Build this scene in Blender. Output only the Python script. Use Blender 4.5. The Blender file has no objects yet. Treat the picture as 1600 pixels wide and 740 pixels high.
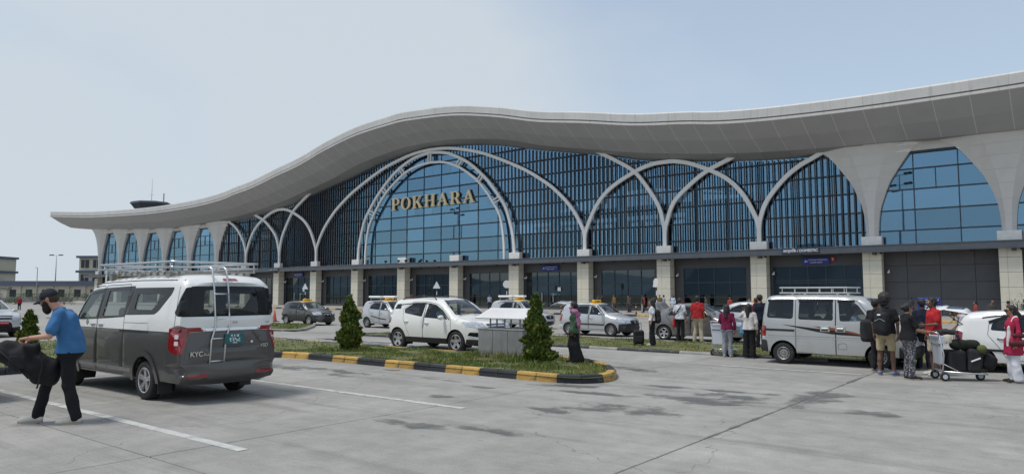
import bpy, bmesh, math, random
import numpy as np
from mathutils import Vector, Matrix, Euler
from mathutils.geometry import delaunay_2d_cdt

PI = math.pi
R = math.radians
rnd = random.Random(7)
scene = bpy.context.scene
COL = scene.collection

# ------------------------------------------------------------------ camera, sky, sun, exposure
# X runs along the terminal front, Y towards the terminal, Z up; metres.
cam_d = bpy.data.cameras.new('camera')
cam = bpy.data.objects.new('camera', cam_d)
COL.objects.link(cam)
cam.location = (0, 0, 1.85)
cam.rotation_euler = (R(90 + 4.5006), 0, R(38.3002))
cam_d.sensor_fit = 'HORIZONTAL'
cam_d.sensor_width = 36
cam_d.lens = 36 * 1118 / 1600
cam_d.clip_start = 0.1
cam_d.clip_end = 6000
scene.camera = cam

SUN_EL, SUN_AZ = 66, 212      # azimuth from +Y, clockwise
world = bpy.data.worlds.new('World')
scene.world = world
world.use_nodes = True
nt = world.node_tree
nt.nodes.clear()
w_out = nt.nodes.new('ShaderNodeOutputWorld')
w_bg1 = nt.nodes.new('ShaderNodeBackground')
w_bg2 = nt.nodes.new('ShaderNodeBackground')
w_mix = nt.nodes.new('ShaderNodeMixShader')
w_sky = nt.nodes.new('ShaderNodeTexSky')
w_sky.sky_type = 'NISHITA'
w_sky.sun_disc = False
w_sky.sun_elevation = R(SUN_EL)
w_sky.sun_rotation = R(SUN_AZ)
w_sky.air_density = 1.2
w_sky.dust_density = 0.9
w_sky.ozone_density = 1.6
w_bg1.inputs['Strength'].default_value = 0.15
nt.links.new(w_sky.outputs[0], w_bg1.inputs['Color'])
w_bg2.inputs['Color'].default_value = (0.685, 0.765, 0.84, 1)
w_bg2.inputs['Strength'].default_value = 0.88
w_tc = nt.nodes.new('ShaderNodeTexCoord')
w_map = nt.nodes.new('ShaderNodeMapping')
w_map.inputs['Scale'].default_value = (1.0, 1.0, 1.7)
w_map.inputs['Location'].default_value = (1.3, 0.7, 0.4)
w_n = nt.nodes.new('ShaderNodeTexNoise')
w_n.inputs['Scale'].default_value = 1.15
w_n.inputs['Detail'].default_value = 5
w_n.inputs['Roughness'].default_value = 0.52
w_n.inputs['Distortion'].default_value = 0.35
w_r = nt.nodes.new('ShaderNodeValToRGB')
w_r.color_ramp.elements[0].position = 0.40
w_r.color_ramp.elements[0].color = (0.50, 0.50, 0.50, 1)
w_r.color_ramp.elements[1].position = 0.62
w_r.color_ramp.elements[1].color = (0.97, 0.97, 0.97, 1)
nt.links.new(w_tc.outputs['Generated'], w_map.inputs['Vector'])
nt.links.new(w_map.outputs[0], w_n.inputs['Vector'])
nt.links.new(w_n.outputs['Fac'], w_r.inputs['Fac'])
nt.links.new(w_r.outputs['Color'], w_mix.inputs['Fac'])
nt.links.new(w_bg1.outputs[0], w_mix.inputs[1])
nt.links.new(w_bg2.outputs[0], w_mix.inputs[2])
nt.links.new(w_mix.outputs[0], w_out.inputs['Surface'])

sun_d = bpy.data.lights.new('sun', 'SUN')
sun_d.energy = 2.3
sun_d.angle = R(13)
sun_d.color = (1.0, 0.96, 0.9)
sun = bpy.data.objects.new('sun', sun_d)
COL.objects.link(sun)
sun.rotation_euler = (R(90 - SUN_EL), 0, R(180 - SUN_AZ))

scene.view_settings.view_transform = 'Standard'
scene.view_settings.look = 'None'
scene.view_settings.exposure = 0.0
scene.view_settings.gamma = 1.0
scene.view_settings.use_curve_mapping = False
scene.cycles.max_bounces = 7
scene.cycles.transparent_max_bounces = 12

# ------------------------------------------------------------------ materials
MATS = {}
def mat(name, col, rough=0.6, metal=0.0, spec=0.5, var=0.0, vscale=3.0, bump=0.0, bscale=40.0,
        coat=0.0, rand=0.0, dirt=None, vdetail=4.0, stretch=None, emit=None):
    """Principled material with optional noise colour variation, fine relief, per-object tint and dirt."""
    if name in MATS:
        return MATS[name]
    m = bpy.data.materials.new(name)
    m.use_nodes = True
    n = m.node_tree
    b = n.nodes['Principled BSDF']
    b.inputs['Roughness'].default_value = rough
    b.inputs['Metallic'].default_value = metal
    b.inputs['Specular IOR Level'].default_value = spec
    b.inputs['Coat Weight'].default_value = coat
    b.inputs['Coat Roughness'].default_value = 0.04
    c4 = (*col, 1)
    b.inputs['Base Color'].default_value = c4
    L = n.links.new
    src = None
    def vec(sc=None):
        tc = n.nodes.new('ShaderNodeTexCoord')
        mp = n.nodes.new('ShaderNodeMapping')
        if sc: mp.inputs['Scale'].default_value = sc
        L(tc.outputs['Object'], mp.inputs['Vector'])
        return mp.outputs[0]
    if var or rand:
        mix = n.nodes.new('ShaderNodeMix'); mix.data_type = 'RGBA'; mix.blend_type = 'MULTIPLY'
        mix.inputs[0].default_value = 1.0
        mix.inputs[6].default_value = c4
        add = n.nodes.new('ShaderNodeMath'); add.operation = 'ADD'; add.inputs[0].default_value = 1.0; add.inputs[1].default_value = 0
        if var:
            no = n.nodes.new('ShaderNodeTexNoise')
            no.inputs['Scale'].default_value = vscale; no.inputs['Detail'].default_value = vdetail
            L(vec(stretch), no.inputs['Vector'])
            mr = n.nodes.new('ShaderNodeMapRange')
            mr.inputs[1].default_value = 0.3; mr.inputs[2].default_value = 0.7
            mr.inputs[3].default_value = -var; mr.inputs[4].default_value = var
            L(no.outputs['Fac'], mr.inputs[0]); L(mr.outputs[0], add.inputs[1])
        last = add
        if rand:
            oi = n.nodes.new('ShaderNodeObjectInfo')
            m2 = n.nodes.new('ShaderNodeMapRange')
            m2.inputs[3].default_value = -rand; m2.inputs[4].default_value = rand
            L(oi.outputs['Random'], m2.inputs[0])
            a2 = n.nodes.new('ShaderNodeMath'); a2.operation = 'ADD'
            L(add.outputs[0], a2.inputs[0]); L(m2.outputs[0], a2.inputs[1]); last = a2
        L(last.outputs[0], mix.inputs[7]); L(mix.outputs[2], b.inputs['Base Color'])
        src = mix.outputs[2]
    if dirt:                      # (colour, noise scale, threshold 0..1, amount): patches with a shape of their own
        dc, ds, dt, da = dirt[:4]
        no = n.nodes.new('ShaderNodeTexNoise'); no.inputs['Scale'].default_value = ds; no.inputs['Detail'].default_value = 6
        no.inputs['Roughness'].default_value = 0.62
        L(vec(dirt[4] if len(dirt) > 4 else None), no.inputs['Vector'])
        rp = n.nodes.new('ShaderNodeMapRange'); rp.inputs[1].default_value = dt; rp.inputs[2].default_value = dt + 0.16
        rp.inputs[3].default_value = 0; rp.inputs[4].default_value = da
        L(no.outputs['Fac'], rp.inputs[0])
        mx = n.nodes.new('ShaderNodeMix'); mx.data_type = 'RGBA'
        L(rp.outputs[0], mx.inputs[0])
        if src: L(src, mx.inputs[6])
        else: mx.inputs[6].default_value = c4
        mx.inputs[7].default_value = (*dc, 1)
        L(mx.outputs[2], b.inputs['Base Color'])
    if bump:
        no = n.nodes.new('ShaderNodeTexNoise'); no.inputs['Scale'].default_value = bscale; no.inputs['Detail'].default_value = 5
        L(vec(stretch), no.inputs['Vector'])
        bp = n.nodes.new('ShaderNodeBump'); bp.inputs['Strength'].default_value = bump; bp.inputs['Distance'].default_value = 0.02
        L(no.outputs['Fac'], bp.inputs['Height']); L(bp.outputs[0], b.inputs['Normal'])
    if emit:
        b.inputs['Emission Color'].default_value = (*emit[0], 1); b.inputs['Emission Strength'].default_value = emit[1]
    MATS[name] = m
    return m

def glass_mat(name, tint, refl, opac, rough=0.02, wav=0.0, wscale=0.35, pv=0.0):
    """Tinted reflecting glass: Fresnel-weighted mirror over partly see-through tinted pane."""
    m = bpy.data.materials.new(name); m.use_nodes = True
    n = m.node_tree; n.nodes.clear(); L = n.links.new
    out = n.nodes.new('ShaderNodeOutputMaterial')
    gl = n.nodes.new('ShaderNodeBsdfGlossy'); gl.inputs['Color'].default_value = (*refl, 1); gl.inputs['Roughness'].default_value = rough
    tr = n.nodes.new('ShaderNodeBsdfTransparent'); tr.inputs['Color'].default_value = (*tint, 1)
    lw = n.nodes.new('ShaderNodeLayerWeight'); lw.inputs['Blend'].default_value = 0.5
    pw = n.nodes.new('ShaderNodeMath'); pw.operation = 'POWER'; pw.inputs[1].default_value = 4.5; L(lw.outputs['Facing'], pw.inputs[0])
    oi = n.nodes.new('ShaderNodeObjectInfo'); vr = n.nodes.new('ShaderNodeMapRange'); vr.inputs[3].default_value = 1-pv; vr.inputs[4].default_value = 1+pv; L(oi.outputs['Random'], vr.inputs[0])
    mc = n.nodes.new('ShaderNodeMix'); mc.data_type = 'RGBA'; mc.blend_type = 'MULTIPLY'; mc.inputs[0].default_value = 1; mc.inputs[6].default_value = (*refl, 1); L(vr.outputs[0], mc.inputs[7]); L(mc.outputs[2], gl.inputs['Color'])
    mr = n.nodes.new('ShaderNodeMapRange'); mr.inputs[3].default_value = opac; mr.inputs[4].default_value = 1.0
    mx = n.nodes.new('ShaderNodeMixShader')
    L(pw.outputs[0], mr.inputs[0]); L(mr.outputs[0], mx.inputs[0])
    L(tr.outputs[0], mx.inputs[1]); L(gl.outputs[0], mx.inputs[2]); L(mx.outputs[0], out.inputs['Surface'])
    if wav:
        tc = n.nodes.new('ShaderNodeTexCoord'); no = n.nodes.new('ShaderNodeTexNoise'); no.inputs['Scale'].default_value = wscale
        no.inputs['Detail'].default_value = 1
        bp = n.nodes.new('ShaderNodeBump'); bp.inputs['Strength'].default_value = wav; bp.inputs['Distance'].default_value = 0.05
        L(tc.outputs['Object'], no.inputs['Vector']); L(no.outputs['Fac'], bp.inputs['Height']); L(bp.outputs[0], gl.inputs['Normal'])
    MATS[name] = m
    return m

# ------------------------------------------------------------------ mesh builder
class MB:
    def __init__(s): s.v = []; s.f = []; s.m = []; s.cur = 0
    def add(s, vs, fs, xf=None):
        o = len(s.v)
        s.v.extend([tuple(xf @ Vector(p)) for p in vs] if xf is not None else [tuple(p) for p in vs])
        s.f.extend([tuple(i + o for i in f) for f in fs]); s.m.extend([s.cur] * len(fs)); return s
    def box(s, x0, x1, y0, y1, z0, z1, xf=None):
        return s.add([(x0,y0,z0),(x1,y0,z0),(x1,y1,z0),(x0,y1,z0),(x0,y0,z1),(x1,y0,z1),(x1,y1,z1),(x0,y1,z1)],
                     [(0,3,2,1),(4,5,6,7),(0,1,5,4),(1,2,6,5),(2,3,7,6),(3,0,4,7)], xf)
    def rbox(s, x0, x1, y0, y1, z0, z1, b=0.02, xf=None):
        """box with chamfered edges"""
        b = min(b, (x1-x0)*.49, (y1-y0)*.49, (z1-z0)*.49)
        vs = []; idx = {}
        for ix, x in enumerate((x0, x1)):
            for iy, y in enumerate((y0, y1)):
                for iz, z in enumerate((z0, z1)):
                    sx, sy, sz = (1, -1)[ix], (1, -1)[iy], (1, -1)[iz]
                    for a in range(3):
                        p = [x + sx*b, y + sy*b, z + sz*b]; p[a] = (x, y, z)[a]
                        idx[ix, iy, iz, a] = len(vs); vs.append(tuple(p))
        fs = []
        for a in range(3):
            u, w = [(1, 2), (2, 0), (0, 1)][a]
            for k in (0, 1):
                q = []
                for (i, j) in ((0, 0), (1, 0), (1, 1), (0, 1)):
                    t = [0, 0, 0]; t[a] = k; t[u] = i; t[w] = j; q.append(idx[(*t, a)])
                fs.append(tuple(q) if k else tuple(q[::-1]))
        for a in range(3):                       # edges along axis a
            u, w = [(1, 2), (2, 0), (0, 1)][a]
            for i in (0, 1):
                for j in (0, 1):
                    t0 = [0, 0, 0]; t0[u] = i; t0[w] = j; t1 = list(t0); t1[a] = 1
                    q = [idx[(*t0, u)], idx[(*t1, u)], idx[(*t1, w)], idx[(*t0, w)]]
                    if (i + j) % 2: q = q[::-1]
                    fs.append(tuple(q))
        for ix in (0, 1):
            for iy in (0, 1):
                for iz in (0, 1):
                    q = [idx[ix, iy, iz, a] for a in range(3)]
                    fs.append(tuple(q) if (ix + iy + iz) % 2 else tuple(q[::-1]))
        return s.add(vs, fs, xf)
    def tube(s, path, r, n=8, caps=True, closed=False, xf=None, flat=1.0):
        """round bar along path; r number or list of radii"""
        P = [Vector(p) for p in path]; k = len(P)
        rr = r if isinstance(r, (list, tuple)) else [r] * k
        vs = []; ref = None
        for i, p in enumerate(P):
            if closed: t = P[(i+1) % k] - P[i-1]
            else: t = P[min(i+1, k-1)] - P[max(i-1, 0)]
            t.normalize()
            if ref is None: ref = Vector((0, 0, 1)) if abs(t.z) < .9 else Vector((1, 0, 0))
            a = t.cross(ref)
            if a.length < 1e-5: a = t.orthogonal()
            a.normalize(); c = a.cross(t).normalized(); ref = c
            for j in range(n):
                th = 2*PI*j/n
                vs.append(p + a*math.cos(th)*rr[i] + c*math.sin(th)*rr[i]*flat)
        fs = []
        for i in range(k if closed else k-1):
            for j in range(n):
                A, B = i*n, ((i+1) % k)*n
                fs.append((A+j, A+(j+1) % n, B+(j+1) % n, B+j))
        if caps and not closed:
            fs.append(tuple(range(n))[::-1]); fs.append(tuple(range((k-1)*n, k*n)))
        return s.add(vs, fs, xf)
    def lathe(s, prof, n=24, xf=None, a0=0, a1=2*PI):
        """prof: (r, z) turned about Z"""
        full = abs(a1 - a0 - 2*PI) < 1e-6; m = n if full else n+1
        vs = [(r*math.cos(a0+(a1-a0)*j/n), r*math.sin(a0+(a1-a0)*j/n), z) for r, z in prof for j in range(m)]
        fs = []
        for i in range(len(prof)-1):
            for j in range(n):
                j2 = (j+1) % m
                fs.append((i*m+j, i*m+j2, (i+1)*m+j2, (i+1)*m+j))
        return s.add(vs, fs, xf)
    def prism(s, poly, d0, d1, axes='xz', xf=None):
        """extrude a 2-D polygon (counter-clockwise) along the third axis from d0 to d1"""
        k = len(poly)
        def pt(p, d):
            return {'xz': (p[0], d, p[1]), 'xy': (p[0], p[1], d), 'yz': (d, p[0], p[1])}[axes]
        vs = [pt(p, d0) for p in poly] + [pt(p, d1) for p in poly]
        fs = [tuple(range(k)), tuple(range(2*k-1, k-1, -1))]
        fs += [(i, i+k, (i+1) % k + k, (i+1) % k) for i in range(k)]
        return s.add(vs, fs, xf)
    def loft(s, rings, caps=True, closed=True, xf=None):
        n = len(rings[0]); vs = [p for r_ in rings for p in r_]; fs = []
        for i in range(len(rings)-1):
            for j in range(n if closed else n-1):
                j2 = (j+1) % n
                fs.append((i*n+j, i*n+j2, (i+1)*n+j2, (i+1)*n+j))
        if caps and closed:
            fs.append(tuple(range(n))[::-1]); fs.append(tuple(range((len(rings)-1)*n, len(rings)*n)))
        return s.add(vs, fs, xf)
    def ball(s, c, r, n=10, m=6, xf=None):
        rx, ry, rz = (r, r, r) if not isinstance(r, (tuple, list)) else r
        rings = [[(c[0]+rx*math.sin(PI*i/m)*math.cos(2*PI*j/n), c[1]+ry*math.sin(PI*i/m)*math.sin(2*PI*j/n), c[2]-rz*math.cos(PI*i/m)) for j in range(n)] for i in range(1, m)]
        o = len(s.v); s.loft(rings, caps=True, xf=xf); return s
    def mesh(s, name, mats=None, smooth=False, angle=None):
        me = bpy.data.meshes.new(name)
        me.from_pydata(s.v, [], s.f)
        if mats:
            for m_ in mats: me.materials.append(m_)
            if len(mats) > 1: me.polygons.foreach_set('material_index', s.m)
        if smooth: me.polygons.foreach_set('use_smooth', [True]*len(me.polygons))
        me.update()
        return me
    def build(s, name, mats, parent=None, loc=None, rotz=0, smooth=False, fix=False, edge=None):
        if not isinstance(mats, (list, tuple)): mats = [mats]
        me = s.mesh(name, mats, smooth)
        if fix or edge is not None:
            bm = bmesh.new(); bm.from_mesh(me)
            if fix:
                bmesh.ops.remove_doubles(bm, verts=bm.verts, dist=1e-4)
                bmesh.ops.recalc_face_normals(bm, faces=bm.faces)
            if edge is not None:
                for e in bm.edges:
                    if len(e.link_faces) == 2 and e.calc_face_angle(0) > edge: e.smooth = False
            bm.to_mesh(me); bm.free()
        return obj(name, me, parent, loc, rotz)

def obj(name, me, parent=None, loc=None, rotz=0):
    o = bpy.data.objects.new(name, me)
    COL.objects.link(o)
    if parent is not None: o.parent = parent
    if loc is not None: o.location = loc
    if rotz: o.rotation_euler = (0, 0, rotz)
    return o

def tag(o, label=None, cat=None, group=None, kind=None):
    if label: o['label'] = label
    if cat: o['category'] = cat
    if group: o['group'] = group
    if kind: o['kind'] = kind
    return o

def thing(name, label, cat, loc=(0, 0, 0), rotz=0, group=None):
    o = obj(name, None, None, loc, rotz)
    o.empty_display_size = 0.2
    return tag(o, label, cat, group)

def copy_tree(o, parent=None):
    c = o.copy(); COL.objects.link(c); c.parent = parent
    for ch in list(o.children): copy_tree(ch, c)
    return c

def T(loc=(0, 0, 0), rz=0, ry=0, rx=0, sc=1.0):
    return Matrix.Translation(loc) @ Euler((rx, ry, rz), 'XYZ').to_matrix().to_4x4() @ Matrix.Scale(sc, 4)

def text_mesh(txt, size, depth=0.004, align='CENTER', bold=0.0, shear=0.0):
    cu = bpy.data.curves.new('lettering', 'FONT')
    cu.body = txt; cu.size = size; cu.extrude = depth; cu.align_x = align; cu.align_y = 'CENTER'
    cu.offset = bold; cu.shear = shear; cu.resolution_u = 3
    ob = bpy.data.objects.new('lettering', cu); COL.objects.link(ob)
    dg = bpy.context.evaluated_depsgraph_get(); dg.update()
    me = bpy.data.meshes.new_from_object(ob.evaluated_get(dg))
    bpy.data.objects.remove(ob); bpy.data.curves.remove(cu)
    return me

def text(name, txt, size, m, parent, loc, rot, depth=0.004, bold=0.0, shear=0.0, width=None):
    me = text_mesh(txt, size, depth, bold=bold, shear=shear)
    me.materials.clear(); me.materials.append(m)
    o = obj(name, me, parent); o.location = loc; o.rotation_euler = rot
    if width and len(me.vertices):
        xs = [v.co.x for v in me.vertices]; w = max(xs) - min(xs)
        o.scale = (width / w,) * 3
    return o

def smooth_curve(pts, n=8):
    """Catmull-Rom through 2-D/3-D points"""
    P = [np.array(p, float) for p in pts]; out = []
    for i in range(len(P)-1):
        p0 = P[i-1] if i else 2*P[0]-P[1]; p1 = P[i]; p2 = P[i+1]; p3 = P[i+2] if i+2 < len(P) else 2*P[-1]-P[-2]
        for k in range(n):
            t = k/n
            out.append(.5*((2*p1)+(-p0+p2)*t+(2*p0-5*p1+4*p2-p3)*t*t+(-p0+3*p1-3*p2+p3)*t**3))
    out.append(P[-1]); return [tuple(p) for p in out]

def table(pts):
    """smooth monotone-ish lookup through (x, y) points"""
    d = np.array(smooth_curve(sorted(pts), 10))
    x = np.maximum.accumulate(d[:, 0])
    return lambda q: float(np.interp(q, x, d[:, 1]))
# ================================================================== ground, lot, roads
def concrete(name, col, rand):
    """broom-finished concrete: cloudy tone, grain, brushed streaks, tyre-darkened lanes, hairline cracks"""
    m = bpy.data.materials.new(name); m.use_nodes = True; n = m.node_tree; b = n.nodes['Principled BSDF']; L = n.links.new
    b.inputs['Roughness'].default_value = .85; b.inputs['Specular IOR Level'].default_value = .3
    ge = n.nodes.new('ShaderNodeNewGeometry')
    def noise(sc, det, scale=(1, 1, 1), rough=.6):
        mp = n.nodes.new('ShaderNodeMapping'); mp.inputs['Scale'].default_value = scale; L(ge.outputs['Position'], mp.inputs['Vector'])
        no = n.nodes.new('ShaderNodeTexNoise'); no.inputs['Scale'].default_value = sc; no.inputs['Detail'].default_value = det; no.inputs['Roughness'].default_value = rough; L(mp.outputs[0], no.inputs['Vector']); return no.outputs['Fac']
    def rng(src, a, b_, c, d):
        r_ = n.nodes.new('ShaderNodeMapRange'); r_.inputs[1].default_value = a; r_.inputs[2].default_value = b_; r_.inputs[3].default_value = c; r_.inputs[4].default_value = d; L(src, r_.inputs[0]); return r_.outputs[0]
    def mul(a, b_):
        q = n.nodes.new('ShaderNodeMath'); q.operation = 'MULTIPLY'; L(a, q.inputs[0]); L(b_, q.inputs[1]); return q.outputs[0]
    f = rng(noise(.45, 8), .3, .7, .80, 1.16)
    f = mul(f, rng(noise(2.8, 8), .3, .7, .88, 1.11))
    f = mul(f, rng(noise(38, 4, (1, 1, 1), .7), .3, .7, .86, 1.13))
    f = mul(f, rng(noise(9, 5, (.06, 5, 1)), .35, .65, .93, 1.06))
    f = mul(f, rng(noise(1.1, 6, (.10, 1.6, 1)), .54, .72, 1.0, .72))
    f = mul(f, rng(noise(3.2, 7, (1, 1, 1), .7), .63, .72, 1.0, .70))
    vo = n.nodes.new('ShaderNodeTexVoronoi'); vo.feature = 'DISTANCE_TO_EDGE'; vo.inputs['Scale'].default_value = .22
    wn = n.nodes.new('ShaderNodeTexNoise'); wn.inputs['Scale'].default_value = 1.3; wn.inputs['Detail'].default_value = 6; L(ge.outputs['Position'], wn.inputs['Vector'])
    vm = n.nodes.new('ShaderNodeVectorMath'); vm.operation = 'ADD'; L(ge.outputs['Position'], vm.inputs[0]); L(wn.outputs['Color'], vm.inputs[1]); L(vm.outputs[0], vo.inputs['Vector'])
    cr = rng(vo.outputs['Distance'], .0005, .0022, .62, 1.0); brk = rng(noise(.6, 3), .52, .56, 0, 1)
    mx = n.nodes.new('ShaderNodeMath'); mx.operation = 'MAXIMUM'; L(cr, mx.inputs[0]); L(brk, mx.inputs[1]); f = mul(f, mx.outputs[0])
    if rand:
        oi = n.nodes.new('ShaderNodeObjectInfo'); f = mul(f, rng(oi.outputs['Random'], 0, 1, 1-rand, 1+rand))
    mc = n.nodes.new('ShaderNodeMix'); mc.data_type = 'RGBA'; mc.blend_type = 'MULTIPLY'; mc.inputs[0].default_value = 1; mc.inputs[6].default_value = (*col, 1); L(f, mc.inputs[7]); L(mc.outputs[2], b.inputs['Base Color'])
    bp = n.nodes.new('ShaderNodeBump'); bp.inputs['Strength'].default_value = .35; bp.inputs['Distance'].default_value = .01; L(noise(60, 5, (1, 2.5, 1)), bp.inputs['Height']); L(bp.outputs[0], b.inputs['Normal'])
    MATS[name] = m; return m
m_conc = concrete('concrete_slab', (0.318, 0.308, 0.284), .06)
m_conc2 = concrete('concrete_road', (0.318, 0.308, 0.284), 0)
m_joint = mat('joint_filler', (0.045, 0.045, 0.045), 0.9)
m_earth = mat('dry_earth', (0.16, 0.15, 0.10), 0.95, var=0.2, vscale=0.05)
m_turf = mat('turf_soil', (0.11, 0.125, 0.045), 0.95, var=0.35, vscale=2.5, bump=0.5, bscale=30, dirt=((0.16, 0.13, 0.07), 1.3, 0.5, 0.7))
m_line = mat('worn_white_paint', (0.50, 0.50, 0.475), 0.75, var=0.15, vscale=6, dirt=((0.28, 0.27, 0.25), 4.0, 0.47, 0.8))
m_ky = mat('kerb_yellow_paint', (0.52, 0.31, 0.07), 0.7, var=0.2, vscale=6, rand=0.16, bump=0.4, bscale=25, dirt=((0.13, 0.11, 0.085), 7.0, 0.47, 0.85))
m_kb = mat('kerb_black_paint', (0.024, 0.026, 0.031), 0.65, var=0.3, vscale=5, rand=0.25, bump=0.4, bscale=25, dirt=((0.17, 0.16, 0.14), 6, 0.58, 0.6))
m_kg = mat('bare_kerb_concrete', (0.30, 0.29, 0.27), 0.85, var=0.2, vscale=4, rand=0.1, bump=0.3)
m_pave = mat('pavement_tiles', (0.34, 0.32, 0.30), 0.8, var=0.15, vscale=1.5, bump=0.2)

g = MB(); g.add([(-3000, -800, -0.25), (3000, -800, -0.25), (3000, 4000, -0.25), (-3000, 4000, -0.25)], [(0, 1, 2, 3)])
tag(g.build('ground', m_earth), kind='structure')

JX, JY, SX, SY = -3.85, 7.52, 4.555, 3.55
lot = MB().box(JX-11*SX, JX+3*SX, JY-4*SY, JY+4*SY, -0.2, -0.03).build('parking_lot', m_joint)
tag(lot, kind='structure')
slab_me = [MB().rbox(0.011, SX-0.011, 0.011, SY-0.011, -0.12, 0.0, 0.008).mesh('slab', [m_conc]) for _ in range(1)]
for i in range(-11, 3):
    for j in range(-4, 4):
        if JX+(i+1)*SX < -16 and JY+(j+1)*SY < -2: continue
        o = obj('concrete_slab', slab_me[0], lot, (JX+i*SX, JY+j*SY, rnd.uniform(-0.003, 0.0)))

rd = MB().box(-260, 60, 21.75, 51.6, -0.2, -0.004).build('road', m_conc2); tag(rd, kind='structure')
rd = MB().box(-260, JX-11*SX-0.02, -7, 21.7, -0.2, -0.006).build('approach_road', m_conc2); tag(rd, kind='structure')
pv = MB().box(-260, 60, 51.95, 75, -0.2, 0.15).build('pavement', m_pave); tag(pv, kind='structure')

def paint_line(x0, x1, y0, y1, name='parking_line'):
    o = MB().box(x0, x1, y0, y1, 0.001, 0.005).build(name, m_line); tag(o, kind='structure')
paint_line(-17.5, -7.85, 4.74, 4.88)
paint_line(-18.4, -7.88, 8.66, 8.80)
paint_line(-18.4, -7.85, 0.82, 0.96)
paint_line(-7.3, -3.98, 17.87, 17.99)
for k in range(9):
    paint_line(-70+k*8, -67+k*8, 38.0, 38.14, 'lane_line')

# damp patches on the slabs
def wet_mat(name, col, rough, hard=.30, sc=3.0):
    """damp film whose ragged rim fades into the dry concrete; the fade follows the patch's own outline"""
    m = bpy.data.materials.new(name); m.use_nodes = True; n = m.node_tree; b = n.nodes['Principled BSDF']; L = n.links.new
    b.inputs['Base Color'].default_value = (*col, 1); b.inputs['Roughness'].default_value = rough
    at = n.nodes.new('ShaderNodeAttribute'); at.attribute_name = 'edge'
    tc = n.nodes.new('ShaderNodeTexCoord'); no = n.nodes.new('ShaderNodeTexNoise'); no.inputs['Scale'].default_value = sc; no.inputs['Detail'].default_value = 8; no.inputs['Roughness'].default_value = .6
    L(tc.outputs['Object'], no.inputs['Vector'])
    ma = n.nodes.new('ShaderNodeMath'); ma.operation = 'MULTIPLY_ADD'; ma.inputs[1].default_value = 3.2; L(no.outputs['Fac'], ma.inputs[0]); L(at.outputs['Fac'], ma.inputs[2])
    mr = n.nodes.new('ShaderNodeMapRange'); mr.inputs[1].default_value = 2.0; mr.inputs[2].default_value = 2.0+hard; mr.inputs[3].default_value = 0; mr.inputs[4].default_value = .93
    L(ma.outputs[0], mr.inputs[0]); L(mr.outputs[0], b.inputs['Alpha'])
    MATS[name] = m; return m
m_wet = wet_mat('damp_concrete', (0.14, 0.136, 0.128), 0.42, .75, 1.6)
m_wet2 = wet_mat('standing_water', (0.12, 0.12, 0.118), 0.08, .12, 1.5)
m_rust = wet_mat('rusty_stain', (0.30, 0.20, 0.11), 0.7, .4)
def patch(cx, cy, rx, ry, seed, m=None, rot=0.0, z=0.004, rough=0.45):
    m = m or m_wet
    r_ = random.Random(seed); n = 48; rx *= 1.6; ry *= 2.0
    ph = [(r_.uniform(0, 6.28), r_.uniform(.4, 1)/(k**0.9), k) for k in range(2, 9)]
    V = [(cx, cy, z)]; A = [1.0]; F = []
    for q in range(1, 5):
        for i in range(n):
            a = 2*PI*i/n; s = max(0.25, 1+rough*sum(am*math.sin(k*a+p) for p, am, k in ph)*.55)*q/4
            x, y = rx*s*math.cos(a), ry*s*math.sin(a)
            V.append((cx+x*math.cos(rot)-y*math.sin(rot), cy+x*math.sin(rot)+y*math.cos(rot), z)); A.append(1-(q/4)**1.5)
    F += [(0, 1+i, 1+(i+1) % n) for i in range(n)]
    for q in range(3):
        b0, b1 = 1+q*n, 1+(q+1)*n; F += [(b0+i, b1+i, b1+(i+1) % n, b0+(i+1) % n) for i in range(n)]
    me = bpy.data.meshes.new('damp_patch'); me.from_pydata(V, [], F); me.materials.append(m)
    at = me.attributes.new('edge', 'FLOAT', 'POINT'); at.data.foreach_set('value', A)
    tag(obj('damp_patch', me), kind='structure')
for k, a in enumerate([(-6.0, 10.25, .75, .33, 0.1), (-6.9, 11.55, 1.2, .13, 0.12), (-5.3, 11.95, 1.0, .3, 0.15), (-4.9, 12.7, .8, .2, 0.1), (-5.9, 13.3, 1.3, .14, .12),
                       (-3.8, 13.5, .34, .95, 0), (-3.85, 16.4, .05, .9, 0), (-2.65, 12.3, .36, .2, .3), (-6.7, 9.4, .4, .13, 0), (-7.5, 7.2, .5, .16, 0.1),
                       (-6.35, 7.55, .55, .12, 0.05), (-8.7, 15.8, .9, .22, -.3), (-8.2, 12.1, .7, .12, .3), (-14.6, 11.0, 1.1, .2, 0), (-13.0, 10.4, .7, .14, 0), (-16.0, 10.7, .9, .25, 0),
                       (-10.9, 11.3, .5, .1, 0), (-9.4, 10.9, .45, .08, 0), (-3.84, 10.4, .035, 1.0, 0), (-9.1, 9.5, .3, .1, 0)]):
    patch(a[0], a[1], a[2], a[3], k+3, rot=a[4], z=0.0035+k*0.0002)
patch(-13.2, 12.0, .33, .1, 91, m_rust, z=0.0085)
for k, a in enumerate([(-19.6, 17.7, 2.4, .28), (-22.5, 18.3, 1.6, .2), (-16.5, 9.6, 1.0, .35), (-15.0, 8.9, .9, .25), (-17.3, 9.0, .8, .3), (-26, 17.4, 1.5, .2)]):
    patch(a[0], a[1], a[2], a[3], 40+k, m_wet2, z=0.009+k*0.0002)

# ------------------------------------------------------------------ kerbs, grass islands
def resample(path, step):
    P = [np.array(p, float) for p in path]; d = [0]
    for a, b in zip(P, P[1:]): d.append(d[-1]+np.linalg.norm(b-a))
    d = np.array(d); n = int(d[-1]/step); q = np.linspace(0, d[-1], n+1)
    A = np.array(P); return np.stack([np.interp(q, d, A[:, 0]), np.interp(q, d, A[:, 1])], 1)

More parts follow.
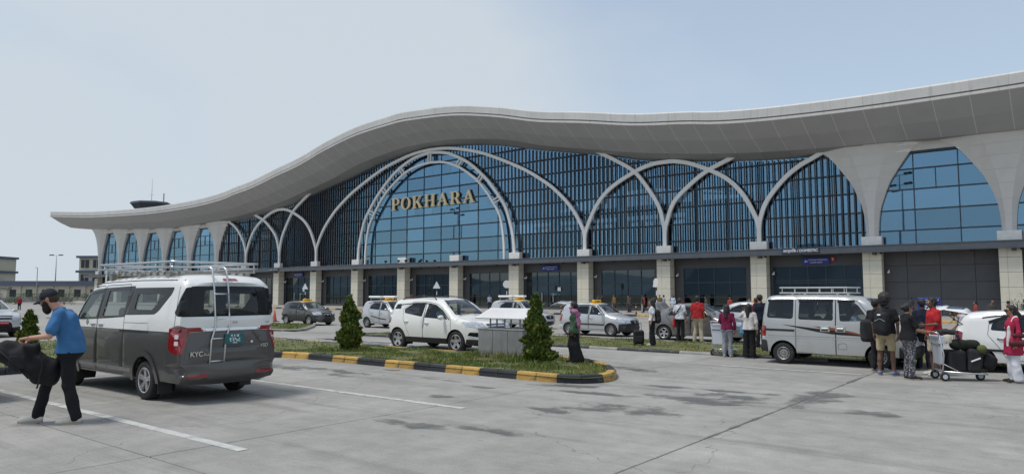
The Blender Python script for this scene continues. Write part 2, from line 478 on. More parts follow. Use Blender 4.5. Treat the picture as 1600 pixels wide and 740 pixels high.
def kerb_stone(a, b, w, h, gap=0.006, ch=0.035, na=None, nb=None):
    """one stone from a to b, its outer face on the right of a->b; sloping front edge"""
    a, b = np.array(a), np.array(b); t = (b-a)/np.linalg.norm(b-a)
    na = np.array([-t[1], t[0]]) if na is None else na; nb = np.array([-t[1], t[0]]) if nb is None else nb
    a = a+t*gap; b = b-t*gap
    prof = [(0, -0.05), (0.012, h*.55), (ch, h-0.012), (ch+.02, h), (w-.01, h), (w, h-.01), (w, -0.05)]
    c = (a+b)/2; rings = []
    for p, nn in ((a, na), (b, nb)):
        rings.append([(p[0]-c[0]+nn[0]*o, p[1]-c[1]+nn[1]*o, z) for o, z in prof])
    return MB().loft(rings), c

def kerb(name, path, parent, w=0.2, h=0.17, step=0.53, first=0, mats=(m_ky, m_kb), per=2, jit=0.004):
    pts = resample(path, step); n = len(pts)
    tans = [(pts[min(i+1, n-1)]-pts[max(i-1, 0)]) for i in range(n)]
    nrm = [np.array([-t[1], t[0]])/np.linalg.norm(t) for t in tans]
    for i in range(n-1):
        mb, c = kerb_stone(pts[i], pts[i+1], w, h+rnd.uniform(-jit, jit), na=nrm[i], nb=nrm[i+1])
        mb.build('kerb_stone', mats[((i+first)//per) % len(mats)], parent, (c[0], c[1], 0), edge=0.5)

m_blade = bpy.data.materials.new('grass_blade'); m_blade.use_nodes = True
_n = m_blade.node_tree; _b = _n.nodes['Principled BSDF']; _a = _n.nodes.new('ShaderNodeAttribute'); _a.attribute_name = 'Col'
_n.links.new(_a.outputs['Color'], _b.inputs['Base Color']); _b.inputs['Roughness'].default_value = 0.7
_b.inputs['Specular IOR Level'].default_value = 0.2
MATS['grass_blade'] = m_blade

def poly_contains(poly, x, y):
    P = np.asarray(poly); x = np.asarray(x, float); y = np.asarray(y, float); r_ = np.zeros(x.shape, bool); j = len(P)-1
    for i in range(len(P)):
        xi, yi = P[i]; xj, yj = P[j]
        c = ((yi > y) != (yj > y)) & (x < (xj-xi)*(y-yi)/((yj-yi) if yj != yi else 1e-12)+xi); r_ ^= c; j = i
    return r_

def grass(name, label, poly, n, hfun, z=0.12, seed=1, width=0.007, straw=0.25, parent=None):
    g_ = np.random.default_rng(seed); P = np.array(poly); lo, hi = P.min(0), P.max(0); xs = []; ys = []; c = 0
    while c < n:
        x = g_.uniform(lo[0], hi[0], n); y = g_.uniform(lo[1], hi[1], n); k = poly_contains(P, x, y)
        xs.append(x[k]); ys.append(y[k]); c += k.sum()
    x = np.concatenate(xs)[:n]; y = np.concatenate(ys)[:n]
    bare = np.sin(x*2.3+1.3*np.sin(y*1.9+seed))*np.sin(y*2.9+1.1*np.sin(x*1.3))+.45*np.sin(x*7.1+y*5.3)*np.sin(y*8.3-x*3.7)
    keep = bare > -.62+.35*g_.random(n); x, y, bare = x[keep], y[keep], bare[keep]; n = len(x)
    h = .85*hfun(x, y)*g_.uniform(.4, 1.3, n)*(1+.45*np.clip(bare, -.6, 1))*np.where(g_.random(n) < .04, 1.7, 1.0); a = g_.uniform(0, 2*PI, n); ln = h*g_.uniform(.1, .75, n); b = g_.uniform(0, 2*PI, n)
    w = width*g_.uniform(.6, 1.4, n)
    dx, dy = np.cos(a)*w, np.sin(a)*w; lx, ly = np.cos(b)*ln, np.sin(b)*ln
    V = np.zeros((n, 5, 3))
    V[:, 0] = np.stack([x-dx, y-dy, np.full(n, z)], 1); V[:, 1] = np.stack([x+dx, y+dy, np.full(n, z)], 1)
    V[:, 2] = np.stack([x+dx*.8+lx*.3, y+dy*.8+ly*.3, z+h*.6], 1); V[:, 3] = np.stack([x-dx*.8+lx*.3, y-dy*.8+ly*.3, z+h*.6], 1)
    V[:, 4] = np.stack([x+lx, y+ly, z+h], 1)
    base = np.arange(n)*5
    F = []
    for i in base.tolist():
        F.append((i, i+1, i+2, i+3)); F.append((i+3, i+2, i+4))
    me = bpy.data.meshes.new(name); me.from_pydata(V.reshape(-1, 3).tolist(), [], F); me.materials.append(m_blade)
    patchy = .5+.5*np.sin(x*1.7+np.sin(y*2.3)*1.3)*np.sin(y*2.1+x*.6)
    s = np.clip(g_.random(n)*.8+patchy*straw*1.6-.35, 0, 1)[:, None]
    green = np.array([0.125, 0.185, 0.035]); st = np.array([0.34, 0.29, 0.12]); dk = np.array([0.06, 0.11, 0.02])
    u = g_.random(n)[:, None]
    c3 = (green*u+dk*(1-u))*(1-s)+st*s
    cc = np.concatenate([np.repeat(c3, 5, 0), np.ones((n*5, 1))], 1)
    at = me.color_attributes.new('Col', 'FLOAT_COLOR', 'POINT'); at.data.foreach_set('color', cc.ravel())
    o = obj(name, me, parent); tag(o, label, 'grass', kind='stuff'); return o

def fan(poly, z, name, m):
    return MB().add([(p[0], p[1], z) for p in poly], [tuple(range(len(poly)))]).build(name, m)

# near island: kerb runs along the lot's left side, turns and follows the parking bays, rounds a nose
nose = smooth_curve([(-9.2, 12.36), (-8.55, 12.38), (-8.05, 12.62), (-7.84, 13.1), (-7.98, 13.75), (-8.5, 14.6), (-9.2, 15.35), (-10.0, 15.95), (-11, 16.18)], 5)
inner = smooth_curve([(-19.3, 1.0), (-19.3, 6), (-19.25, 10.5), (-19.0, 11.6), (-18.3, 12.2), (-17.4, 12.42)], 5)
front = [(-17.4, 12.42), (-9.2, 12.36)]
isl_path = inner+front[1:]+nose[1:]
isl = thing('grass_island', 'long kerbed grass island with two small conifers, painted yellow and black', 'traffic island', (0, 0, 0))
back = [(-30, 16.2), (-30, 1.0)]
poly = [p for p in isl_path]+[(-14, 16.2)]+back
bed = [(p[0], p[1]) for p in poly]
mb_bed = MB().add([(p[0], p[1], 0.115) for p in bed], [tuple(range(len(bed)))])
mb_bed.build('turf_bed', m_turf, isl)
# shift so that colour changes fall where the photograph has them
kerb('kerb', [(p[0], p[1]) for p in isl_path], isl, first=2)
kerb('kerb', [(-11, 16.18), (-30, 16.25)], isl, first=1, h=0.13)
clear = [(-17.59, 14.25, .3), (-10.6, 14.4, .3)]
def h_isl(x, y):
    h = 0.055+0.03*np.sin(x*3.1+y)*np.sin(y*4.3)
    for cx, cy, r_ in clear: h = h+0.13*np.exp(-((x-cx)**2+(y-cy)**2)/.35)
    h = h+0.12*np.exp(-((y-14.95)**2)/.10)*(x > -13.3)*(x < -11.3)
    return h+0.04*(x > -13.5)
gp = [p for p in bed]
ctr = np.array([-13.5, 14.3])
inset = [(p[0], p[1]+(0.2 if p[1] < 13 else -0.15)) if p[0] > -19 else (p[0]-.22, p[1]) for p in bed]
inset = [(p[0]-(.22 if p[0] > -8.6 else 0), p[1]) for p in inset]
near = [p for p in inset if p[0] > -19.2]
grass('grass', 'rough green grass growing on the near kerbed island', [(-19, 12.6), (-9.2, 12.58), (-8.6, 12.62), (-8.2, 12.85), (-8.06, 13.2), (-8.2, 13.7), (-8.7, 14.5), (-9.4, 15.2), (-10.2, 15.8), (-11, 16.0), (-19, 16.0)], 26000, h_isl, 0.11, 3)
grass('grass', 'grass on the island strip along the left edge of the lot', [(-29.8, 1), (-19.55, 1), (-19.5, 11), (-19, 12.2), (-19, 16), (-29.8, 16)], 9000, lambda x, y: 0.07+0*x, 0.11, 4, width=0.012)

# second verge between the two carriageways
vg = thing('grass_verge', 'low grass verge in front of the row of taxis', 'traffic island', (0, 0, 0))
MB().add([(-24.9, 20.72, .07), (30, 20.72, .07), (30, 24.85, .07), (-24.9, 24.85, .07)], [(0, 1, 2, 3)]).build('turf_bed', m_turf, vg)
kerb('kerb', [(-25.0, 20.66), (12, 20.66)], vg, w=0.1, h=0.085, step=1.06, mats=(m_kb, m_kb, m_kg), per=1)
kerb('kerb', [(12, 24.9), (-25.0, 24.9), (-25.0, 20.66)], vg, w=0.1, h=0.1, step=1.06, mats=(m_kg, m_kb), per=1)
grass('grass', 'short yellowing grass on the verge before the taxis', [(-24.8, 20.8), (8, 20.8), (8, 24.8), (-24.8, 24.8)], 26000,
      lambda x, y: 0.035+0.06*np.exp(-(y-24.5)**2/.25)+0*x, 0.07, 5, width=0.012, straw=0.5)
vg = thing('grass_verge', 'short end of grass verge with a bare kerb nose beside the grey taxi', 'traffic island', (0, 0, 0))
nose2 = [(-60, 20.4), (-31.2, 20.5), (-29.9, 20.9), (-30.3, 21.8), (-32.4, 23.8), (-34.6, 25.6), (-60, 25.6)]
MB().add([(p[0], p[1], .07) for p in nose2], [tuple(range(len(nose2)))]).build('turf_bed', m_turf, vg)
kerb('kerb', nose2[:6], vg, w=0.14, h=0.12, step=0.9, mats=(m_kg,), per=1)
grass('grass', 'grass on the verge end left of the gap', [(-45, 20.6), (-31.4, 20.7), (-30.4, 21.2), (-34.6, 25.3), (-45, 25.3)], 7000, lambda x, y: 0.08+0*x, 0.07, 6, width=0.015)
# far kerb before the terminal pavement: every stone painted in turn
fk = MB().box(-260, 60, 51.72, 51.96, -0.2, 0.12).build('pavement_kerb', m_kg); tag(fk, kind='structure')
kerb('kerb', [(-100, 51.6), (8, 51.6)], fk, w=0.14, h=0.17, step=1.15, mats=(m_ky, m_kb), per=1, jit=0.003)
# ================================================================== terminal building
XC = -62.2; BAY = 9.0; Y0 = 62.5
m_roof = mat('roof_metal_panel', (0.56, 0.545, 0.525), 0.5, var=0.06, vscale=0.6, rand=0.025, dirt=((0.40, 0.385, 0.36), 1.2, 0.53, 0.65, (3, 1, .30)))
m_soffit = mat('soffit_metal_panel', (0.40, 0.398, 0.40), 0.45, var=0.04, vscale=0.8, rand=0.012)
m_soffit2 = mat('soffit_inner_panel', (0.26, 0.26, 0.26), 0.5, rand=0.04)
m_white = mat('white_cladding', (0.64, 0.62, 0.595), 0.5, var=0.04, vscale=1.2, rand=0.015, dirt=((0.47, 0.445, 0.415), 1.5, 0.6, 0.35, (1, 1, .3)))
m_cap = mat('white_stone_cap', (0.80, 0.78, 0.74), 0.7, var=0.08, vscale=5, bump=0.3, bscale=20)
m_tile = mat('beige_stone_tile', (0.64, 0.60, 0.49), 0.6, var=0.05, vscale=2.5, rand=0.025, dirt=((0.47, 0.43, 0.33), 1.6, 0.58, 0.5, (1, 1, .2)))
m_rib = mat('rib_paint', (0.76, 0.75, 0.73), 0.4, var=0.05, vscale=2, rand=0.03)
m_fin = mat('dark_bronze_fin', (0.055, 0.048, 0.048), 0.45, rand=0.1)
m_mull = mat('dark_blue_mullion', (0.03, 0.042, 0.06), 0.4)
m_beam = mat('blue_grey_steel', (0.095, 0.105, 0.12), 0.45, var=0.1, vscale=2)
m_dark = mat('charcoal_cladding', (0.075, 0.075, 0.078), 0.5, var=0.08, vscale=1, rand=0.07)
m_gold = mat('gold_letter', (0.80, 0.64, 0.38), 0.45, metal=0.0, var=0.06, vscale=2)
m_int = mat('interior_grey', (0.22, 0.25, 0.28), 0.8)
m_truss = mat('interior_white_steel', (0.86, 0.88, 0.9), 0.5)
m_sign = mat('sign_blue', (0.012, 0.035, 0.28), 0.4)
m_wht = mat('sign_white', (0.85, 0.85, 0.85), 0.5)
m_red = mat('sign_red', (0.5, 0.02, 0.03), 0.45)
m_blk = mat('black_plastic', (0.016, 0.016, 0.018), 0.45)
m_glass = glass_mat('blue_reflecting_glass', (0.52, 0.65, 0.74), (0.26, 0.445, 0.61), 0.52, 0.015, wav=0.06, wscale=0.3, pv=0.14)
m_glass2 = glass_mat('dark_window_glass', (0.22, 0.27, 0.29), (0.42, 0.50, 0.54), 0.20, 0.02, wav=0.04, wscale=0.4)

z_eave = table([(0, 23.3), (8, 22.75), (14.5, 21.6), (20, 20.25), (25.5, 19.3), (31, 18.25), (36, 17.65), (39, 17.2), (43.5, 16.85), (51, 16.6), (61, 16.6), (72, 16.92), (87, 17.6), (97, 18.3), (107.3, 19.08)])
z_fold = table([(0, 20.25), (5, 20.05), (12.5, 19.0), (18, 17.6), (25, 16.25), (29, 15.5), (34, 14.78), (40, 14.12), (46, 13.78), (52, 13.6), (58, 13.45), (65, 13.5), (81, 14.2), (99, 15.25), (107.3, 15.9)])
z_glass = table([(0, 19.8), (6.5, 19.3), (10, 18.85), (16, 17.55), (20, 16.8), (25, 15.8), (31.2, 14.45), (36, 13.98), (41, 13.5), (46, 13.3), (50, 13.2)])
dd = lambda x: abs(x - XC)

TERM = thing('terminal_building', 'long airport terminal with wavy grey roof, blue arched glass front and gold POKHARA lettering', 'terminal', (XC, Y0, 0))
def tpart(mb, name, m, parent=TERM, smooth=False, fix=False, edge=None):
    """geometry given in world metres, stored relative to the terminal's base"""
    o = mb.build(name, m, parent, smooth=smooth, fix=fix, edge=edge)
    o.location = (-XC, -Y0, 0)
    return o
XL, XR = -169.5, 33.0
YE, YF, YG = 57.5, 61.5, 62.9
# roof: skin with back slope, fascia panels, lip, soffit panels
xs = np.arange(XL, XR+.01, 1.5)
mb = MB(); rings = []
for x in xs:
    e = z_eave(dd(x))
    rings.append([(x, YE+.05, e-.02), (x, YE+6, e+.5), (x, 80, e+.35), (x, 118, e-1.2), (x, 118, e-2.2), (x, 80, e-.8), (x, 63.1, max(z_fold(dd(x))+.1, e-1.0)), (x, YE+.25, e-1.0)])
mb.loft(rings, caps=True); tpart(mb, 'roof', m_roof, fix=True, smooth=True, edge=0.6)
PW = 2.25
m_joint2 = mat('pale_joint_strip', (0.66, 0.65, 0.64), 0.6)
def strip(x0, x1, prof, gap=0.012, sub=2):
    """panel following a section profile(x) -> [(y, z)...], with thickness, between x0 and x1"""
    mb = MB(); rings = []
    for k in range(sub+1):
        x = x0+gap+(x1-x0-2*gap)*k/sub
        rings.append([(x, y, z) for y, z in prof(x)])
    mb.loft(rings, caps=True); return mb
n_p = int(round((XR-XL)/PW))
for i in range(n_p):
    x0, x1 = XL+(XR-XL)*i/n_p, XL+(XR-XL)*(i+1)/n_p
    def fascia(x):
        e = z_eave(dd(x)); return [(YE, e), (YE-.06, e-.12), (YE-.04, e-.80), (YE+.12, e-.80), (YE+.14, e)]
    def soff(x):
        e = z_eave(dd(x)); f = z_fold(dd(x)); a = (YE+.03, e-1.15); b = (YF, f); mids = (YE+1.9, (a[1]+b[1])/2-.1)
        return [a, mids, b, (b[0]+.01, b[1]+.02), (mids[0]+.01, mids[1]+.025), (a[0]+.01, a[1]+.025)]
    if i: tpart(strip(x0-.022, x0+.022, lambda x: [(y, z-.006) for y, z in soff(x)], gap=0), 'joint_strip', m_joint2, fix=True)
    tpart(strip(x0, x1, fascia, gap=.004), 'fascia_panel', m_roof, fix=True)
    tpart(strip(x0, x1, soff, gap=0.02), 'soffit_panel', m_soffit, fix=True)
mb = MB(); rings = []
for x in xs:                                    # pale backing in the open joints, dark shadow groove, bright lip
    e = z_eave(dd(x)); f = z_fold(dd(x))
    rings.append([(x, YE+.05, e-1.118), (x, YE+1.912, (e-1.15+f)/2-.068), (x, YF+.012, f+.032), (x, YF+.05, f+.2), (x, YE+2, (e-1.15+f)/2+.2), (x, YE+.12, e-.9)])
mb.loft(rings); tpart(mb, 'soffit_backing', mat('pale_joint', (0.75, 0.74, 0.72), 0.6), fix=True)
mb = MB(); rings = []
for x in xs:
    e = z_eave(dd(x)); rings.append([(x, YE+.02, e-.80), (x, YE+.02, e-.93), (x, YE+.2, e-.93), (x, YE+.2, e-.80)])
mb.loft(rings); tpart(mb, 'drip_groove', mat('groove_grey', (.16, .155, .15), .7), fix=True)
mb = MB(); rings = []
for x in xs:
    e = z_eave(dd(x)); rings.append([(x, YE-.1, e-.93), (x, YE-.1, e-1.13), (x, YE+.02, e-1.16), (x, YE+.22, e-1.16), (x, YE+.22, e-.93)])
mb.loft(rings); tpart(mb, 'roof_lip', m_roof, fix=True)
# inner soffit between fold and glass (over the screen bays)
for i in range(n_p):
    x0, x1 = XL+(XR-XL)*i/n_p, XL+(XR-XL)*(i+1)/n_p
    def inn(x):
        f = z_fold(dd(x)); g_ = z_glass(dd(x)) if dd(x) < 50 else min(f-.05, f)
        return [(YF+.03, f+.01), (YG+.1, g_), (YG+.1, g_+.08), (YF+.04, f+.1)]
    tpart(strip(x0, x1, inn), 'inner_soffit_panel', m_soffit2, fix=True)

# columns of the ground floor, clad in stone tiles, with white caps
COLX = [XC+(k+.5)*BAY for k in range(-11, 11)]          # 22 grid lines
cap_me = MB().rbox(-.74, .74, -.28, .42, 5.62, 6.34, .02).mesh('cap', [m_cap])
core_me = MB().box(-.60, .60, -.30, .70, 0.0, 5.5).mesh('core', [m_mull])
tile_f = MB().rbox(0, .50, -.045, 0, 0, 1.05, .008).mesh('tile', [m_tile])
tile_w = MB().rbox(0, .86, -.045, 0, 0, 1.05, .008).mesh('tile', [m_tile])
tile_s = MB().rbox(0, .045, 0, .92, 0, 1.05, .008).mesh('tile', [m_tile])
for x in COLX:
    if x > 30: continue
    c = obj('column', core_me, TERM, (x-XC, -.2, .0))
    for r_ in range(5):
        z = .16+r_*1.07
        obj('stone_tile', tile_f, c, (-.69, -.31, z)); obj('stone_tile', tile_w, c, (-.18, -.31, z))
        obj('stone_tile', tile_s, c, (.61, -.30, z))
    cp = obj('column_cap', cap_me, TERM, (x-XC, -.2, 0))

# canopy beam with brackets
mb = MB()
mb.box(XL+8, XR-2, 61.35, 61.47, 5.08, 5.60); mb.box(XL+8, XR-2, 61.30, 61.52, 5.56, 5.62); mb.box(XL+8, XR-2, 61.30, 61.52, 5.05, 5.10)
tpart(mb, 'canopy_beam', m_beam)
tpart(MB().box(XL+8, XR-2, 61.5, 62.95, 5.30, 5.42), 'canopy_deck', m_beam)
br = MB().box(-.12, .12, -1.1, .4, 4.86, 5.06).mesh('bracket', [m_mull])
for x in COLX:
    if x < 30: obj('canopy_bracket', br, TERM, (x-XC+.25, 0, 0))

# piers: flaring white columns of the two wings
hw_t = table([(0, .43), (.15, .5), (.3, .66), (.47, 1.08), (.575, 1.4), (.66, 1.78), (.745, 2.2), (.85, 2.75), (.92, 3.25), (1.0, 4.2)])
def pier(x, left_cut=None):
    zt = z_fold(dd(x))+.15; z0 = 6.34
    p = obj('pier', None, TERM, (x-XC, 0, 0))
    core = MB(); lev = [0, .16, .32, .48, .62, .76, .88, 1.0]
    def ring(t, off=0.0):
        w = hw_t(t)-off; z = z0+(zt-z0)*t; yf = -.22-.55*t**2.2; rd_ = .12+.42*t
        return [(-w, .40, z), (-w, yf+rd_*.9+.12, z), (-w*.42, yf+off, z), (w*.42, yf+off, z), (w, yf+rd_*.9+.12, z), (w, .40, z)]
    for a, b in zip(lev, lev[1:]):
        mb = MB(); q = 4; h = 0.012/(zt-z0)
        rs = [ring(a+h+(b-a-2*h)*k/q) for k in range(q+1)]
        mb.loft(rs); mb.build('cladding_panel', m_white, p, edge=.35, smooth=True)
    mb = MB().loft([ring(k/12, .03) for k in range(13)])
    mb.build('pier_core', mat('pale_joint2', (0.8, 0.79, 0.77), 0.6), p)
    return p
LEFT_P = [x for x in COLX if x < -110]; RIGHT_P = [x for x in COLX if x > -14 and x < 30]
LEFT_P = [XC-49.5-9*k for k in range(6)]
for x in LEFT_P+RIGHT_P: pier(x)

# glazing of the wing bays: panes, transoms, mullions, lintel
ROWS = [5.7, 6.75, 8.35, 9.95, 11.55, 13.15, 14.75]
panes = {}
def pane(w, h, parent=TERM, x=0, z=0, y=YG, m=m_glass, name='glass_pane'):
    k = (round(w, 3), round(h, 3), m.name)
    if k not in panes: panes[k] = MB().box(-w/2+.012, w/2-.012, 0, .024, -h/2+.012, h/2-.012).mesh('pane', [m])
    o = obj(name, panes[k], parent, (x-XC, y-Y0, z))
    o.rotation_euler = (rnd.uniform(-.006, .006), 0, rnd.uniform(-.006, .006))
    return o
def wing_bay(xa, xb):
    xm = (xa+xb)/2; zt = min(z_fold(dd(xa)), z_fold(dd(xb)), z_fold(dd(xm)))-.55
    for (a, b) in ((xa, xm-1.5), (xm-1.5, xm+1.5), (xm+1.5, xb)):
        for r0, r1 in zip(ROWS, ROWS[1:]):
            if r0 >= zt: break
            r1 = min(r1, zt)
            if r1-r0 > .2: pane(b-a, r1-r0, x=(a+b)/2, z=(r0+r1)/2)
    for r0 in ROWS[1:]:
        if r0 < zt: tpart(MB().box(xa, xb, YG-.09, YG+.05, r0-.05, r0+.05), 'transom', m_mull)
    for a in (xm-1.5, xm+1.5): tpart(MB().box(a-.035, a+.035, YG-.07, YG+.05, 5.7, zt), 'mullion', m_mull)
    tpart(MB().box(xm-.03, xm+.03, YG-.08, YG+.05, 10.0, 11.5), 'mullion', m_mull)
    tpart(MB().box(xa, xb, YG-.3, YG+.1, zt-.14, zt), 'window_head', m_mull)
    tpart(MB().box(xa, xb, YG-.42, YG+.2, zt, zt+1.6), 'lintel', m_white)
for a, b in zip(RIGHT_P, RIGHT_P[1:]): wing_bay(a, b)
for a, b in zip(LEFT_P, LEFT_P[1:]): wing_bay(b, a)

# screen section: glass behind, mullions, horizontal rails, vertical fins, arched ribs
ring_o = [(13.3, 6.34), (13.15, 8), (12.75, 9.6), (12.0, 11.6), (10.85, 13.15), (9.6, 14.6), (8.1, 15.95), (6.5, 17.15), (4.7, 18.1), (2.6, 18.85), (0, 19.2)]
ring_i = [(11.85, 5.5), (11.75, 8.0), (11.2, 10.6), (10.0, 12.5), (8.6, 14.2), (7.1, 15.5), (4.6, 17.0), (2.3, 17.72), (0, 17.95)]
big = [(22.5, 6.34), (22.5, 7.0), (22.48, 7.6), (22.25, 8.6), (20.9, 10.8), (18.9, 12.8), (17.1, 14.1), (14.2, 15.75), (9.1, 17.9), (5, 19.0), (2.4, 19.42), (0, 19.55)]
two = [(9.0, 6.34), (9.0, 7.0), (8.98, 7.6), (8.75, 8.5), (7.6, 10.7), (5.9, 12.4), (3.1, 13.8), (1.2, 14.33), (0, 14.4)]
half_a = [(9.0, 6.34), (9.0, 7.0), (8.99, 7.6), (8.87, 8.5), (8.4, 10.2), (7.3, 12.0), (5.8, 13.85), (3.7, 15.2), (2.5, 15.85), (1.5, 16.4)]
half_b = [(9.0, 6.34), (9.0, 7.0), (8.98, 7.6), (8.8, 8.5), (8.0, 10.45), (6.3, 12.0), (4.8, 13.0), (3.4, 13.6), (2.4, 14.0), (1.6, 14.4)]
half_c = [(9.0, 6.34), (9.0, 7.0), (8.98, 7.6), (8.82, 8.5), (8.2, 9.95), (6.8, 11.6), (5.5, 12.6), (4.4, 13.15), (3.6, 13.55), (3.0, 13.9)]
ring_zo = table([(d, z) for d, z in ring_o])
def sweep(path, w, ya, yb, name, m=m_rib):
    P = [np.array(p, float) for p in path]; rings = []
    for i in range(len(P)):
        t = P[min(i+1, len(P)-1)]-P[max(i-1, 0)]; t /= np.linalg.norm(t)+1e-9; n_ = np.array([-t[1], t[0]])*w/2
        a, b = P[i]-n_, P[i]+n_
        rings.append([(a[0], ya, a[1]), (b[0], ya, b[1]), (b[0], yb, b[1]), (a[0], yb, a[1])])
    o = tpart(MB().loft(rings), name, m, smooth=True, edge=.6, fix=True); return o
def mir(pts, xc, side): return [(xc+side*d, z) for d, z in pts]
def arch(pts, xc, w, ya, yb, name='arch_rib', k=6):
    c = smooth_curve(pts, k); sweep([(xc-d, z) for d, z in c]+[(xc+d, z) for d, z in c[::-1][1:]], w, ya, yb, name)
arch(ring_o, XC, .34, 62.24, 62.48, 'entrance_arch')
arch(ring_i, XC, .27, 62.26, 62.47, 'entrance_arch')
arch(big, XC, .34, 62.27, 62.5)
arch(two, XC+31.5, .37, 62.28, 62.51); arch(two, XC-31.5, .37, 62.28, 62.51)
for s in (1, -1):
    for (pts, c, sd) in ((half_a, 22.5, 1), (half_b, 40.5, -1), (half_c, 49.5, -1)):
        cv = smooth_curve(pts, 6)
        sweep([(XC+s*(c+sd*d), z) for d, z in cv], .36, 62.295+.005*sd, 62.52, 'arch_rib')
# paired struts between the two rings
for a_deg in (0, 27, -27, 47, -47, 66, -66):
    for off in (-.20, .20):
        co, ci = smooth_curve(ring_o, 6), smooth_curve(ring_i, 6)
        def at_angle(c):
            best = min(c, key=lambda p: abs(math.atan2(p[0], p[1]-7.6)-abs(R(a_deg)))); return np.array([math.copysign(best[0], a_deg) if a_deg else 0.0, best[1]])
        po, pi_ = at_angle(co), at_angle(ci); t = (po-pi_)/np.linalg.norm(po-pi_); n_ = np.array([-t[1], t[0]])*off
        sweep([(XC+pi_[0]+n_[0], pi_[1]+n_[1]), (XC+po[0]+n_[0], po[1]+n_[1])], .15, 62.22, 62.46, 'arch_strut')

# vertical fins
X_S0, X_S1 = XC-49.5, XC+49.5
k = 0; x = X_S0+.25
while x < X_S1:
    d = dd(x); z0 = 5.75
    if d < 13.2: z0 = ring_zo(d)+.1
    z1 = z_glass(d)-.03
    if z1-z0 > .25:
        tpart(MB().box(x-.045, x+.045, 62.56, 62.69, z0, z1), 'fin', m_fin)
    x += .5
# glass, rails and mullions behind the fins
xb = [X_S0+3*i for i in range(34)]
ROWZ = [5.7, 6.75, 8.35, 9.95, 11.55, 13.15, 14.75, 16.35, 17.95, 19.9]
stuff = MB()
for a, b in zip(xb, xb[1:]):
    xm = (a+b)/2; top = max(z_glass(dd(a)), z_glass(dd(b)), z_glass(dd(xm)))
    for r0, r1 in zip(ROWZ, ROWZ[1:]):
        if r0 >= top: break
        r1 = min(r1, top+.05)
        if dd(xm) < 15 or xm > XC:
            if dd(xm) < 12 and 11.5 < r0 < 11.6 or dd(xm) < 6 and 16.3 < r0 < 16.4:
                pane(1.5, r1-r0, x=xm-.75, z=(r0+r1)/2); pane(1.5, r1-r0, x=xm+.75, z=(r0+r1)/2)
            else: pane(3.0, r1-r0, x=xm, z=(r0+r1)/2)
        else: stuff.box(a+.012, b-.012, YG, YG+.024, r0+.012, r1-.012)
o = tpart(stuff, 'glazing', m_glass); tag(o, kind='stuff')
for r0 in ROWZ[1:-1]:
    runs = []; cur = None
    for x in np.arange(X_S0, X_S1, .75):
        if z_glass(dd(x)) > r0+.1:
            if cur is None: cur = x
        elif cur is not None: runs.append((cur, x)); cur = None
    if cur is not None: runs.append((cur, X_S1))
    for a, b in runs: tpart(MB().box(a, b, YG-.19, YG+.06, r0-.055, r0+.055), 'transom', m_mull)
for x in xb:
    tpart(MB().box(x-.035, x+.035, YG-.06, YG+.06, 5.7, z_glass(dd(x))), 'mullion', m_mull)
for x in [XC-10.5+3*i for i in range(8)]:
    tpart(MB().box(x-.03, x+.03, YG-.07, YG+.06, 11.6, 13.1), 'mullion', m_mull)

# hall behind the glass: floor, back wall, round columns, white roof truss
tpart(MB().box(-158, 30, 63.2, 100, 5.1, 5.6), 'hall_floor', m_int)
tpart(MB().box(-158, -76, 96, 97, 0.1, 15).box(-76, -44, 96, 97, .1, 11.9).box(-76, -44, 96, 97, 13.6, 15).box(-44, 30, 96, 97, .1, 15), 'hall_back_wall', m_int)
tpart(MB().box(-158.5, -157.6, 62.9, 97, 0.1, 14), 'end_wall', m_white)
for x in [XC+9*(k_+.5) for k_ in range(-6, 6)]:
    tpart(MB().lathe([(.55, 5.6), (.55, z_glass(dd(x))+.6)], 16, T((x, 70, 0))), 'hall_column', m_truss, smooth=True)
for i, yy in enumerate((66.5, 73)):
    mb = MB()
    pts = [(x, z_glass(dd(x))-.35) for x in np.arange(XC-48, XC+48.1, 2.4)]
    mb.tube([(x, yy, z+.2) for x, z in pts], .12, 6); mb.tube([(x, yy, z-1.5) for x, z in pts], .12, 6)
    for j in range(len(pts)-1):
        (xa, za), (xb_, zb) = pts[j], pts[j+1]
        mb.tube([(xa, yy, za+.2), (xb_, yy, zb-1.5)] if j % 2 else [(xa, yy, za-1.5), (xb_, yy, zb+.2)], .07, 5)
    tpart(mb, 'roof_truss', m_truss)
for x in np.arange(XC-46, XC+47, 4.6):
    mb = MB(); z = z_glass(dd(x))-.4
    mb.tube([(x, 63.5, z), (x+1.5, 73, z-.8)], .09, 5); mb.tube([(x, 63.5, z-1.3), (x+1.5, 70, z)], .07, 5); mb.tube([(x+2, 63.5, z-1.1), (x, 70, z)], .07, 5)
    tpart(mb, 'truss_brace', m_truss)

for z0, z1 in ((9.0, 9.2), (9.75, 9.95)):         # white bars added inside the glass to stand in for a bright streak
    tpart(MB().rbox(-47.5, -27.5, 64.2, 64.5, z0, z1, .02), 'streak_bar', m_truss)
for x in np.arange(-47, -27.4, 1.6): tpart(MB().rbox(x-.25, x+.25, 64.5, 64.55, 8.2, 9.0, .01), 'streak_panel', m_truss)  # white panels added below the bars, part of the same bright streak
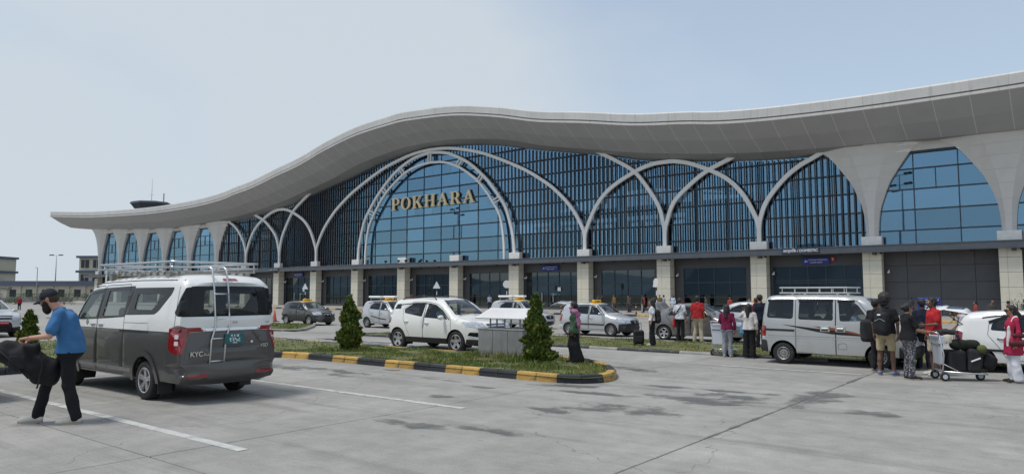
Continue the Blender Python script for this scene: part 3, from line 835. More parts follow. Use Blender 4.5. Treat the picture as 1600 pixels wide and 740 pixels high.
# ground floor front: dark cladding, windows, doors
YW = 63.1
def gf_wall(xa, xb, w0, w1, zt):
    mb = MB()
    if w0-xa > .02: mb.box(xa, w0, YW, YW+.3, .15, 5.3)
    if xb-w1 > .02: mb.box(w1, xb, YW, YW+.3, .15, 5.3)
    mb.box(w0, w1, YW, YW+.3, zt, 5.3); mb.box(w0, w1, YW-.02, YW+.3, .15, .42)
    tpart(mb, 'wall', m_dark)
def window(xa, xb, z0, z1, cols, rows, door=False, y=YW+.1):
    f = MB(); t = .04
    w = (xb-xa)/cols
    for i in range(cols+1): f.box(xa+w*i-t, xa+w*i+t, y-.06, y+.05, z0, z1)
    for z in rows: f.box(xa, xb, y-.055, y+.045, z-t, z+t)
    fr = tpart(f, 'door_frame' if door else 'window_frame', m_mull)
    zs = sorted(set([z0, z1]+[z for z in rows if z0 < z < z1]))
    for i in range(cols):
        for a, b in zip(zs, zs[1:]):
            k_ = ('gf', round(w, 3), round(b-a, 3))
            if k_ not in panes: panes[k_] = MB().box(-w/2+t, w/2-t, 0, .02, -(b-a)/2+t, (b-a)/2-t).mesh('pane', [m_glass2])
            obj('window_pane', panes[k_], fr, (xa+w*(i+.5), y, (a+b)/2))
    if door:
        for i in (cols//2-1, cols//2):
            tpart(MB().box(xa+w*(i+.5)-.02, xa+w*(i+.5)+.02, y-.16, y-.12, .9, 1.9), 'door_handle', m_rib)
bays = list(zip(COLX, COLX[1:]))
for a, b in bays:
    if a > 25 or a < -158: continue
    xm = (a+b)/2
    doors = any(abs(xm-q) < 1 for q in (XC+18, XC-27, XC+45))
    if xm > XC+50:                              # blank wall of large charcoal panels
        tpart(MB().box(a, b, YW+.08, YW+.3, .15, 5.3), 'wall', m_mull)
        w = 9/4
        pm = panes.setdefault('wp', MB().rbox(.012, w-.012, 0, .08, .012, 1.28, .006).mesh('panel', [m_dark]))
        for i in range(4):
            for j in range(4): obj('wall_panel', pm, TERM, (a+w*i-XC, YW-Y0, .15+1.29*j))
    elif doors:
        gf_wall(a, b, xm-3.65, xm+3.65, 4.15)
        window(xm-3.65, xm+3.65, .2, 4.15, 5, [.2, 2.75, 2.95, 4.15], True)
    else:
        gf_wall(a, b, xm-3.0, xm+3.0, 4.2)
        window(xm-3.0, xm+3.0, .42, 4.2, 4, [.42, 1.5, 2.85, 4.2])
tpart(MB().box(-158, 30, 72, 72.3, .15, 5.1), 'lobby_wall', m_int)
tpart(MB().box(-158, 30, 63.4, 72, .14, .16), 'lobby_floor', m_pave)

# lettering
def letter(ch):
    P = []
    def rect(x0, x1, z0, z1): P.append([(x0, z0), (x1, z0), (x1, z1), (x0, z1)])
    def serif(x0, x1, z): rect(x0, x1, z-.035, z+.035)
    def bowl(cx, cz, rx, ry, ix, iz_, a0, a1, n=14):
        o_ = [(cx+rx*math.cos(a0+(a1-a0)*i/n), cz+ry*math.sin(a0+(a1-a0)*i/n)) for i in range(n+1)]
        q = [(cx+ix*math.cos(a0+(a1-a0)*i/n), cz+iz_*math.sin(a0+(a1-a0)*i/n)) for i in range(n+1)]
        for i in range(n): P.append([q[i], o_[i], o_[i+1], q[i+1]])
    if ch == 'P' or ch == 'R':
        rect(.1, .28, 0, 1); serif(0, .40, .035); serif(0, .3, .965)
        rect(.28, .42, .93, 1.0); rect(.28, .42, .42, .49)
        bowl(.42, .71, .32, .29, .14, .22, -PI/2, PI/2)
        if ch == 'R': P.append([(.40, .46), (.64, 0), (.86, 0), (.58, .46)]); serif(.60, .92, .035)
        w = .74 if ch == 'P' else .9
    elif ch == 'O':
        bowl(.44, .5, .44, .52, .25, .45, 0, 2*PI, 28); w = .88
    elif ch == 'K':
        rect(.1, .28, 0, 1); serif(0, .38, .035); serif(0, .38, .965)
        P.append([(.28, .40), (.36, .40), (.76, .97), (.66, .97)]); serif(.54, .86, .965)
        P.append([(.38, .56), (.66, 0), (.88, 0), (.5, .68)]); serif(.58, .96, .035); w = .94
    elif ch == 'H':
        rect(.1, .28, 0, 1); rect(.66, .84, 0, 1); rect(.28, .66, .47, .54)
        for q in (0, .56): serif(q, q+.38, .035); serif(q, q+.38, .965)
        w = .94
    elif ch == 'A':
        P.append([(.08, 0), (.17, 0), (.47, .86), (.42, 1.0)]); P.append([(.42, 1.0), (.38, .9), (.68, 0), (.87, 0), (.5, 1.03)])
        rect(.24, .62, .30, .365); serif(0, .27, .035); serif(.58, .96, .035); w = .94
    return P, w
hs = 1.55; wid = [letter(c)[1] for c in 'POKHARA']; gap_ = .17
tot = sum(wid)+gap_*6; fx = 14.3/(tot*hs); cx = XC-7.15
for ch, w in zip('POKHARA', wid):
    P, _ = letter(ch); mb = MB()
    for i, p in enumerate(P):
        mb.prism([(cx+q[0]*hs*fx, 12.5+q[1]*hs) for q in p], 62.58-.002*(i % 7), 62.76)
    for q in (.2, .7): mb.tube([(cx+q*w*hs*fx, 62.74, 12.8), (cx+q*w*hs*fx, 62.9, 12.8)], .03, 5)
    tpart(mb, 'gold_letter', m_gold, fix=True)
    cx += (w+gap_)*hs*fx
def sign(x0, x1, z0, z1, y, m, name='sign_panel'):
    return tpart(MB().rbox(x0, x1, y-.08, y, z0, z1, .01), name, m)
RX = (R(90), 0, 0)
def tsign(txt, size, x, y, z, m, width=None, parent=TERM, bold=0.0):
    return text('lettering', txt, size, m, parent, (x-XC, y-Y0, z), RX, .006, bold, width=width)
sign(-19.45, -16.45, 5.12, 5.58, 61.34, m_mull)
tsign('आन्तरिक / DOMESTIC', .36, -17.95, 61.25, 5.36, m_wht, 2.8, bold=.006)
for x0, tx, ne in ((-18.3, 'Domestic Departure', 'आन्तरिक प्रस्थान'), (-45.6, 'International Departure', 'अन्तर्राष्ट्रिय प्रस्थान'), (-90.6, 'International Arrival', 'अन्तर्राष्ट्रिय आगमन')):
    sign(x0, x0+2.2, 4.28, 4.84, 62.95, m_sign)
    tsign(tx, .17, x0+1.3, 62.86, 4.66, m_wht, 1.45); tsign(ne, .15, x0+1.15, 62.86, 4.43, m_wht, 1.0)
    mb = MB().prism([(x0+.2, 4.46), (x0+.5, 4.53), (x0+.52, 4.58), (x0+.2, 4.52)], 62.855, 62.87).prism([(x0+.3, 4.52), (x0+.36, 4.53), (x0+.30, 4.66), (x0+.27, 4.66)], 62.852, 62.868)
    tpart(mb, 'plane_pictogram', m_wht)
sign(-16.0, -15.68, 4.52, 4.84, 62.95, m_red); tsign('B', .22, -15.84, 62.86, 4.68, m_wht)
sign(-75.0-19.6, -75.0-17.2, 5.16, 5.5, 61.34, m_mull); tsign('अन्तर्राष्ट्रिय / INTERNATIONAL', .3, -93.4, 61.25, 5.33, m_wht, 2.2)
# notices on the doors, cameras, floodlights
for q in (XC+18, XC-27): sign(q+.6, q+1.0, 2.1, 2.5, YW+.02, m_wht, 'notice'); tsign('←  EXIT  →', .14, q+.3, YW-.01, 1.75, mat('notice_green', (0.25, 0.6, 0.5), .5), 1.2)
for x in COLX:
    if -100 < x < 10:
        mb = MB().rbox(-.07, .07, -.3, .02, 3.45, 3.58, .02).rbox(-.03, .03, -.06, .12, 3.56, 3.72, .01)
        o = mb.build('security_camera', m_wht, TERM, (x-XC+1.0, YW-Y0-.15, 0))
for x in np.arange(-90, 4, 3.0):
    mb = MB().rbox(-.09, .09, -.12, .12, 4.92, 5.06, .02)
    mb.build('downlight', m_blk, TERM, (x-XC, -.7, 0))
for x in (-69.3, -66.9, -65.6, -64.3, -62.9):
    mb = MB().rbox(-.13, .13, -.12, .14, 5.78, 6.02, .03).rbox(-.03, .03, -.03, .03, 5.42, 5.8, .005)
    mb.build('floodlight', m_blk, TERM, (x-XC, -.8, 0))
# ================================================================== vehicles
def paint(name, col, metal=0.0, rough=0.28, coat=0.6, dirt=None):
    return mat('paint_'+name, col, rough, metal=metal, coat=coat, spec=0.5, dirt=dirt, var=0.03, vscale=1.5)
p_white = paint('white', (0.74, 0.74, 0.72))
p_pearl = paint('pearl_white', (0.78, 0.77, 0.73))
p_silver = paint('silver', (0.47, 0.475, 0.47), 0.35, 0.34, dirt=((0.36, 0.34, 0.29), 2.2, .58, .4))
p_silver2 = paint('pale_silver', (0.52, 0.53, 0.54), 0.35, 0.32, dirt=((0.38, 0.36, 0.33), 2.2, .58, .35))
p_grey = paint('grey', (0.085, 0.085, 0.088), 0.45, 0.33)
p_greym = paint('mid_grey', (0.20, 0.195, 0.19), 0.45, 0.33)
p_vgrey = paint('van_grey', (0.085, 0.082, 0.080), 0.35, 0.33, dirt=((0.13, 0.122, 0.108), 1.6, .58, .35))
p_black = paint('black', (0.012, 0.012, 0.014))
m_yel = mat('taxi_yellow', (0.72, 0.42, 0.03), 0.4, coat=0.3)
m_trim = mat('black_trim', (0.018, 0.018, 0.019), 0.5, var=0.1, vscale=4)
m_gloss = mat('black_gloss', (0.010, 0.010, 0.012), 0.22, spec=0.35)
m_rub = mat('tyre_rubber', (0.022, 0.021, 0.020), 0.85, var=0.25, vscale=8, bump=0.2, bscale=60, dirt=((0.09, 0.08, 0.07), 6, .56, .45))
m_alloy = mat('alloy', (0.55, 0.55, 0.56), 0.32, metal=0.75)
m_steel = mat('steel_rim', (0.30, 0.30, 0.30), 0.45, metal=0.5, dirt=((0.12, 0.10, 0.08), 7, .52, .6))
m_chrome = mat('chrome', (0.72, 0.73, 0.74), 0.12, metal=1.0)
m_brush = mat('brushed_steel', (0.62, 0.62, 0.62), 0.3, metal=0.9)
m_under = mat('underbody', (0.012, 0.012, 0.012), 0.9)
m_lamp = mat('headlamp_lens', (0.55, 0.57, 0.60), 0.08, coat=1.0, metal=0.4, var=.3, vscale=14)
m_tail = mat('tail_lamp_red', (0.24, 0.006, 0.010), 0.1, coat=1.0, var=.25, vscale=12)
m_tailw = mat('tail_lamp_clear', (0.7, 0.68, 0.66), 0.1, coat=1.0)
m_amber = mat('amber_lens', (0.75, 0.27, 0.02), 0.15, coat=1.0)
m_lining = mat('dark_lining', (0.035, 0.034, 0.033), 0.9)
m_seat = mat('seat_fabric', (0.055, 0.053, 0.052), 0.9)
m_seat2 = mat('seat_fabric_grey', (0.16, 0.155, 0.15), 0.9)
m_plate_g = mat('plate_teal', (0.008, 0.115, 0.13), 0.4)
m_plate_r = mat('plate_red', (0.42, 0.015, 0.02), 0.4)
m_plate_k = mat('plate_black', (0.02, 0.02, 0.02), 0.4)
m_plate_w = mat('plate_text', (0.85, 0.87, 0.87), 0.4)
m_seam = mat('panel_gap', (0.006, 0.006, 0.006), 0.9)
g_car = glass_mat('car_glass', (0.66, 0.70, 0.69), (0.9, 0.95, 1.0), 0.045, 0.01)
g_tint = glass_mat('tinted_car_glass', (0.56, 0.60, 0.59), (0.85, 0.92, 1.0), 0.045, 0.01)
g_dark = glass_mat('dark_car_glass', (0.18, 0.19, 0.19), (0.8, 0.9, 1.0), 0.05, 0.012)

def rc(poly, r=0.05, n=4):
    """round the corners of a polygon"""
    out = []; k = len(poly)
    for i in range(k):
        a, b, c = (np.array(poly[(i+d) % k], float) for d in (-1, 0, 1))
        l1, l2 = np.linalg.norm(a-b), np.linalg.norm(c-b); q = min(r, l1*.45, l2*.45)
        p0, p1 = b+(a-b)/l1*q, b+(c-b)/l2*q
        for j in range(n+1):
            t = j/n; out.append(tuple((1-t)**2*p0+2*t*(1-t)*b+t*t*p1))
    return out

def cdt(polys, pts):
    """triangulate the plane over all polygon edges and loose points; returns vertices and triangles"""
    V = []; E = []
    for p in polys:
        o = len(V); V += [Vector(q) for q in p]; E += [(o+i, o+(i+1) % len(p)) for i in range(len(p))]
    V += [Vector(q) for q in pts]
    r_ = delaunay_2d_cdt(V, E, [], 0, 1e-5)
    return np.array([(v.x, v.y) for v in r_[0]]), r_[2]

WH = {}
def wheel_parts(r, w, style):
    k = (round(r, 3), round(w, 3), style)
    if k in WH: return WH[k]
    X = T(rx=R(90))                       # turn about Y; outer side at -Y
    ri = r*(.66 if style.startswith('alloy') else .60)
    h = w/2
    ty = MB().lathe([(ri, -h*.8), (ri+.02, -h*.97), (r*.9, -h), (r*.97, -h*.86), (r, -h*.6), (r, h*.6), (r*.97, h*.86), (r*.9, h), (ri, h*.8)], 36, X)
    for j in range(44):                   # tread blocks
        a = 2*PI*j/44
        ty.box(-.006, .006, -h*.78, h*.78, r*.985, r*1.006, Matrix.Rotation(a, 4, 'Y'))
    tyre = ty.mesh('tyre', [m_rub], smooth=True)
    rm = MB()
    rm.lathe([(ri*1.01, h*.92), (ri*.97, h*.97), (ri*.92, h*.9), (ri*.9, -h*.6)], 36, X)
    rm.cur = 1
    rm.lathe([(ri*.92, h*.15), (.0, h*.15)], 24, X)
    rm.cur = 0
    if style == 'steel':
        rm.lathe([(ri*.93, h*.55), (ri*.80, h*.40), (ri*.62, h*.62), (ri*.40, h*.70), (ri*.3, h*.55), (.001, h*.55)], 30, X)
        rm.cur = 1
        for j in range(10):
            a = 2*PI*j/10; rm.lathe([(ri*.085, 0), (.001, 0.004)], 8, T((math.cos(a)*ri*.74, -h*.53, math.sin(a)*ri*.74), rx=R(90)))
        rm.cur = 0
        rm.lathe([(ri*.26, h*.55), (ri*.25, h*.78), (ri*.1, h*.84), (.001, h*.84)], 16, X)
    else:
        n_ = {'alloy10': 10, 'alloy5': 5, 'alloy7': 7}[style]
        for j in range(n_):
            a = 2*PI*j/n_; M_ = Matrix.Rotation(a, 4, 'Y'); wd = ri*(.085 if n_ == 10 else .19 if n_ == 5 else .13)
            tilt = .18 if n_ == 10 and j % 2 else -.18 if n_ == 10 else 0
            ring_a = [(-wd*1.1, -h*.72, ri*.16), (wd*1.1, -h*.72, ri*.16), (wd*1.1, -h*.3, ri*.16), (-wd*1.1, -h*.3, ri*.16)]
            ring_b = [(-wd+tilt*ri, -h*.93, ri*.94), (wd+tilt*ri, -h*.93, ri*.94), (wd*1.2+tilt*ri, -h*.55, ri*.94), (-wd*1.2+tilt*ri, -h*.55, ri*.94)]
            rm.loft([ring_a, ring_b], xf=M_)
        rm.lathe([(ri*.24, h*.2), (ri*.24, h*.74), (ri*.17, h*.8), (.001, h*.8)], 16, X)
    rim = rm.mesh('rim', [m_alloy if style != 'steel' else m_steel, m_under], smooth=False)
    WH[k] = (tyre, rim); return WH[k]

class Car:
    def __init__(s, name, label, cat, loc, rotz, spec, group=None):
        s.sp = spec; s.root = thing(name, label, cat, loc, rotz, group)
        s.W = spec['W']; s.parts = {}; s.order = []; s.built = {}
        P = smooth_curve(spec['prof'], spec.get('pn', 4)); s.P = np.array(P)
        d = np.r_[0, np.cumsum(np.linalg.norm(np.diff(s.P, axis=0), axis=1))]; s.U = d
        s.xf, s.xr = s.P[:, 0].max(), s.P[:, 0].min(); s.zm = s.P[:, 1].max()
        xs_ = np.linspace(s.xr, s.xf, 160); zt = np.full(160, -1.0)
        for a, b in zip(s.P, s.P[1:]):
            lo, hi = min(a[0], b[0]), max(a[0], b[0]); k = (xs_ >= lo-1e-6) & (xs_ <= hi+1e-6)
            t = (xs_[k]-a[0])/(b[0]-a[0]) if abs(b[0]-a[0]) > 1e-6 else np.zeros(k.sum())
            zt[k] = np.maximum(zt[k], a[1]+(b[1]-a[1])*np.clip(t, 0, 1))
        s.xt, s.zt = xs_, zt
        v = spec['vert']; s.vz = np.array([q[0] for q in v]); s.vy = np.array([q[1] for q in v])
        cv = np.array(smooth_curve(v, 6)); s.vz, s.vy = np.maximum.accumulate(cv[:, 0]), cv[:, 1]
    def ztop(s, x): return np.interp(x, s.xt, s.zt)
    def ys(s, x, z):
        sp = s.sp; x = np.asarray(x, float); z = np.asarray(z, float)
        f0, fa, fe = sp.get('fplan', (s.xf-.75, .17, 2.4)); r0, ra, re = sp.get('rplan', (s.xr+.6, .10, 2.6))
        tf = np.clip((x-f0)/(s.xf-f0), 0, 1); tr = np.clip((r0-x)/(r0-s.xr), 0, 1)
        y = s.W/2*np.interp(z, s.vz, s.vy)*(1-fa*tf**fe-ra*tr**re)
        rr = sp.get('edge', .09); d = np.clip(s.ztop(x)-z, 0, rr)
        y = y-(rr-np.sqrt(np.maximum(rr*rr-(rr-d)**2, 0)))*.8
        return y
    def pu(s, u):
        return np.interp(u, s.U, s.P[:, 0]), np.interp(u, s.U, s.P[:, 1])
    def uf(s, z):                        # front end at height z
        k = int(np.argmax(s.P[:, 0])); k0 = 0
        for i in range(len(s.P)-1):
            if (s.P[i, 1]-z)*(s.P[i+1, 1]-z) <= 0 and s.P[i+1, 1] != s.P[i, 1]:
                t = (z-s.P[i, 1])/(s.P[i+1, 1]-s.P[i, 1]); return s.U[i]+t*(s.U[i+1]-s.U[i])
        return 0
    def ur(s, z):                        # rear end at height z
        for i in range(len(s.P)-2, 0, -1):
            if (s.P[i, 1]-z)*(s.P[i+1, 1]-z) <= 0 and s.P[i+1, 1] != s.P[i, 1]:
                t = (z-s.P[i, 1])/(s.P[i+1, 1]-s.P[i, 1]); return s.U[i]+t*(s.U[i+1]-s.U[i])
        return s.U[-1]
    def ux(s, x):                        # on top (bonnet, screen, roof) at x
        best = None
        for i in range(len(s.P)-1):
            if (s.P[i, 0]-x)*(s.P[i+1, 0]-x) <= 0 and s.P[i+1, 0] != s.P[i, 0]:
                t = (x-s.P[i, 0])/(s.P[i+1, 0]-s.P[i, 0]); z = s.P[i, 1]+t*(s.P[i+1, 1]-s.P[i, 1])
                if best is None or z > best[1]: best = (s.U[i]+t*(s.U[i+1]-s.U[i]), z)
        return best[0]
    def rib(s, u, v, off=0.0):
        """point on the lengthwise skin: u along the profile, v across in metres"""
        x, z = s.pu(u); e = 0.03
        x1, z1 = s.pu(np.clip(u-e, 0, s.U[-1])); x2, z2 = s.pu(np.clip(u+e, 0, s.U[-1]))
        tx, tz = x2-x1, z2-z1; l = np.hypot(tx, tz)+1e-9; nx, nz = -tz/l*-1, tx/l*-1   # outward normal: profile runs front -> top -> rear
        t = v/(s.W/2); hw = s.ys(x, z)
        c = (s.sp.get('crown', .03)+s.sp.get('bow', .10)*np.abs(nx)**1.5)*(1-np.abs(t)**2.2)
        return np.stack([x+nx*(c+off), t*hw, z+nz*(c+off)], -1)
    def side(s, x, z, sg, off=0.0):
        return np.stack([x, sg*(s.ys(x, z)+off), z], -1)
    def put(s, key, V, F, m, parent=None):
        if key not in s.parts: s.parts[key] = (MB(), m, parent); s.order.append(key)
        mb = s.parts[key][0]; mb.add([tuple(p) for p in V], F)
    def skin(s):
        sp = s.sp; g_ = sp.get('grid', .11); zb = sp['zb']; arcs = []
        for xw in (sp['xw'][1], sp['xw'][0]):               # rear wheel first: bottom edge runs rear -> front
            ra = sp['ra']; zc = sp['r']; h = math.sqrt(max(ra*ra-(zb-zc)**2, 0)); a0 = math.atan2(zb-zc, -h); a1 = math.atan2(zb-zc, h)
            if a0 < 0: a0 += 2*PI
            arcs.append([(xw+ra*math.cos(a0+(a1-a0)*k/18), zc+ra*math.sin(a0+(a1-a0)*k/18)) for k in range(19)])
        out = [tuple(p) for p in s.P]+[p for a in arcs for p in a]
        s.outline = out
        xs_ = np.arange(s.xr, s.xf, g_); zs_ = np.arange(zb, s.zm, g_*.8)
        GX, GZ = np.meshgrid(xs_, zs_); gx, gz = GX.ravel(), GZ.ravel()
        k = poly_contains(out, gx, gz); pts = np.stack([gx[k], gz[k]], 1)
        Pd = s.P
        dist = np.min(np.hypot(pts[:, 0:1]-Pd[:, 0], pts[:, 1:2]-Pd[:, 1]), 1); pts = pts[dist > g_*.35]
        regs = sp['side']
        V, F = cdt([out]+[r_['poly'] for r_ in regs], pts.tolist())
        C = np.array([V[list(f)].mean(0) for f in F]); ins = poly_contains(out, C[:, 0], C[:, 1])
        own = np.full(len(F), -1)
        for i, r_ in enumerate(regs): own[(own < 0) & poly_contains(r_['poly'], C[:, 0], C[:, 1])] = i
        def is_glass(r_): return r_ is not None and r_['mat'] in (g_car, g_tint, g_dark)
        for sg in (1, -1):
            fi = [F[j] for j in range(len(F)) if ins[j] and not (own[j] >= 0 and is_glass(regs[own[j]]))]
            used = sorted({q for f in fi for q in f}); mp = {q: n_ for n_, q in enumerate(used)}
            s.put('lining', s.side(V[used, 0], V[used, 1], sg, -.035), [tuple(mp[q] for q in f) for f in fi], m_lining)
            for i in range(-1, len(regs)):
                fi = [F[j] for j in range(len(F)) if own[j] == i and ins[j]]
                if not fi: continue
                r_ = regs[i] if i >= 0 else None
                if r_ and r_.get('only') and r_['only'] != sg: r_ = regs[r_['else']] if 'else' in r_ else None
                used = sorted({q for f in fi for q in f}); mp = {q: n_ for n_, q in enumerate(used)}
                P3 = s.side(V[used, 0], V[used, 1], sg, r_.get('off', 0) if r_ else 0)
                fl = [tuple(mp[q] for q in (f if sg < 0 else f[::-1])) for f in fi]
                if r_ is None: s.put('body', P3, fl, sp['paint'])
                else:
                    key = r_['name'] if r_.get('one') else (r_['name'], sg, r_.get('id', 0))
                    par = r_.get('parent'); par = (par, sg, r_.get('pid', 0)) if par else None
                    s.put(key, P3, fl, r_['mat'], par)
        # lengthwise skin
        regs = [dict(r_) for r_ in sp['rib'](s)]
        L_ = s.U[-1]; nv = sp.get('nv', 8); vv = [s.W/2*(-1+2*i/nv) for i in range(nv+1)]
        uu = list(s.U); outl = [(u, -s.W/2) for u in uu]+[(L_, v) for v in vv[1:-1]]+[(u, s.W/2) for u in uu[::-1]]+[(0, v) for v in vv[-2:0:-1]]
        pts = [(u, v) for u in uu[1:-1] for v in vv[1:-1]]
        V, F = cdt([outl]+[r_['poly'] for r_ in regs], pts)
        C = np.array([V[list(f)].mean(0) for f in F]); ok_ = (np.abs(C[:, 1]) < s.W/2) & (C[:, 0] > 0) & (C[:, 0] < L_)
        F = [f for f, q in zip(F, ok_) if q]; C = C[ok_]; own = np.full(len(F), -1)
        for i, r_ in enumerate(regs): own[(own < 0) & poly_contains(r_['poly'], C[:, 0], C[:, 1])] = i
        hid = ('tailgate', 'boot_lid') if sp.get('open') else ()
        fi = [F[j] for j in range(len(F)) if not (own[j] >= 0 and (is_glass(regs[own[j]]) or regs[own[j]]['name'] in hid))]
        used = sorted({q for f in fi for q in f}); mp = {q: n_ for n_, q in enumerate(used)}
        s.put('lining', s.rib(V[used, 0], V[used, 1], -.035), [tuple(mp[q] for q in f) for f in fi], m_lining)
        for i in range(-1, len(regs)):
            fi = [F[j] for j in range(len(F)) if own[j] == i]
            if not fi: continue
            r_ = regs[i] if i >= 0 else None
            used = sorted({q for f in fi for q in f}); mp = {q: n_ for n_, q in enumerate(used)}
            P3 = s.rib(V[used, 0], V[used, 1], r_.get('off', 0) if r_ else 0)
            fl = [tuple(mp[q] for q in f[::-1]) for f in fi]
            if r_ is None: s.put('body', P3, fl, sp['paint'])
            else: s.put(r_.get('key', r_['name']), P3, fl, r_['mat'], r_.get('parent'))
    def build(s):
        sp = s.sp; s.skin()
        kids = [k for k in s.order if s.parts[k][2] is not None]; tops = [k for k in s.order if s.parts[k][2] is None]
        for k in tops+kids:
            mb, m, par = s.parts[k]; nm = k if isinstance(k, str) else k[0]
            p = s.built.get(par, s.root) if par else s.root
            s.built[k] = mb.build(nm, m, p, smooth=True, fix=True, edge=0.75 if k == 'body' else None)
        s.wheels(); s.floor()
        for a in sp.get('seams', []): s.seam(*a)
        return s
    def wheels(s):
        sp = s.sp; r = sp['r']; w = sp.get('ww', r*.62); ty, rm = wheel_parts(r, w, sp.get('rim', 'steel'))
        for xw in sp['xw']:
            for sg in (1, -1):
                y = sg*(s.W/2*.985-w/2)
                e = obj('wheel', ty, s.root, (xw, y, r))
                e.rotation_euler = (0, rnd.uniform(0, 6), PI if sg > 0 else 0)
                obj('rim', rm, e)
                mb = MB(); ra = sp['ra']-.004       # wheel-arch liner
                prof = [(ra*math.cos(t), r+ra*math.sin(t)) for t in np.linspace(-.45, PI+.45, 20)]
                yo = sg*(s.W/2*.93); yi = sg*(s.W/2-w-.16)
                n_ = len(prof); vs = [(xw+a, yo, b) for a, b in prof]+[(xw+a, yi, b) for a, b in prof]
                mb.add(vs, [(i, i+1, i+1+n_, i+n_) for i in range(n_-1)]+[tuple(range(n_, 2*n_))])
                mb.build('wheel_arch', m_under, s.root)
    def floor(s):
        sp = s.sp; zb = sp['zb']; W = s.W
        mb = MB(); x0, x1 = sp['xw'][1]+sp['ra'], sp['xw'][0]-sp['ra']; yw = W/2-.3
        mb.box(s.xr+.15, s.xf-.2, -yw, yw, zb-.03, zb+.1); mb.box(x0+.02, x1-.02, -W/2*.9, W/2*.9, zb-.01, zb+.09)
        mb.box(s.xr+.12, sp['xw'][1]-sp['ra']-.02, -W/2*.86, W/2*.86, zb+.02, zb+.12); mb.box(sp['xw'][0]+sp['ra']+.02, s.xf-.16, -W/2*.82, W/2*.82, zb+.02, zb+.12)
        for xw in sp['xw']: mb.tube([(xw, -W/2+.25, sp['r']), (xw, W/2-.25, sp['r'])], .05, 6)
        mb.tube([(s.xr+.08, W*.25, zb-.01), (s.xr+.9, W*.25, zb-.02)], .03, 6)
        mb.build('underbody', m_under, s.root)
        if 'seats' in sp:
            for (x, y, w, h) in sp['seats']:
                zf_ = zb+.12; b = MB().rbox(x-.22, x+.24, y-w/2, y+w/2, zf_+.12, zf_+.34, .05)
                b.rbox(-.07, .07, y-w/2+.01, y+w/2-.01, 0, h, .05, T((x-.2, 0, zf_+.28), ry=-.18))
                b.rbox(-.05, .05, y-.13, y+.13, h+.02, h+.2, .04, T((x-.2, 0, zf_+.28), ry=-.18))
                b.build('seat', sp.get('seatm', m_seat), s.root, smooth=False)
            xd = sp['dash']; zd = sp['belt']-.04
            MB().rbox(xd-.2, xd+.3, -W/2*.84, W/2*.84, zd-.3, zd, .08).build('dashboard', m_trim, s.root)
            hy = -sp.get('drive', .36)              # right-hand drive
            MB().tube([(xd-.27+.06*math.cos(a), hy+.17*math.sin(a), zd+.02+.16*math.cos(a)) for a in np.linspace(0, 2*PI, 17)[:-1]], .014, 5, closed=True).build('steering_wheel', m_trim, s.root)
    def strip(s, pts, w, off, sg=1, on='side'):
        """thin ribbon along points on the skin"""
        P = [np.array(p, float) for p in pts]; dense = []
        for a, b in zip(P, P[1:]):
            n_ = max(1, int(np.linalg.norm(b-a)/.12))
            dense += [a+(b-a)*i/n_ for i in range(n_)]
        dense.append(P[-1]); A = []; B = []
        for i in range(len(dense)):
            t = dense[min(i+1, len(dense)-1)]-dense[max(i-1, 0)]; t = t/(np.linalg.norm(t)+1e-9); n_ = np.array([-t[1], t[0]])*w/2
            A.append(dense[i]-n_); B.append(dense[i]+n_)
        A, B = np.array(A), np.array(B); n_ = len(A)
        fa = s.side(A[:, 0], A[:, 1], sg, off) if on == 'side' else s.rib(A[:, 0], A[:, 1], off)
        fb = s.side(B[:, 0], B[:, 1], sg, off) if on == 'side' else s.rib(B[:, 0], B[:, 1], off)
        return [tuple(p) for p in fa]+[tuple(p) for p in fb], [(i, i+1, i+1+n_, i+n_) for i in range(n_-1)]
    def seam(s, pts, w=.009, m=None, sg=None, name='panel_gap', off=.0035, on='side', parent=None):
        for q in ((1, -1) if sg is None and on == 'side' else (sg or 1,)):
            mb = MB(); mb.add(*s.strip(pts, w, off, q, on)); mb.build(name, m or m_seam, parent or s.root)
    def bar(s, pts, r, m, name, sg, off=0.02, n=6, parent=None):
        """tube following the side skin"""
        P = [tuple(s.side(np.float64(x), np.float64(z), sg, off)) for x, z in pts]
        return MB().tube(P, r, n).build(name, m, parent or s.root, smooth=True)
    def handle(s, x, z, m, sg, w=.19, parent=None):
        y = float(s.ys(x, z)); mb = MB()
        mb.rbox(-w/2, w/2, -.006, .006, -.035, .02, .004).tube([(-w/2, 0, .0), (-w/4, .03, .004), (w/4, .03, .004), (w/2, 0, .0)], [.009, .014, .014, .009], 8)
        o = mb.build('handle', m, parent or s.root, smooth=False); o.location = (x, sg*(y+.004), z); o.rotation_euler = (0, 0, 0 if sg > 0 else PI)
    def mirror(s, x, z, m, sg, size=(.10, .2, .14)):
        y = float(s.ys(x, z)); a, b, c = size
        mb = MB().ball((0, .06+b/2, .05), (a/2, b/2*1.15, c/2), 12, 8).tube([(0, -.02, -.01), (0, .09, .02)], .022, 6)
        mb.cur = 1; mb.rbox(-a*.48, -a*.40, .08, .04+b, .0, .10, .01); mb.cur = 0
        o = mb.build('side_mirror', [m, m_chrome], s.root, smooth=True); o.location = (x, sg*y, z); o.scale = (1, sg, 1)
    def plate(s, x, y, z, m, lines, w=.42, h=.16, rear=True, tilt=0.0, txtm=None):
        e = MB().rbox(-.008, .008, -w/2, w/2, -h/2, h/2, .004).build('number_plate', m, s.root, (x, y, z))
        sx = -1 if rear else 1
        for t_, zz, sz in lines:
            o = text('lettering', t_, sz, txtm or m_plate_w, e, (sx*.0095, 0, zz), (R(90), 0, R(90*sx)), .0008)
        return e

def R_(name, poly, m, off=0.0, **k): return dict(name=name, poly=poly, mat=m, off=off, **k)

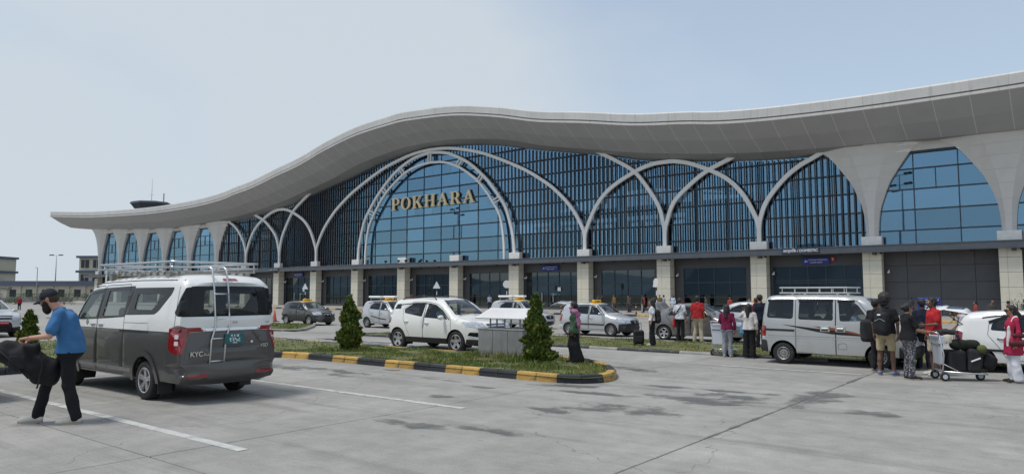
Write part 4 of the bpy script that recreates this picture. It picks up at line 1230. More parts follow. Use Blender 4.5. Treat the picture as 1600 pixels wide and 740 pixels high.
# ---------------------------------------------------------------- small hatchback / hatch taxis
def hatch_spec(L=3.45, W=1.5, H=1.42, pnt=p_silver2, r=.275, xw=(1.02, -1.14), rim='steel', yellow=False, cladding=False, lowfront=None, tail_open=False, molding=True, win=g_tint):
    a = L/2; k = L/3.45; h = H/1.42
    pf = [(a-.10, .22), (a-.03, .28), (a, .45), (a-.03, .62), (a-.12, .74), (a-.45*k, .83), (a-.78*k, .90), (a-.92*k, .95), (a-1.15*k, 1.12*h), (a-1.42*k, 1.30*h), (a-1.62*k, 1.375*h), (a-1.9*k, 1.41*h), (a-2.4*k, 1.42*h),
          (a-2.95*k, 1.38*h), (-a+.28, 1.31*h), (-a+.17, 1.16*h), (-a+.07, .95), (-a+.03, .75), (-a, .55), (-a, .38), (-a+.08, .26)]
    belt = .86*h
    w1 = rc([(a-1.33*k, belt+.06), (a-1.06*k-.04, belt+.05), (a-1.42*k, 1.23*h), (a-1.72*k, 1.30*h), (a-1.78*k, belt+.075)], .04)
    w2 = rc([(a-1.86*k, belt+.08), (a-1.83*k, 1.305*h), (a-2.35*k, 1.30*h), (a-2.62*k, 1.16*h), (a-2.66*k, belt+.13)], .045)
    d1 = rc([(a-.98*k, .34), (a-1.0*k, belt+.02), (a-1.05*k, belt+.06), (a-1.42*k, 1.26*h), (a-1.8*k, 1.325*h), (a-1.82*k, .30), (a-1.1*k, .30)], .03)
    d2 = rc([(a-1.83*k, .30), (a-1.81*k, 1.325*h), (a-2.38*k, 1.32*h), (a-2.68*k, 1.18*h), (a-2.72*k, belt+.02), (a-2.52*k, .62), (a-2.34*k, .31)], .03)
    side = [R_('window', w1, win, -.006, parent='door'), R_('window', w2, win, -.006, parent='door', id=1, pid=1), R_('door', d1, pnt), R_('door', d2, pnt, id=1),
            R_('headlight', [(a-.42*k, .78), (a-.30*k, .62), (a-.1*k, .60), (a-.02, .62), (a-.06, .72)], m_lamp, .004),
            R_('tail_light', [(-a+.02, .62), (-a+.18, .64), (-a+.22, .92), (-a+.07, .95)], m_tail, .006)]
    lf = lowfront
    if lf: side.append(R_('front_bumper', [(a+.1, .1), (a+.1, .56), (a-.30*k, .54), (a-.36*k, .2)], lf, .006, one=True))
    side.append(R_('rear_bumper', [(-a-.1, .1), (-a-.1, .5), (-a+.32*k, .48), (-a+.36*k, .2)], pnt, .004, one=True))
    if cladding: side.append(R_('sill_cladding', [(a-.95*k, .1), (a-.95*k, .34), (-a+.9*k, .34), (-a+.9*k, .1)], m_trim, .008))
    def rib(c):
        hw = W/2
        o = [R_('windshield', rc([(c.ux(a-.96*k), -hw*.90), (c.ux(a-1.5*k), -hw*.86), (c.ux(a-1.5*k), hw*.86), (c.ux(a-.96*k), hw*.90)], .08), g_car, -.006)]
        if yellow: o.append(R_('yellow_roof_panel', [(c.ux(a-1.6*k), -hw*.97), (c.ux(a-2.05*k), -hw*.97), (c.ux(a-2.05*k), hw*.97), (c.ux(a-1.6*k), hw*.97)], m_yel, .003))
        par = 'tailgate' if tail_open else None
        o.append(R_('rear_window', rc([(c.ur(1.27*h), -hw*.78), (c.ur(1.27*h), hw*.78), (c.ur(.97), hw*.84), (c.ur(.97), -hw*.84)], .07), win, -.006, parent=par))
        for sg in (1, -1):
            o.append(R_('headlight', [(c.uf(.60), sg*hw*.62), (c.uf(.60), sg*hw*1.01), (c.ux(a-.30), sg*hw*1.01), (c.uf(.72), sg*hw*.62)], m_lamp, .004, key=('headlight', sg, 0)))
            o.append(R_('tail_light', [(c.ur(.62), sg*hw*.86), (c.ur(.62), sg*hw*1.01), (c.ur(.95), sg*hw*1.01), (c.ur(.95), sg*hw*.88)], m_tail, .006, key=('tail_light', sg, 0)))
        o.append(R_('grille', rc([(c.uf(.50), -hw*.5), (c.uf(.50), hw*.5), (c.uf(.66), hw*.58), (c.uf(.66), -hw*.58)], .05), m_gloss, -.008))
        o.append(R_('air_intake', rc([(c.uf(.27), -hw*.6), (c.uf(.27), hw*.6), (c.uf(.42), hw*.5), (c.uf(.42), -hw*.5)], .04), m_trim, -.01))
        if lf: o.append(R_('front_bumper', [(0, -hw*1.1), (c.uf(.56), -hw*1.1), (c.uf(.56), hw*1.1), (0, hw*1.1)], lf, .006))
        if tail_open: o.append(R_('tailgate', [(c.ux(-a+.33), -hw*.93), (c.ux(-a+.33), hw*.93), (c.ur(.5), hw*.93), (c.ur(.5), -hw*.93)], pnt, 0))
        o.append(R_('rear_bumper', [(c.ur(.5), -hw*1.1), (c.ur(.5), hw*1.1), (c.U[-1]+.01, hw*1.1), (c.U[-1]+.01, -hw*1.1)], pnt, .004))
        return o
    seats = [(a-1.75*k, -.33, .44, .52), (a-1.75*k, .33, .44, .52), (a-2.5*k, 0, 1.1, .5)]
    sp = dict(W=W, prof=pf, vert=[(.15, .90), (.3, .965), (.55, 1.0), (.75, .995), (belt, .97), (1.1*h, .90), (H, .80), (H+.3, .74)], zb=.24, xw=xw, r=r, ra=r+.045, paint=pnt, side=side, rib=rib,
              rim=rim, seats=seats, dash=a-1.05*k, belt=belt, edge=.08, drive=.33,
              seams=[(d1+[d1[0]],), (d2+[d2[0]],)], grid=.13)
    sp['open'] = tail_open; sp['_a'] = a; sp['_k'] = k; sp['_h'] = h; sp['_belt'] = belt
    return sp

def finish_hatch(c, pnt, molding=True, taxi=False, rack=False, hand=None, plate=None):
    sp = c.sp; a, k, h, belt = sp['_a'], sp['_k'], sp['_h'], sp['_belt']
    for sg in (1, -1):
        c.handle(a-1.68*k, belt-.08, hand or pnt, sg, .17, c.built.get(('door', sg, 0))); c.handle(a-2.45*k, belt-.06, hand or pnt, sg, .17, c.built.get(('door', sg, 1)))
        c.mirror(a-1.12*k, belt+.06, pnt, sg)
        if molding: c.seam([(a-1.02*k, .50), (-a+.55*k, .53)], .055, m_trim, sg, 'side_moulding', .012)
        c.seam([(a-.98*k, belt+.04), (a-1.4*k, 1.29*h), (a-1.8*k, 1.345*h), (a-2.4*k, 1.34*h), (-a+.62, 1.27*h)], .03, m_trim, sg, 'roof_drip_strip', .004)
    c.seam([(c.ux(a-.98*k), -.5*c.W+.12), (c.ux(a-1.06*k), .1)], .02, m_trim, name='wiper', off=.02, on='rib')
    c.seam([(c.ux(a-.98*k), .0), (c.ux(a-1.06*k), .5*c.W-.2)], .02, m_trim, name='wiper', off=.02, on='rib')
    if taxi:
        mb = MB().rbox(-.09, .09, -.28, .28, 0, .11, .03)
        o = mb.build('taxi_sign', m_yel, c.root, (a-1.85*k, 0, c.zm+.03)); text('lettering', 'TAXI', .1, m_blk, o, (.092, 0, .055), (R(90), 0, R(90)), .001)
    if rack:
        for x in (a-1.95*k, a-2.75*k):
            mb = MB().tube([(0, -c.W*.40, .14), (0, c.W*.40, .14)], .022, 8)
            for y in (-c.W*.36, c.W*.36): mb.tube([(0, y, -.03), (0, y, .14)], .018, 6)
            mb.build('roof_bar', m_brush, c.root, (x, 0, c.zm))
        mb = MB().rbox(-.48, .48, -c.W*.44, -c.W*.26, .14, .24, .03).rbox(-.48, .48, c.W*.26, c.W*.44, .14, .24, .03)
        mb.build('roof_rack', m_wht, c.root, (a-2.35*k, 0, c.zm))
    if plate: c.plate(a+.13, 0, .44, plate, [('बा १ ज २५३४', 0, .07)], .40, .10, False)
    mb = MB().lathe([(.045, 0), (.045, .02), (.001, .02)], 14, T((a+.085, 0, .62), ry=R(90))); mb.build('badge', m_chrome, c.root)

def open_tailgate(c, ang, gl='rear_window'):
    """swing the tailgate up about its roof hinge"""
    o = c.built['tailgate']; a, h = c.sp['_a'], c.sp['_h']
    x, z = -a+.33, float(c.ztop(-a+.33))
    hp = Vector((x, 0, z+.02))
    for q in [o]+list(o.children):
        q.data.transform(Matrix.Translation(-hp))
    o.location = hp; o.rotation_euler = (0, ang, 0)
    MB().tube([(x-.02, -c.W*.42, z-.3), (x-.45, -c.W*.41, z+.02)], .012, 6).build('gas_strut', m_trim, c.root)
    MB().rbox(-a+.12, -a+.75, -c.W*.42, c.W*.42, .36, .5, .03).build('boot_floor', m_seat, c.root)

G_T = 'taxis queued along the verge'
sp = hatch_spec(3.5, 1.52, 1.38, p_grey, .285, (1.05, -1.17), 'alloy7', yellow=True, win=g_tint)
c = Car('taxi', 'dark grey hatchback taxi with yellow roof sign, leftmost of the row', 'taxi', (-36.2, 26.2, 0), 0, sp, G_T).build(); finish_hatch(c, p_grey, False, True); MB().rbox(-.008, .008, -.2, .2, -.05, .05, .004).build('number_plate', m_plate_k, c.root, (1.88, 0, .44))
mb = MB().rbox(0, .02, -.26, .26, .50, .66, .02); o = mb.build('grille_frame', m_chrome, c.root, (1.82, 0, 0))
MB().rbox(0, .03, -.23, .23, .52, .64, .02).build('grille_insert', m_gloss, c.root, (1.82, 0, 0))
sp = hatch_spec(3.4, 1.48, 1.47, p_silver2, .275, (1.0, -1.12), 'steel', yellow=True)
c = Car('taxi', 'silver hatchback taxi with roof bars behind the white crossover', 'taxi', (-29.35, 26.55, 0), 0, sp, G_T).build(); finish_hatch(c, p_silver2, False, True, True)
for sg in (1, -1): c.seam([(-.75, .66), (-.1, .52), (.45, .47)], .05, m_trim, sg, 'side_stripe', .005)
sp = hatch_spec(3.55, 1.5, 1.5, p_silver2, .28, (1.05, -1.15), 'steel', yellow=True, lowfront=p_silver2)
c = Car('taxi', 'pale taxi with white roof rack seen through the legs of the slanted board', 'taxi', (-23.5, 30.6, 0), 0, sp, G_T).build(); finish_hatch(c, p_silver2, False, True, True)
sp = hatch_spec(3.4, 1.5, 1.42, p_silver2, .275, (1.02, -1.14), 'steel', yellow=True, lowfront=m_trim, tail_open=True, cladding=False)
c = Car('taxi', 'silver taxi with raised tailgate and black front bumper', 'taxi', (-16.85, 27.6, 0), 0, sp, G_T).build(); finish_hatch(c, p_silver2, True, True); open_tailgate(c, R(62))
sp = hatch_spec(3.4, 1.5, 1.42, p_white, .275, (1.02, -1.14), 'steel', tail_open=True, win=g_dark)
c = Car('parked_car', 'white hatchback with open tailgate behind the luggage trolley', 'car', (-.75, 20.95, 0), 0, sp).build(); finish_hatch(c, p_white, True, hand=m_chrome); open_tailgate(c, R(66))
for sg in (1, -1): c.seam([(.62, .92), (.35, 1.255), (-.08, 1.30), (-.65, 1.29), (-.95, 1.17)], .07, m_gloss, sg, 'rain_guard', .012)
for sg in (1, -1): c.seam([(-.3, .34), (-.1, .30), (.05, .35), (.2, .28), (.4, .33), (.62, .27)], .05, m_trim, sg, 'side_decal', .014)

# ---------------------------------------------------------------- sedan
def sedan_spec(L, W, pnt):
    a = L/2
    pf = [(a-.10, .22), (a-.02, .30), (a, .5), (a-.05, .66), (a-.2, .76), (a-.6, .86), (a-.85, .92), (a-1.0, .97), (a-1.3, 1.18), (a-1.55, 1.33), (a-1.8, 1.415), (a-2.1, 1.44), (a-2.5, 1.42), (a-2.85, 1.33), (-a+.55, 1.12), (-a+.38, 1.02), (-a+.12, 1.0), (-a+.04, .94), (-a+.02, .75), (-a, .5), (-a, .38), (-a+.08, .26)]
    w1 = rc([(a-1.14, .94), (a-1.52, 1.25), (a-1.85, 1.325), (a-1.90, .95)], .04); w2 = rc([(a-1.98, .955), (a-1.94, 1.33), (a-2.35, 1.33), (a-2.75, 1.18), (a-2.92, .99)], .04)
    d1 = rc([(a-1.02, .34), (a-1.06, .95), (a-1.52, 1.30), (a-1.92, 1.355), (a-1.94, .28), (a-1.1, .28)], .03); d2 = rc([(a-1.95, .28), (a-1.93, 1.355), (a-2.4, 1.35), (a-2.8, 1.2), (a-2.98, .98), (a-2.72, .66), (a-2.55, .29)], .03)
    side = [R_('window', w1, g_car, -.006, parent='door'), R_('window', w2, g_car, -.006, parent='door', id=1, pid=1), R_('door', d1, pnt), R_('door', d2, pnt, id=1),
            R_('headlight', [(a-.5, .80), (a-.35, .64), (a, .60), (a-.04, .7)], m_lamp, .004), R_('tail_light', [(-a, .72), (-a+.22, .74), (-a+.2, .93), (-a, .97)], m_tail, .006)]
    def rib(c):
        hw = W/2
        o = [R_('windshield', rc([(c.ux(a-1.02), -hw*.9), (c.ux(a-1.65), -hw*.84), (c.ux(a-1.65), hw*.84), (c.ux(a-1.02), hw*.9)], .08), g_car, -.006),
             R_('rear_window', rc([(c.ux(a-2.75), -hw*.8), (c.ux(a-2.75), hw*.8), (c.ux(-a+.6), hw*.84), (c.ux(-a+.6), -hw*.84)], .07), g_tint, -.006),
             R_('boot_lid', [(c.ux(-a+.5), -hw*.88), (c.ux(-a+.5), hw*.88), (c.ur(.6), hw*.88), (c.ur(.6), -hw*.88)], pnt),
             R_('grille', rc([(c.uf(.48), -hw*.5), (c.uf(.48), hw*.5), (c.uf(.66), hw*.6), (c.uf(.66), -hw*.6)], .05), m_gloss, -.008)]
        for sg in (1, -1):
            o.append(R_('headlight', [(c.uf(.60), sg*hw*.65), (c.uf(.60), sg*hw*1.01), (c.ux(a-.35), sg*hw*1.01), (c.uf(.72), sg*hw*.65)], m_lamp, .004, key=('headlight', sg, 0)))
            o.append(R_('tail_light', [(c.ur(.72), sg*hw*.89), (c.ur(.72), sg*hw*1.01), (c.ur(.93), sg*hw*1.01), (c.ur(.93), sg*hw*.89)], m_tail, .006, key=('tail_light', sg, 0)))
        return o
    return dict(W=W, prof=pf, vert=[(.15, .9), (.3, .965), (.55, 1), (.78, .99), (.93, .96), (1.15, .88), (1.44, .76), (1.7, .7)], zb=.22, xw=(a-.68, -a+.68), r=.295, ra=.345, paint=pnt, side=side, rib=rib, rim='alloy10',
                seats=[(a-1.85, -.35, .46, .55), (a-1.85, .35, .46, .55), (a-2.6, 0, 1.2, .5)], dash=a-1.12, belt=.92, edge=.08, seams=[(d1+[d1[0]],), (d2+[d2[0]],)], grid=.13, drive=.34, _a=a, _k=1, _h=1, _belt=.88)
sp = sedan_spec(3.75, 1.6, p_greym); sp['open'] = True
c = Car('parked_car', 'grey sedan with its boot lid up beside two men on the verge', 'car', (-11.8, 26.95, 0), 0, sp).build()
a = 3.75/2
for sg in (1, -1):
    c.handle(a-1.78, .83, m_chrome, sg, .18, c.built[('door', sg, 0)]); c.handle(a-2.6, .84, m_chrome, sg, .18, c.built[('door', sg, 1)]); c.mirror(a-1.14, .97, p_greym, sg)
    c.seam([(a-1.1, .99), (a-1.5, 1.315), (a-1.95, 1.385), (a-2.45, 1.375), (-a+.85, 1.2)], .022, m_trim, sg, 'window_trim', .006)
o = c.built['boot_lid']; hp = Vector((-a+.5, 0, 1.07)); o.data.transform(Matrix.Translation(-hp)); o.location = hp; o.rotation_euler = (0, R(58), 0)
MB().rbox(-a+.1, -a+.7, -.6, .6, .4, .55, .03).build('boot_floor', m_seat, c.root)
MB().rbox(-a+.12, -a+.45, -.5, .1, .55, .95, .06).build('suitcase_in_boot', m_seat, c.root)

# white saloon taxi farther back
sp = sedan_spec(3.7, 1.58, p_silver2)
c = Car('taxi', 'white saloon taxi with yellow bonnet stripe half hidden behind the grey sedan', 'taxi', (-11.9, 33.5, 0), 0, sp, G_T).build()
for sg in (1, -1): c.mirror(3.7/2-1.14, .97, p_silver2, sg)
MB().rbox(-.09, .09, -.28, .28, 0, .11, .03).build('taxi_sign', m_yel, c.root, (.0, 0, 1.46))

# ---------------------------------------------------------------- crossovers
def suv_spec(pnt, L=4.15, W=1.8, H=1.62, xw=(1.2, -1.5), r=.33, rim='alloy5', clad=True, win=g_tint, kind='eco'):
    a = L/2; h = H/1.62
    pf = [(a-.2, .26), (a-.06, .32), (a, .5), (a, .74), (a-.06, .86), (a-.22, .95), (a-.6, 1.02), (a-.92, 1.08), (a-1.05, 1.13), (a-1.4, 1.36*h), (a-1.68, 1.51*h), (a-2.0, 1.59*h), (a-2.6, 1.62*h), (a-3.3, 1.59*h), (-a+.32, 1.545*h), (-a+.17, 1.38*h), (-a+.07, 1.06), (-a+.03, .92), (-a, .6), (-a+.02, .4), (-a+.12, .28)]
    w1 = rc([(a-1.24, 1.03), (a-1.56, 1.27*h), (a-1.86, 1.42*h), (a-2.22, 1.48*h), (a-2.32, 1.07)], .04)
    w2 = rc([(a-2.44, 1.09), (a-2.36, 1.49*h), (a-2.92, 1.48*h), (a-3.34, 1.27*h), (a-3.3, 1.2)], .05)
    w3 = rc([(-a+.62, 1.28*h), (-a+.62, 1.44*h), (-a+.40, 1.43*h), (-a+.30, 1.27*h)], .03)
    d1 = rc([(a-1.05, .45), (a-1.1, 1.04), (a-1.52, 1.30*h), (a-1.84, 1.46*h), (a-2.33, 1.52*h), (a-2.36, .32), (a-1.15, .32)], .04)
    d2 = rc([(a-2.37, .32), (a-2.34, 1.52*h), (a-2.95, 1.51*h), (a-3.4, 1.27*h), (a-3.32, 1.0), (a-3.08, .62), (a-2.92, .33)], .04)
    side = [R_('window', w1, win, -.006, parent='door'), R_('window', w2, win, -.006, parent='door', id=1, pid=1), R_('quarter_window', w3, win, -.004)]
    if clad:
        side.append(R_('sill_cladding', [(a-.9, .1), (a-1.0, .44), (-a+.98, .44), (-a+.9, .1)], m_trim, .012))
        side.append(R_('front_bumper', [(a+.1, .1), (a+.1, .44), (a-.42, .44), (a-.55, .1)], m_trim, .008, one=True))
        side.append(R_('rear_bumper', [(-a-.1, .1), (-a-.1, .52), (-a+.2, .54), (-a+.3, .1)], m_trim, .008, one=True))
        side.append(R_('fog_light', rc([(a-.02, .52), (a-.38, .56), (a-.30, .66), (a-.02, .66)], .03), m_gloss, .004))
    side += [R_('door', d1, pnt), R_('door', d2, pnt, id=1),
             R_('headlight', rc([(a-.62, .98), (a-.42, .82), (a-.04, .80), (a-.05, .90), (a-.25, .955)], .03), m_lamp, .005),
             R_('tail_light', rc([(-a, .84), (-a+.18, .88), (-a+.22, 1.02), (-a+.1, 1.10), (-a+.02, 1.08)], .03), m_tail, .008)]
    def rib(c):
        hw = W/2
        o = [R_('windshield', rc([(c.ux(a-1.07), -hw*.9), (c.ux(a-1.78), -hw*.84), (c.ux(a-1.78), hw*.84), (c.ux(a-1.07), hw*.9)], .09), g_car, -.006),
             R_('rear_window', rc([(c.ur(1.46*h), -hw*.76), (c.ur(1.46*h), hw*.76), (c.ur(1.1), hw*.82), (c.ur(1.1), -hw*.82)], .07), g_dark, -.006),
             R_('grille', rc([(c.uf(.74), -hw*.55), (c.uf(.74), hw*.55), (c.uf(.87), hw*.62), (c.uf(.87), -hw*.62)], .03), m_gloss, -.008),
             R_('air_intake', rc([(c.uf(.36), -hw*.6), (c.uf(.36), hw*.6), (c.uf(.64), hw*.48), (c.uf(.64), -hw*.48)], .06), m_gloss, -.012)]
        for sg in (1, -1):
            o.append(R_('headlight', [(c.uf(.80), sg*hw*.66), (c.uf(.80), sg*hw*1.01), (c.ux(a-.42), sg*hw*1.01), (c.uf(.92), sg*hw*.66)], m_lamp, .005, key=('headlight', sg, 0)))
            o.append(R_('tail_light', [(c.ur(.84), sg*hw*.84), (c.ur(.84), sg*hw*1.01), (c.ur(1.08), sg*hw*1.01), (c.ur(1.06), sg*hw*.84)], m_tail, .008, key=('tail_light', sg, 0)))
        if clad:
            o.append(R_('front_bumper', [(0, -hw*1.1), (c.uf(.44), -hw*1.1), (c.uf(.44), hw*1.1), (0, hw*1.1)], m_trim, .008))
            o.append(R_('rear_bumper', [(c.ur(.52), -hw*1.1), (c.ur(.52), hw*1.1), (c.U[-1]+.01, hw*1.1), (c.U[-1]+.01, -hw*1.1)], m_trim, .008))
        return o
    return dict(W=W, prof=pf, vert=[(.15, .9), (.3, .96), (.6, 1), (.85, .995), (1.03, .965), (1.3, .88), (H, .76), (H+.3, .7)], zb=.27, xw=xw, r=r, ra=r+.05, paint=pnt, side=side, rib=rib, rim=rim,
                seats=[(a-2.05, -.38, .48, .56), (a-2.05, .38, .48, .56), (a-2.85, 0, 1.25, .52)], dash=a-1.25, belt=1.0, edge=.09, seams=[(d1+[d1[0]],), (d2+[d2[0]],)], grid=.12, drive=.37, _a=a, _belt=.97)
def finish_suv(c, pnt, rails=True):
    a = c.sp['_a']
    for sg in (1, -1):
        c.handle(a-2.18, .90, pnt, sg, .2, c.built[('door', sg, 0)]); c.handle(a-3.15, .93, pnt, sg, .2, c.built[('door', sg, 1)])
        c.mirror(a-1.38, 1.04, pnt, sg, (.13, .2, .16))
        if rails:
            y = lambda x: sg*(float(c.ys(x, c.ztop(x)-.03))-.02)
            MB().tube([(a-1.95, y(a-1.95), c.ztop(a-1.95)), (a-2.05, y(a-2.05), c.ztop(a-2.05)+.06), (a-2.7, y(a-2.7), c.ztop(a-2.7)+.07), (a-3.4, y(a-3.4), c.ztop(a-3.4)+.06), (a-3.55, y(a-3.55), c.ztop(a-3.55)+.0)], .017, 6).build('roof_rail', m_trim, c.root, smooth=True)
        c.seam([(a-1.16, 1.02), (a-1.54, 1.31), (a-1.88, 1.47), (a-2.3, 1.525), (a-3.0, 1.52), (-a+.6, 1.47)], .03, m_trim, sg, 'window_trim', .005)
    c.seam([(c.ux(a-1.02), -.7), (c.ux(a-1.1), .05)], .022, m_trim, name='wiper', off=.02, on='rib'); c.seam([(c.ux(a-1.02), .1), (c.ux(a-1.1), .7)], .022, m_trim, name='wiper', off=.02, on='rib')
    c.seam([(c.ux(a-.28), -c.W*.36), (c.ux(a-.6), -c.W*.42), (c.ux(a-.98), -c.W*.43)], .01, name='bonnet_gap', on='rib'); c.seam([(c.ux(a-.28), c.W*.36), (c.ux(a-.6), c.W*.42), (c.ux(a-.98), c.W*.43)], .01, name='bonnet_gap', on='rib')
    c.seam([(c.uf(.805), -c.W*.3), (c.uf(.805), c.W*.3)], .03, m_chrome, name='grille_bar', off=.008, on='rib')
sp = suv_spec(p_pearl, H=1.69, r=.345)
c = Car('parked_car', 'white compact crossover on the road behind the near grass island', 'car', (-16.45, 17.42, 0), R(-1.5), sp).build(); finish_suv(c, p_pearl)
sp = suv_spec(p_silver2, 4.2, 1.8, 1.62, (1.25, -1.4), .33, 'alloy5')
c = Car('parked_car', 'silver crossover with red number plate at the left edge of the picture', 'car', (-37.6, 10.25, 0), R(4), sp).build(); finish_suv(c, p_silver2)
c.plate(2.23, 0, .62, m_plate_r, [('बा २१ च ४०७६', 0, .085)], .5, .12, False)
sp = suv_spec(p_black, 4.2, 1.8, 1.66, (1.25, -1.4), .34, 'alloy5')
c = Car('parked_car', 'black car whose rear corner pokes in at the left picture edge', 'car', (-16.72, 3.42, 0), PI, sp).build(); finish_suv(c, p_black)
# ---------------------------------------------------------------- two-tone van in the foreground (rear to camera)
a = 2.665
pf = [(a-.17, .30), (a-.03, .40), (a, .62), (a-.04, .84), (a-.16, 1.00), (a-.4, 1.09), (a-.72, 1.20), (a-.93, 1.33), (a-1.3, 1.70), (a-1.55, 1.92), (a-1.85, 2.06), (a-2.4, 2.13), (-.9, 2.17), (-2.0, 2.165), (-2.38, 2.13), (-2.53, 2.05), (-2.59, 1.95), (-2.625, 1.7), (-2.645, 1.45), (-2.65, 1.1), (-2.66, .70), (-2.675, .63), (-2.68, .45), (-2.60, .35)]
BOT = .36
zt2 = 1.195
w1 = rc([(1.47, 1.37), (1.29, 1.60), (1.07, 1.83), (.46, 1.89), (.62, 1.40)], .04)
w2 = rc([(.34, 1.42), (.20, 1.90), (-.66, 1.92), (-.51, 1.45)], .04)
w3 = rc([(-.60, 1.455), (-.80, 1.95), (-2.30, 1.955), (-2.24, 1.84), (-1.87, 1.55), (-1.73, 1.485)], .05)
w3g = rc([(-.94, 1.56), (-1.0, 1.84), (-2.02, 1.84), (-1.62, 1.56)], .05)
qw = rc([(-2.42, 1.52), (-2.50, 1.465), (-2.72, 1.45), (-2.72, 1.96), (-2.585, 1.965)], .03)
d1 = rc([(1.62, .5), (1.66, 1.18), (1.58, 1.34), (1.24, 1.78), (1.02, 1.98), (.42, 2.0), (.55, 1.4), (.52, .40), (1.4, .40)], .04)
d2 = rc([(.50, .40), (.53, 1.4), (.36, 2.0), (-.66, 2.02), (-.60, 1.4), (-.62, .40)], .04)
up = [(3, zt2), (3, 3), (-3, 3), (-3, zt2)]
frames = rc([(1.55, 1.33), (1.26, 1.68), (1.05, 1.90), (.38, 1.955), (.30, 1.955), (-.72, 1.985), (-.85, 1.985), (-.60, 1.42), (.6, 1.36)], .03)
side = [R_('window', w1, g_car, -.008), R_('window', w2, g_car, -.008, id=1), R_('window', w3g, g_car, -.006, id=2), R_('window_surround', w3, m_gloss, .002),
        R_('quarter_glass', qw, m_gloss, .003),
        R_('tail_light', rc([(-2.33, .90), (-2.31, 1.265), (-2.72, 1.275), (-2.72, .84), (-2.50, .84)], .04), m_tail, .003),
        R_('window_frame', frames, m_gloss, .001),
        R_('door', rc([(1.62, zt2), (1.66, 1.2), (1.58, 1.34), (1.24, 1.78), (1.02, 1.98), (.42, 2.0), (.55, 1.4), (.545, zt2)], .02), p_white),
        R_('door_lower', rc([(1.62, .5), (1.63, zt2), (.54, zt2), (.52, .40), (1.4, .40)], .02), p_vgrey),
        R_('sliding_door', rc([(.535, zt2), (.53, 1.4), (.36, 2.0), (-.66, 2.02), (-.60, 1.4), (-.605, zt2)], .02), p_white),
        R_('sliding_door_lower', rc([(.50, .40), (.535, zt2), (-.605, zt2), (-.62, .40)], .02), p_vgrey),
        R_('rear_bumper', [(-3, 0), (-3, .64), (-2.2, .62), (-2.05, .5), (-2.1, 0)], p_vgrey, .002, one=True),
        R_('body_lower', [(3, 0), (3, zt2), (-3, zt2), (-3, 0)], p_vgrey, 0, one=True)]
def rib_kyc(c):
    hw = .93; U = c.ur
    o = [R_('windshield', rc([(c.ux(a-.85), -hw*.9), (c.ux(a-1.5), -hw*.82), (c.ux(a-1.5), hw*.82), (c.ux(a-.85), hw*.9)], .1), g_car, -.006),
         R_('brake_light', rc([(U(2.06), -.17), (U(2.06), .17), (U(2.02), .19), (U(2.02), -.19)], .015), m_tail, .004),
         R_('rear_window', rc([(U(1.92), -.66), (U(1.92), .66), (U(1.49), .66), (U(1.49), -.66)], .1), g_car, -.004, parent='tailgate'),
         R_('rear_window_surround', rc([(U(1.965), -1.0), (U(1.965), 1.0), (U(1.455), 1.0), (U(1.455), -1.0)], .02), m_gloss, .002, parent='tailgate')]
    for sg in (1, -1):
        o.append(R_('tail_light', [(U(1.275), sg*.70), (U(1.275), sg*1.0), (U(.84), sg*1.0), (U(.84), sg*.90), (U(1.20), sg*.90), (U(1.205), sg*.64)] if sg > 0 else [(U(1.275), sg*.70), (U(1.205), sg*.64), (U(1.20), sg*.90), (U(.84), sg*.90), (U(.84), sg*1.0), (U(1.275), sg*1.0)], m_tail, .003, key=('tail_light', sg, 0)))
        o.append(R_('headlight', [(c.uf(.78), sg*hw*.6), (c.uf(.78), sg*1.0), (c.uf(.98), sg*1.0), (c.uf(.98), sg*hw*.6)], m_lamp, .004, key=('headlight', sg)))
        o.append(R_('bumper_reflector', rc([(U(.50), sg*.50), (U(.50), sg*.88), (U(.455), sg*.86), (U(.455), sg*.5)], .012), m_tail, .006, key=('bumper_reflector', sg)))
    o.append(R_('chrome_strip', [(U(1.262), -.66), (U(1.262), .66), (U(1.205), .64), (U(1.205), -.64)], m_chrome, .006))
    o.append(R_('plate_recess', rc([(U(1.19), -.48), (U(1.19), .48), (U(.93), .62), (U(.93), -.62)], .04), p_vgrey, -.004, parent='tailgate'))
    o.append(R_('tailgate_lower', [(U(zt2), -.89), (U(zt2), .89), (U(.66), .89), (U(.66), -.89)], p_vgrey, .002, parent='tailgate'))
    o.append(R_('tailgate', rc([(U(2.0), -.80), (U(2.0), .80), (U(1.96), .84), (U(.68), .86), (U(.68), -.86), (U(1.96), -.84)], .02), p_white, .001))
    o.append(R_('rear_bumper', [(U(.66), -1), (U(.66), 1), (c.U[-1]+.01, 1), (c.U[-1]+.01, -1)], p_vgrey, .002))
    o.append(R_('front_bumper', [(0, -1), (c.uf(.7), -1), (c.uf(.7), 1), (0, 1)], p_vgrey, .004))
    o.append(R_('body_lower', [(c.ur(zt2), -1), (c.ur(zt2), 1), (c.U[-1]+.01, 1), (c.U[-1]+.01, -1)], p_vgrey, 0))
    return o
sp = dict(W=1.86, prof=pf, vert=[(.2, .93), (.36, .965), (.6, 1.0), (1.0, 1.0), (1.2, .99), (1.4, .975), (1.7, .935), (1.95, .895), (2.2, .84)], zb=BOT, xw=(1.80, -1.465), r=.335, ra=.42, paint=p_white, side=side, rib=rib_kyc,
          rim='alloy10', ww=.22, seats=[(.85, -.4, .5, .62), (.85, .4, .5, .62), (0, -.3, 1.0, .6), (-1.0, -.2, 1.2, .6), (-1.9, 0, 1.3, .6)], seatm=m_seat2, dash=1.55, belt=1.32, edge=.14, rplan=(-2.2, .055, 2.2), fplan=(1.7, .2, 2.2),
          seams=[], grid=.085, pn=5, nv=12, bow=.07, crown=.03)
c = Car('van', 'white and dark grey minibus with rear ladder and roof rack in the foreground', 'van', (-14.385, 6.87, 0), PI, sp).build()
for d_ in (d1, d2): c.seam(d_+[d_[0]], .01)
